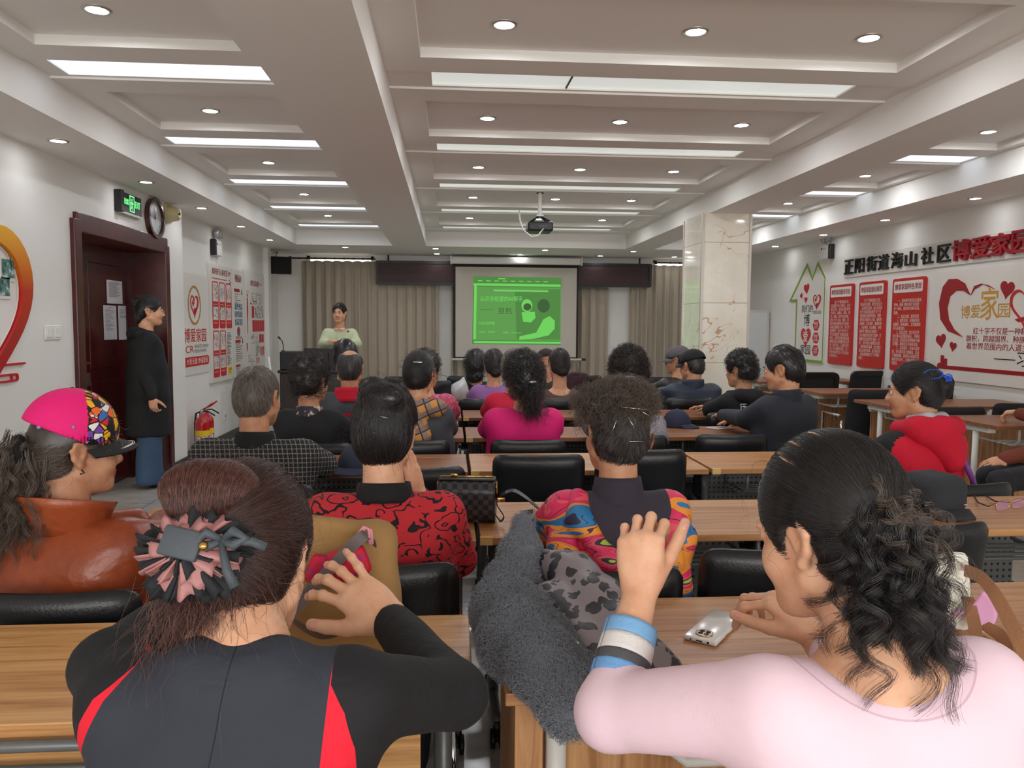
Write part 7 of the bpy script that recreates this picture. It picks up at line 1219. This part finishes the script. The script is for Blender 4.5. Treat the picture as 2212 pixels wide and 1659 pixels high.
# ================================================================= loose things
def ribbon(P, wd, w_, m, name, t, th=0.003, n=None):
    """flat strap along points P; wd: direction(s) across the strap"""
    P = [A_(p, float) for p in P]; Q = []
    for i in range(len(P) - 1):
        a, b, c_, d_ = P[max(i - 1, 0)], P[i], P[i + 1], P[min(i + 2, len(P) - 1)]
        for u in np.linspace(0, 1, 7)[:-1]: Q.append(0.5 * ((2 * b) + (-a + c_) * u + (2 * a - 5 * b + 4 * c_ - d_) * u * u + (-a + 3 * b - 3 * c_ + d_) * u ** 3))
    Q.append(P[-1]); k = len(Q); W = [A_(wd, float)] * k if np.ndim(wd) == 1 else [A_(wd[0], float) * (1 - i / (k - 1)) + A_(wd[-1], float) * (i / (k - 1)) for i in range(k)]
    V = []; 
    for i in range(k):
        tg = Q[min(i + 1, k - 1)] - Q[max(i - 1, 0)]; tg /= np.linalg.norm(tg) + 1e-9; w = W[i] - tg * W[i].dot(tg); w /= np.linalg.norm(w) + 1e-9; V += [Q[i] - w * w_ / 2, Q[i], Q[i] + w * w_ / 2]
    F = [(3 * i + j, 3 * i + j + 1, 3 * i + j + 4, 3 * i + j + 3) for i in range(k - 1) for j in range(2)]; o = mesh(name, V, F, m, t, False, None, True); return solid(o, th)
def blob(d, h, name, m, t): v, f = d.mesh(h); return mesh(name, v, f, m, t, True, None, True)
# --- tan tote bag on the light oak table
M_tan = cloth('tan_suede', (164, 126, 78), 0.95, b=(300, 0.35), var=0.12); M_mauve = mat('mauve_leather', (92, 78, 78), 0.45); M_tanin = cloth('tan_inside', (140, 104, 62), 0.95); M_pouch = cloth('red_pouch', (192, 10, 52), 0.7, fn=lambda t, c: t.col(t.mix(t.math('LESS_THAN', t.math('ABSOLUTE', t.math('SUBTRACT', t.noise(t.coord((1, 1, 3)), 24, 2), 0.62)), 0.02), lin((196, 10, 54)), lin((92, 60, 170)))), b=None, var=0)
p = atZ(735, 1440, 0.75); t = thing('tote_bag', 'tan suede tote bag with mauve handle on the light oak table', 'bag', (p[0], 1.62, 0.75)); cx = at(712, 1300, 1.64)[0]
d = SDF(0.03); d.box((cx - 0.005, 1.64, 0.83), (0.145, 0.065, 0.078), Rm(0, -4), 0.035, 0.03); d.box((cx + 0.02, 1.66, 0.93), (0.105, 0.048, 0.10), Rm(0, -6, 10), 0.03, 0.06); d.cone((cx + 0.13, 1.6, 0.79), (cx + 0.10, 1.65, 1.0), 0.03, 0.022, 0.05); d.ell((cx - 0.01, 1.62, 1.03), (0.085, 0.03, 0.10), Rm(0, 0, 10), 0.012, 's'); d.fold = folds(0.004, 13, 5); blob(d, 0.008, 'bag_body', M_tan, t)
ribbon([at(608, 1345, 1.52), at(640, 1310, 1.54), at(690, 1255, 1.56), at(740, 1200, 1.57), at(785, 1158, 1.58), at(800, 1165, 1.60), at(805, 1215, 1.62)], (0.7, -0.1, -0.7), 0.024, M_mauve, 'handle', t); ribbon([at(612, 1318, 1.53), at(640, 1345, 1.50), at(690, 1372, 1.49), at(735, 1362, 1.50), at(762, 1325, 1.53)], (0, -0.5, 0.8), 0.02, M_mauve, 'handle', t)
mb = MB()
for k in (0, 1): mb.tube([at(778 + 6 * k, 1168, 1.6), at(776 + 6 * k, 1150, 1.59), at(786 + 5 * k, 1138, 1.585), at(796 + 5 * k, 1145, 1.58), at(799 + 5 * k, 1175, 1.585)], 0.0032, 8)
mb.build('pink_cord', mat('pink_cord', (236, 160, 172), 0.6), t, True, True)
t2 = thing('pouch', 'red velvet pouch with blue stitching poking out of the tan tote bag', 'pouch', at(745, 1240, 1.6)); d = SDF(0.012); a = at(752, 1215, 1.585); d.box(a, (0.042, 0.013, 0.03), Rm(0, 0, -14), 0.01); d.box(at(705, 1235, 1.60), (0.04, 0.012, 0.03), Rm(0, 0, 20), 0.01); d.fold = folds(0.003, 40, 3); blob(d, 0.006, 'pouch_body', M_pouch, t2)
# --- grey fleece coat with leopard lining
M_fleece = cloth('grey_fleece', (112, 116, 124), 0.95, b=(90, 0.9), var=0.2); M_fcurl = mat('fleece_curl', (128, 132, 140), 0.9)
t = thing('fleece_coat', 'grey fleece coat with leopard print lining thrown over the oak table corner', 'coat', (0.25, 1.6, 0.75)); d = SDF(0.04); P = [at(1132, 1130, 1.93), at(1122, 1200, 1.86), at(1105, 1270, 1.78), at(1092, 1325, 1.68), at(1120, 1385, 1.56), at(1165, 1430, 1.46), at(1200, 1475, 1.40), at(1225, 1515, 1.36), at(1240, 1545, 1.345)]; d.chain(P, [0.022, 0.04, 0.056, 0.066, 0.07, 0.058, 0.046, 0.042, 0.04]); d.cone(at(1165, 1350, 1.66), at(1240, 1450, 1.47), 0.055, 0.04, 0.04); d.fold = folds(0.004, 30, 8); d.ell(P[-1] + A_([0.006, -0.012, -0.05]), (0.028, 0.03, 0.03), None, 0.006, 's')
for q in [x for x in ()]: pass
v, f = d.mesh(0.009); fo = mesh('fleece', v, f, M_fleece, t, True, None, True); rng = np.random.default_rng(6); q = sample(v, f, 9000, rng); curves('fleece_curls', curls(d, q, 0.014, 7, 0.0032, 1.2, rng, 0, 0.35), 0.0007, M_fcurl, fo)
d = SDF(0.03); d.chain([at(1170, 1215, 1.86), at(1235, 1250, 1.80), at(1290, 1310, 1.70), at(1330, 1375, 1.60), at(1395, 1430, 1.52), at(1445, 1450, 1.50)], [0.035, 0.062, 0.062, 0.052, 0.042, 0.03]); d.cone(at(1185, 1300, 1.72), at(1265, 1400, 1.56), 0.05, 0.035); d.cone(at(1265, 1400, 1.56), at(1300, 1460, 1.47), 0.035, 0.03); d.fold = folds(0.007, 16, 4); d.plane((0, 0, 0.752), (0, 0, -1), 0.004); blob(d, 0.009, 'lining', M_leop, t)
ribbon([at(1142, 1102, 1.95), at(1132, 1160, 1.88), at(1128, 1220, 1.82), at(1140, 1275, 1.74)], ((0.7, -0.6, 0), (0.8, -0.5, 0.2)), 0.035, M_leop, 'lapel', t, 0.004)
MB().tube([at(1130, 1268, 1.715), at(1150, 1300, 1.66), at(1185, 1335, 1.59), at(1225, 1370, 1.52), at(1250, 1392, 1.49)], 0.004, 6).build('zip', M_silver, t, True, True)
# --- white phone
pc = [atZ(x, y, 0.762) for x, y in ((1546, 1312), (1604, 1330), (1548, 1390), (1474, 1368))]; ctr = sum(pc) / 4; ux = (pc[0] + pc[1]) / 2 - (pc[2] + pc[3]) / 2; L_ = np.linalg.norm(ux); ux /= L_; vx = np.cross([0, 0, 1], ux); W_ = abs(np.dot((pc[1] + pc[2]) / 2 - (pc[0] + pc[3]) / 2, vx)); Xp = frame((ctr[0], ctr[1], 0.7505), tuple(ux), tuple(vx)); M_phone = mat('phone_white', (224, 222, 220), 0.18, coat=0.4)
t = thing('phone', 'white phone lying face down on the oak table', 'phone', (ctr[0], ctr[1], 0.7505)); MB().rbox((-L_ / 2, -W_ / 2, 0), (L_ / 2, W_ / 2, 0.011), 0.0045, 3, Xp).build('body', M_phone, t, True, True); cxp = -L_ / 2 + 0.032
Xc = Xp @ Matrix.Translation((cxp, 0, 0.011)); MB().lathe([(0.0185, -0.001), (0.0185, 0.002), (0.0165, 0.0026), (0, 0.0026)], 32, Xc, cap=False).build('camera_island', M_phone, t, True, True); mb = MB(); band(mb, circ(0, 0, 0.0192), circ(0, 0, 0.018), 0, 0.0028, Xc); mb.build('camera_ring', M_gold2, t, True, True)
for sx in (-1, 1):
    for sy in (-1, 1): MB().lathe([(0.0054, 0.0026), (0.0054, 0.0036), (0, 0.0036)], 16, Xc @ Matrix.Translation((sx * 0.0068, sy * 0.0068, 0)), cap=False).build('lens', mat('lens_black', (16, 14, 16), 0.05), t, True, True)
flat(t, 'port', [circ(0.02, 0.0055, 0.0028), rect(-0.007, 0.004, 0.007, 0.007), circ(-0.02, 0.0055, 0.002)], M_ink, frame(tuple(Xp @ Vector((-L_ / 2 - 0.0002, 0, 0))), tuple(-vx), (0, 0, 1)), 0, 0.0004); flat(t, 'side_button', [rect(-0.02, 0.004, 0.0, 0.007)], M_steel, frame(tuple(Xp @ Vector((-0.02, -W_ / 2 - 0.0002, 0))), tuple(ux), (0, 0, 1)), 0, 0.0006)
# --- chequered black handbag
def _chk(t, c): x = t.sep(t.coord((56, 56, 56))); k = t.math('MODULO', t.math('ABSOLUTE', t.math('ADD', t.math('FLOOR', x[0]), t.math('FLOOR', x[2]))), 2.0); t.col(t.mix(k, lin((30, 32, 36)), lin((64, 68, 72))))
M_chk = mat('chequered_leather', (44, 46, 50), 0.28, fn=_chk); M_bleath = mat('black_brown_leather', (36, 28, 28), 0.4); p = at(1010, 1122, 2.72); bx, by = p[0], 2.75
t = thing('handbag', 'black chequered barrel handbag with gold fittings on the second-row table', 'handbag', (bx, by, 0.75)); Xb = Matrix.Translation((bx, by, 0.752)) @ Matrix.Rotation(-0.12, 4, 'Z'); mb = MB(); n = 32
prof = rrect(-0.055, 0, 0.055, 0.15, 0.045, 7); Xe = Xb @ frame((-0.098, 0, 0), (0, 1, 0), (0, 0, 1)); mb.prism(prof, 0, 0.196, Xe); autosmooth(mb.build('bag_body', M_chk, t, False, True), 50)
for s in (-1, 1): Xs = Xb @ frame((s * 0.098 - 0.003, 0, 0), (0, 1, 0), (0, 0, 1)); mb = MB(); mb.prism(inset(prof, 1.03, (0, 0.075)), 0, 0.006, Xs); mb.build('end_trim', M_bleath, t, False, True)
MB().rbox((-0.1, -0.028, 0.148), (0.1, 0.028, 0.156), 0.003, 2, Xb).build('top_band', M_bleath, t, True, True); MB().tube([Xb @ Vector((-0.095, 0, 0.159)), Xb @ Vector((0.095, 0, 0.159))], 0.003, 6).rbox((-0.06, -0.005, 0.158), (-0.035, 0.005, 0.168), 0.002, 2, Xb).build('zip', M_gold2, t, True, True)
for s in (-1, 1): MB().tube([Xb @ Vector((s * 0.104, y, z)) for y, z in ((-0.014, 0.10), (-0.014, 0.14), (0.014, 0.14), (0.014, 0.10))], 0.0032, 8, closed=True).build('ring', M_gold2, t, True, True)
ribbon([at(1070, 1075, 2.72), at(1085, 1068, 2.68), at(1110, 1060, 2.66), at(1140, 1078, 2.62), at(1165, 1100, 2.6)], (0, 1, 0.3), 0.02, M_bleath, 'strap', t); ribbon([at(1068, 1072, 2.70), at(1076, 1095, 2.66), at(1088, 1115, 2.66), at(1080, 1124, 2.68), at(1066, 1105, 2.68)], (0, 1, 0), 0.018, M_bleath, 'strap', t)
MB().rbox((-0.014, -0.004, -0.008), (0.014, 0.004, 0.008), 0.003, 2, Matrix.Translation(Vector(at(1082, 1080, 2.65)))).build('buckle', M_gold2, t, True, True)
# --- caps and hats left on tables
M_hatg = cloth('charcoal_denim', (50, 52, 56), 0.9, b=(260, 0.4)); p = atZ(2020, 1108, 0.75); t = thing('cap', 'charcoal flat-topped cap resting on the second-row table beside the spectacles', 'hat', (p[0], 2.74, 0.75))
d = SDF(0.012); c0 = A_([p[0], 2.74, 0.752]); d.box(c0 + A_([-0.008, 0.05, 0.075]), (0.094, 0.098, 0.075), Rm(14), 0.05, 0.012); d.plane(c0 + A_([0, 0, 0.002]), (0, 0, -1), 0.002); blob(d, 0.006, 'crown', M_hatg, t)
vb = lambda u, v: tuple(c0 + Rm(14) @ A_([0.095 * (2 * u - 1) * (1 - 0.12 * v), -0.035 - 0.075 * v * math.sqrt(max(0, 1 - 0.75 * (2 * u - 1) ** 2)), 0.03 - 0.022 * v - 0.008 * (2 * u - 1) ** 2])); solid(MB().grid(vb, 18, 7).build('visor', M_hatg, t, True, True), 0.004); MB().rbox((-0.008, -0.002, -0.003), (0.008, 0.002, 0.003), 0.001, 1, Matrix.Translation(Vector(c0 + A_([0.055, -0.055, 0.05])))).build('badge', M_silver, t, False, True)
def baseball(px, py, z, label, rz, col, sc=1.0, Yo=None):
    p = atZ(px, py, z); m = cloth(label[:16].replace(' ', '_'), col, 0.9); t = thing('cap', label, 'hat', p, rz); d = SDF(0.01); d.ell((0, 0, 0.02), A_([0.085, 0.10, 0.105]) * sc); d.plane((0, 0, 0.002), (0, 0, -1), 0.002); v, f = d.mesh(0.007); o = mesh('crown', v, f, m, t, True)
    fn = lambda u, v: (0.08 * sc * (2 * u - 1), -0.09 * sc * math.sqrt(max(0, 1 - 0.6 * (2 * u - 1) ** 2)) - 0.07 * v * math.sqrt(max(0.05, 1 - 0.8 * (2 * u - 1) ** 2)), 0.03 - 0.024 * v - 0.01 * (2 * u - 1) ** 2); solid(MB().grid(fn, 16, 6).build('visor', m, t, True), 0.003); MB().lathe([(0.009, 0.124 * sc), (0.007, 0.128 * sc), (0, 0.13 * sc)], 10, cap=False).build('button', m, t, True); return t
baseball(1462, 922, 0.75, 'navy baseball cap lying on the fourth-row table', 0.9, (40, 46, 66)); baseball(772, 1016, 0.75, 'navy cap lying on the third-row table behind the red sweater woman', -0.4, (42, 48, 66), 1.05)
# --- spectacles on the table
q = [atZ(x, y, 0.752) for x, y in ((2165, 1104), (2199, 1099))]; t = thing('spectacles', 'gold-rimmed spectacles with dark temples lying on the second-row table', 'glasses', q[0]); ex = q[1] - q[0]; dd = np.linalg.norm(ex); ex /= dd; ez = A_([0, 0, 1.0]); mb = MB(); lens = MB()
for c_ in q:
    R_ = [c_ + ex * dd * 0.42 * math.copysign(abs(math.cos(a)) ** 0.7, math.cos(a)) + ez * (0.021 + 0.0195 * math.copysign(abs(math.sin(a)) ** 0.7, math.sin(a))) for a in np.linspace(0, 6.283, 29)[:-1]]; mb.tube(R_, 0.0012, 6, closed=True); lens.add([tuple(v) for v in R_], [tuple(range(28))])
mb.tube([q[0] + ex * dd * 0.42 + ez * 0.025, (q[0] + q[1]) / 2 + ez * 0.03, q[1] - ex * dd * 0.42 + ez * 0.025], 0.0013, 6).build('rim', M_gold2, t, True, True); lens.build('lens', mat('coated_lens', (200, 150, 210), 0.05, alpha=0.35), t, False, True)
MB().tube([q[0] - ex * dd * 0.44 + ez * 0.034, atZ(2135, 1094, 0.775), atZ(2112, 1085, 0.765), atZ(2104, 1070, 0.757)], [0.0012, 0.002, 0.003, 0.003], 6).build('temple', M_ink, t, True, True); MB().tube([q[1] + ex * dd * 0.44 + ez * 0.034, atZ(2190, 1086, 0.775), atZ(2150, 1083, 0.765), atZ(2128, 1070, 0.757)], [0.0012, 0.002, 0.003, 0.003], 6).build('temple', M_ink, t, True, True)
# --- white canvas bag with tan straps; pink visor cap under it
M_canvas = cloth('white_canvas', (232, 230, 218), 0.9, b=(220, 0.3), var=0.04); M_web = cloth('tan_webbing', (176, 124, 84), 0.85, b=(200, 0.5)); p = atZ(2045, 1350, 0.75); t = thing('canvas_bag', 'white canvas bag with long tan webbing straps beside the curly ponytail', 'bag', (p[0], p[1] + 0.06, 0.75)); c0 = A_([p[0], p[1] + 0.07, 0.752])
d = SDF(0.02); d.box(at(2050, 1262, 1.76), (0.047, 0.02, 0.075), Rm(8, 10), 0.012); d.box(at(2040, 1335, 1.72) + A_([0, 0, 0.0]), (0.065, 0.045, 0.038), Rm(8), 0.02); d.fold = folds(0.003, 24, 9); d.plane((0, 0, 0.752), (0, 0, -1), 0.003); blob(d, 0.007, 'bag_body', M_canvas, t); MB().rbox((-0.018, -0.004, -0.028), (0.018, 0.004, 0.028), 0.006, 2, Matrix.Translation(Vector(at(2066, 1275, 1.735)))).build('pocket_flap', M_canvas, t, True, True)
MB().rbox((-0.004, -0.004, -0.01), (0.004, 0.004, 0.01), 0.001, 1, Matrix.Translation(Vector(at(2082, 1224, 1.74)))).build('tab', mat('pale_pink_tab', (226, 206, 208), 0.7), t, False, True)
ribbon([at(2084, 1232, 1.73), at(2115, 1245, 1.66), at(2145, 1278, 1.58), at(2175, 1330, 1.5), at(2205, 1390, 1.42), at(2225, 1450, 1.36), at(2235, 1500, 1.33)], ((0.2, 0.8, 0.5), (1, 0.2, 0.3)), 0.028, M_web, 'strap', t)
ribbon([at(2090, 1290, 1.68), at(2103, 1340, 1.6), at(2112, 1400, 1.5), at(2115, 1440, 1.42), at(2120, 1470, 1.37), at(2150, 1482, 1.34), at(2212, 1490, 1.32)], ((1, 0.1, 0.2), (0.2, 0.5, 1)), 0.026, M_web, 'strap', t); ribbon([at(2125, 1350, 1.6), at(2160, 1372, 1.55), at(2185, 1415, 1.46), at(2195, 1480, 1.38), at(2200, 1530, 1.34), at(2175, 1568, 1.30), at(2120, 1555, 1.27)], ((0.6, 0.6, 0.3), (0.1, 0.6, 0.8)), 0.028, M_web, 'strap', t)
p = atZ(2120, 1345, 0.75); M_vis = mat('pink_visor', (232, 170, 214), 0.6); t = thing('sun_visor', 'pink sun visor brim sticking out from under the white canvas bag', 'hat', (p[0], p[1], 0.75)); fn = lambda u, v: tuple(at(2085 + 70 * v * math.cos((u - 0.5) * 2.0) , 1330 + 48 * v * math.sin((u - 0.5) * 2.4) - 8 * v, 1.66 - 0.03 * v)); o = MB().grid(fn, 20, 8).build('brim', M_vis, t, True, True); solid(o, 0.003)
MB().tube([at(2085 + k * 8, 1322 - k, 1.668) for k in range(-3, 2)], 0.006, 6).build('band', M_vis, t, True, True)
# --- small things further off
M_poly = mat('plastic_film', (214, 214, 216), 0.25, alpha=0.75, bump=(30, 0.6)); p = atZ(990, 866, 0.75); t = thing('plastic_bag', 'crumpled white plastic bag on the sixth-row table', 'bag', p); d = SDF(0.04); d.ell(p + A_([0, 0.05, 0.085]), (0.095, 0.09, 0.085)); d.cone(p + A_([0.03, 0.05, 0.13]), p + A_([0.05, 0.05, 0.21]), 0.045, 0.018); d.fold = folds(0.008, 34, 2); d.plane(p + A_([0, 0, 0.002]), (0, 0, -1)); blob(d, 0.01, 'bag_body', M_poly, t)
p = atZ(1556, 925, 0.75); t = board('paper', 'white sheet of paper under the navy jacket forearm', 'paper', Matrix.Translation((p[0], p[1] + 0.02, 0.7505)) @ Matrix.Rotation(0.5, 4, 'Z'), rect(-0.08, -0.06, 0.08, 0.06), 0.0015, M_paper, None, 'sheet'); flat(t, 'lines', [rect(-0.06, -0.04 + 0.014 * j, 0.05, -0.037 + 0.014 * j) for j in range(6)], M_grey, Matrix.Translation((p[0], p[1] + 0.02, 0.7505)) @ Matrix.Rotation(0.5, 4, 'Z'), 0.0016, 0.002)
M_mar = cloth('maroon_jacket', (58, 26, 36), 0.8); p = atZ(1246, 811, 0.84) + A_([0, -0.07, 0]); t = thing('jacket', 'maroon jacket hung over a chair near the screen', 'jacket', p); d = SDF(0.04); d.ell(p + A_([0, 0.05, -0.04]), (0.15, 0.06, 0.09)); d.cone(p + A_([-0.08, 0.04, -0.1]), p + A_([-0.1, 0.02, -0.3]), 0.05, 0.04); d.fold = folds(0.008, 20, 2); blob(d, 0.014, 'jacket_body', M_mar, t); MB().tube([p + A_([-0.06, 0.03, 0.0]), p + A_([0, 0.02, 0.02]), p + A_([0.06, 0.03, 0.0])], 0.02, 8).build('collar', M_mar, t, True, True)
p = atZ(950, 866, 0.75) + A_([0, 0, 0.125]); t = thing('shoulder_bag', 'black shoulder bag behind the woman in pink floral top', 'bag', p); d = SDF(0.02); d.box(p + A_([0, 0, -0.03]), (0.10, 0.06, 0.09), Rm(10), 0.03); d.fold = folds(0.005, 22, 2); blob(d, 0.012, 'bag_body', mat('bag_black', (18, 18, 20), 0.5), t); ribbon([p + A_([-0.08, 0, 0.05]), p + A_([-0.02, 0, 0.11]), p + A_([0.06, 0, 0.10]), p + A_([0.09, 0, 0.04])], (0, 1, 0), 0.02, M_black, 'handle', t)
# --- lectern desk, screen and microphone by the presenter
LYY = 9.75; a = at(603, 760, LYY); b = at(748, 850, LYY); M_dwood = mat('dark_desk_wood', (46, 32, 28), 0.4, var=0.2)
t = thing('lectern_desk', 'black lectern desk with dark wood front before the presenter', 'desk', ((a[0] + b[0]) / 2, LYY, 0)); x0, x1 = a[0], b[0]
MB().rbox((x0, LYY, 0.05), (x1, LYY + 0.42, 0.84), 0.01).build('body', M_dwood, t, world=True); MB().rbox((x0 - 0.02, LYY - 0.02, 0.84), (x1 + 0.02, LYY + 0.44, 0.875), 0.008).build('desk_top', M_black, t, world=True); MB().rbox((x0, LYY + 0.02, 0.875), (x0 + 0.34, LYY + 0.4, a[2]), 0.012).build('equipment_box', M_black, t, world=True)
for k in range(2): MB().rbox((x0 + 0.05 + k * (x1 - x0 - 0.05) / 2, LYY - 0.006, 0.12), (x0 + (k + 1) * (x1 - x0 - 0.05) / 2, LYY + 0.002, 0.78), 0.004).build('front_panel', M_dwood, t, world=True)
p = at(630, 803, LYY - 0.02); MB().box((p[0] - 0.04, LYY - 0.004, p[2] - 0.012), (p[0] + 0.04, LYY + 0.02, p[2] + 0.012)).build('green_label', M_green, t, world=True); MB().rbox((x0 + 0.03, LYY + 0.04, 0.0), (x1 - 0.03, LYY + 0.4, 0.05), 0.004).build('plinth', M_black, t, world=True)
a, b = at(657, 752, LYY + 0.15), at(730, 803, LYY + 0.15); t = thing('monitor', 'black computer monitor seen from behind on the lectern desk', 'monitor', ((a[0] + b[0]) / 2, LYY + 0.15, 0.876)); MB().rbox((a[0], LYY + 0.13, b[2]), (b[0], LYY + 0.17, a[2]), 0.01).build('screen_shell', M_black, t, world=True); xm = (a[0] + b[0]) / 2; MB().rbox((xm - 0.1, LYY + 0.10, b[2] + 0.05), (xm + 0.1, LYY + 0.135, a[2] - 0.05), 0.02).build('rear_bulge', M_black, t, world=True); MB().rbox((xm - 0.03, LYY + 0.11, 0.876), (xm + 0.03, LYY + 0.14, b[2] + 0.05), 0.004).rbox((xm - 0.12, LYY + 0.05, 0.876), (xm + 0.12, LYY + 0.24, 0.888), 0.004).build('stand', M_black, t, world=True)
q = at(612, 760, LYY + 0.2); t = thing('microphone', 'slim gooseneck microphone standing on the lectern desk box', 'microphone', q); MB().lathe([(0.03, 0), (0.03, 0.012), (0.01, 0.02)], 16, Matrix.Translation(Vector(q))).build('base', M_black, t, True, True); MB().tube([q + A_([0, 0, 0.01]), q + A_([0, 0, 0.08]), q + A_([-0.01, 0, 0.13]), q + A_([-0.04, 0, 0.165])], 0.006, 8).build('gooseneck', M_black, t, True, True); MB().tube([q + A_([-0.035, 0, 0.16]), q + A_([-0.06, 0, 0.19])], [0.01, 0.012], 8).build('capsule', M_ink, t, True, True)
q = at(592, 785, LYY - 0.1); t = thing('pointer_rod', 'white rod leaning against the side of the lectern desk', 'rod', (q[0], q[1], 0)); MB().tube([A_([x0 - 0.13, LYY + 0.02, 0.96 + 0.08]), A_([x0 - 0.02, LYY + 0.02, 0.0])], 0.012, 8).build('rod', M_white, t, True, True)
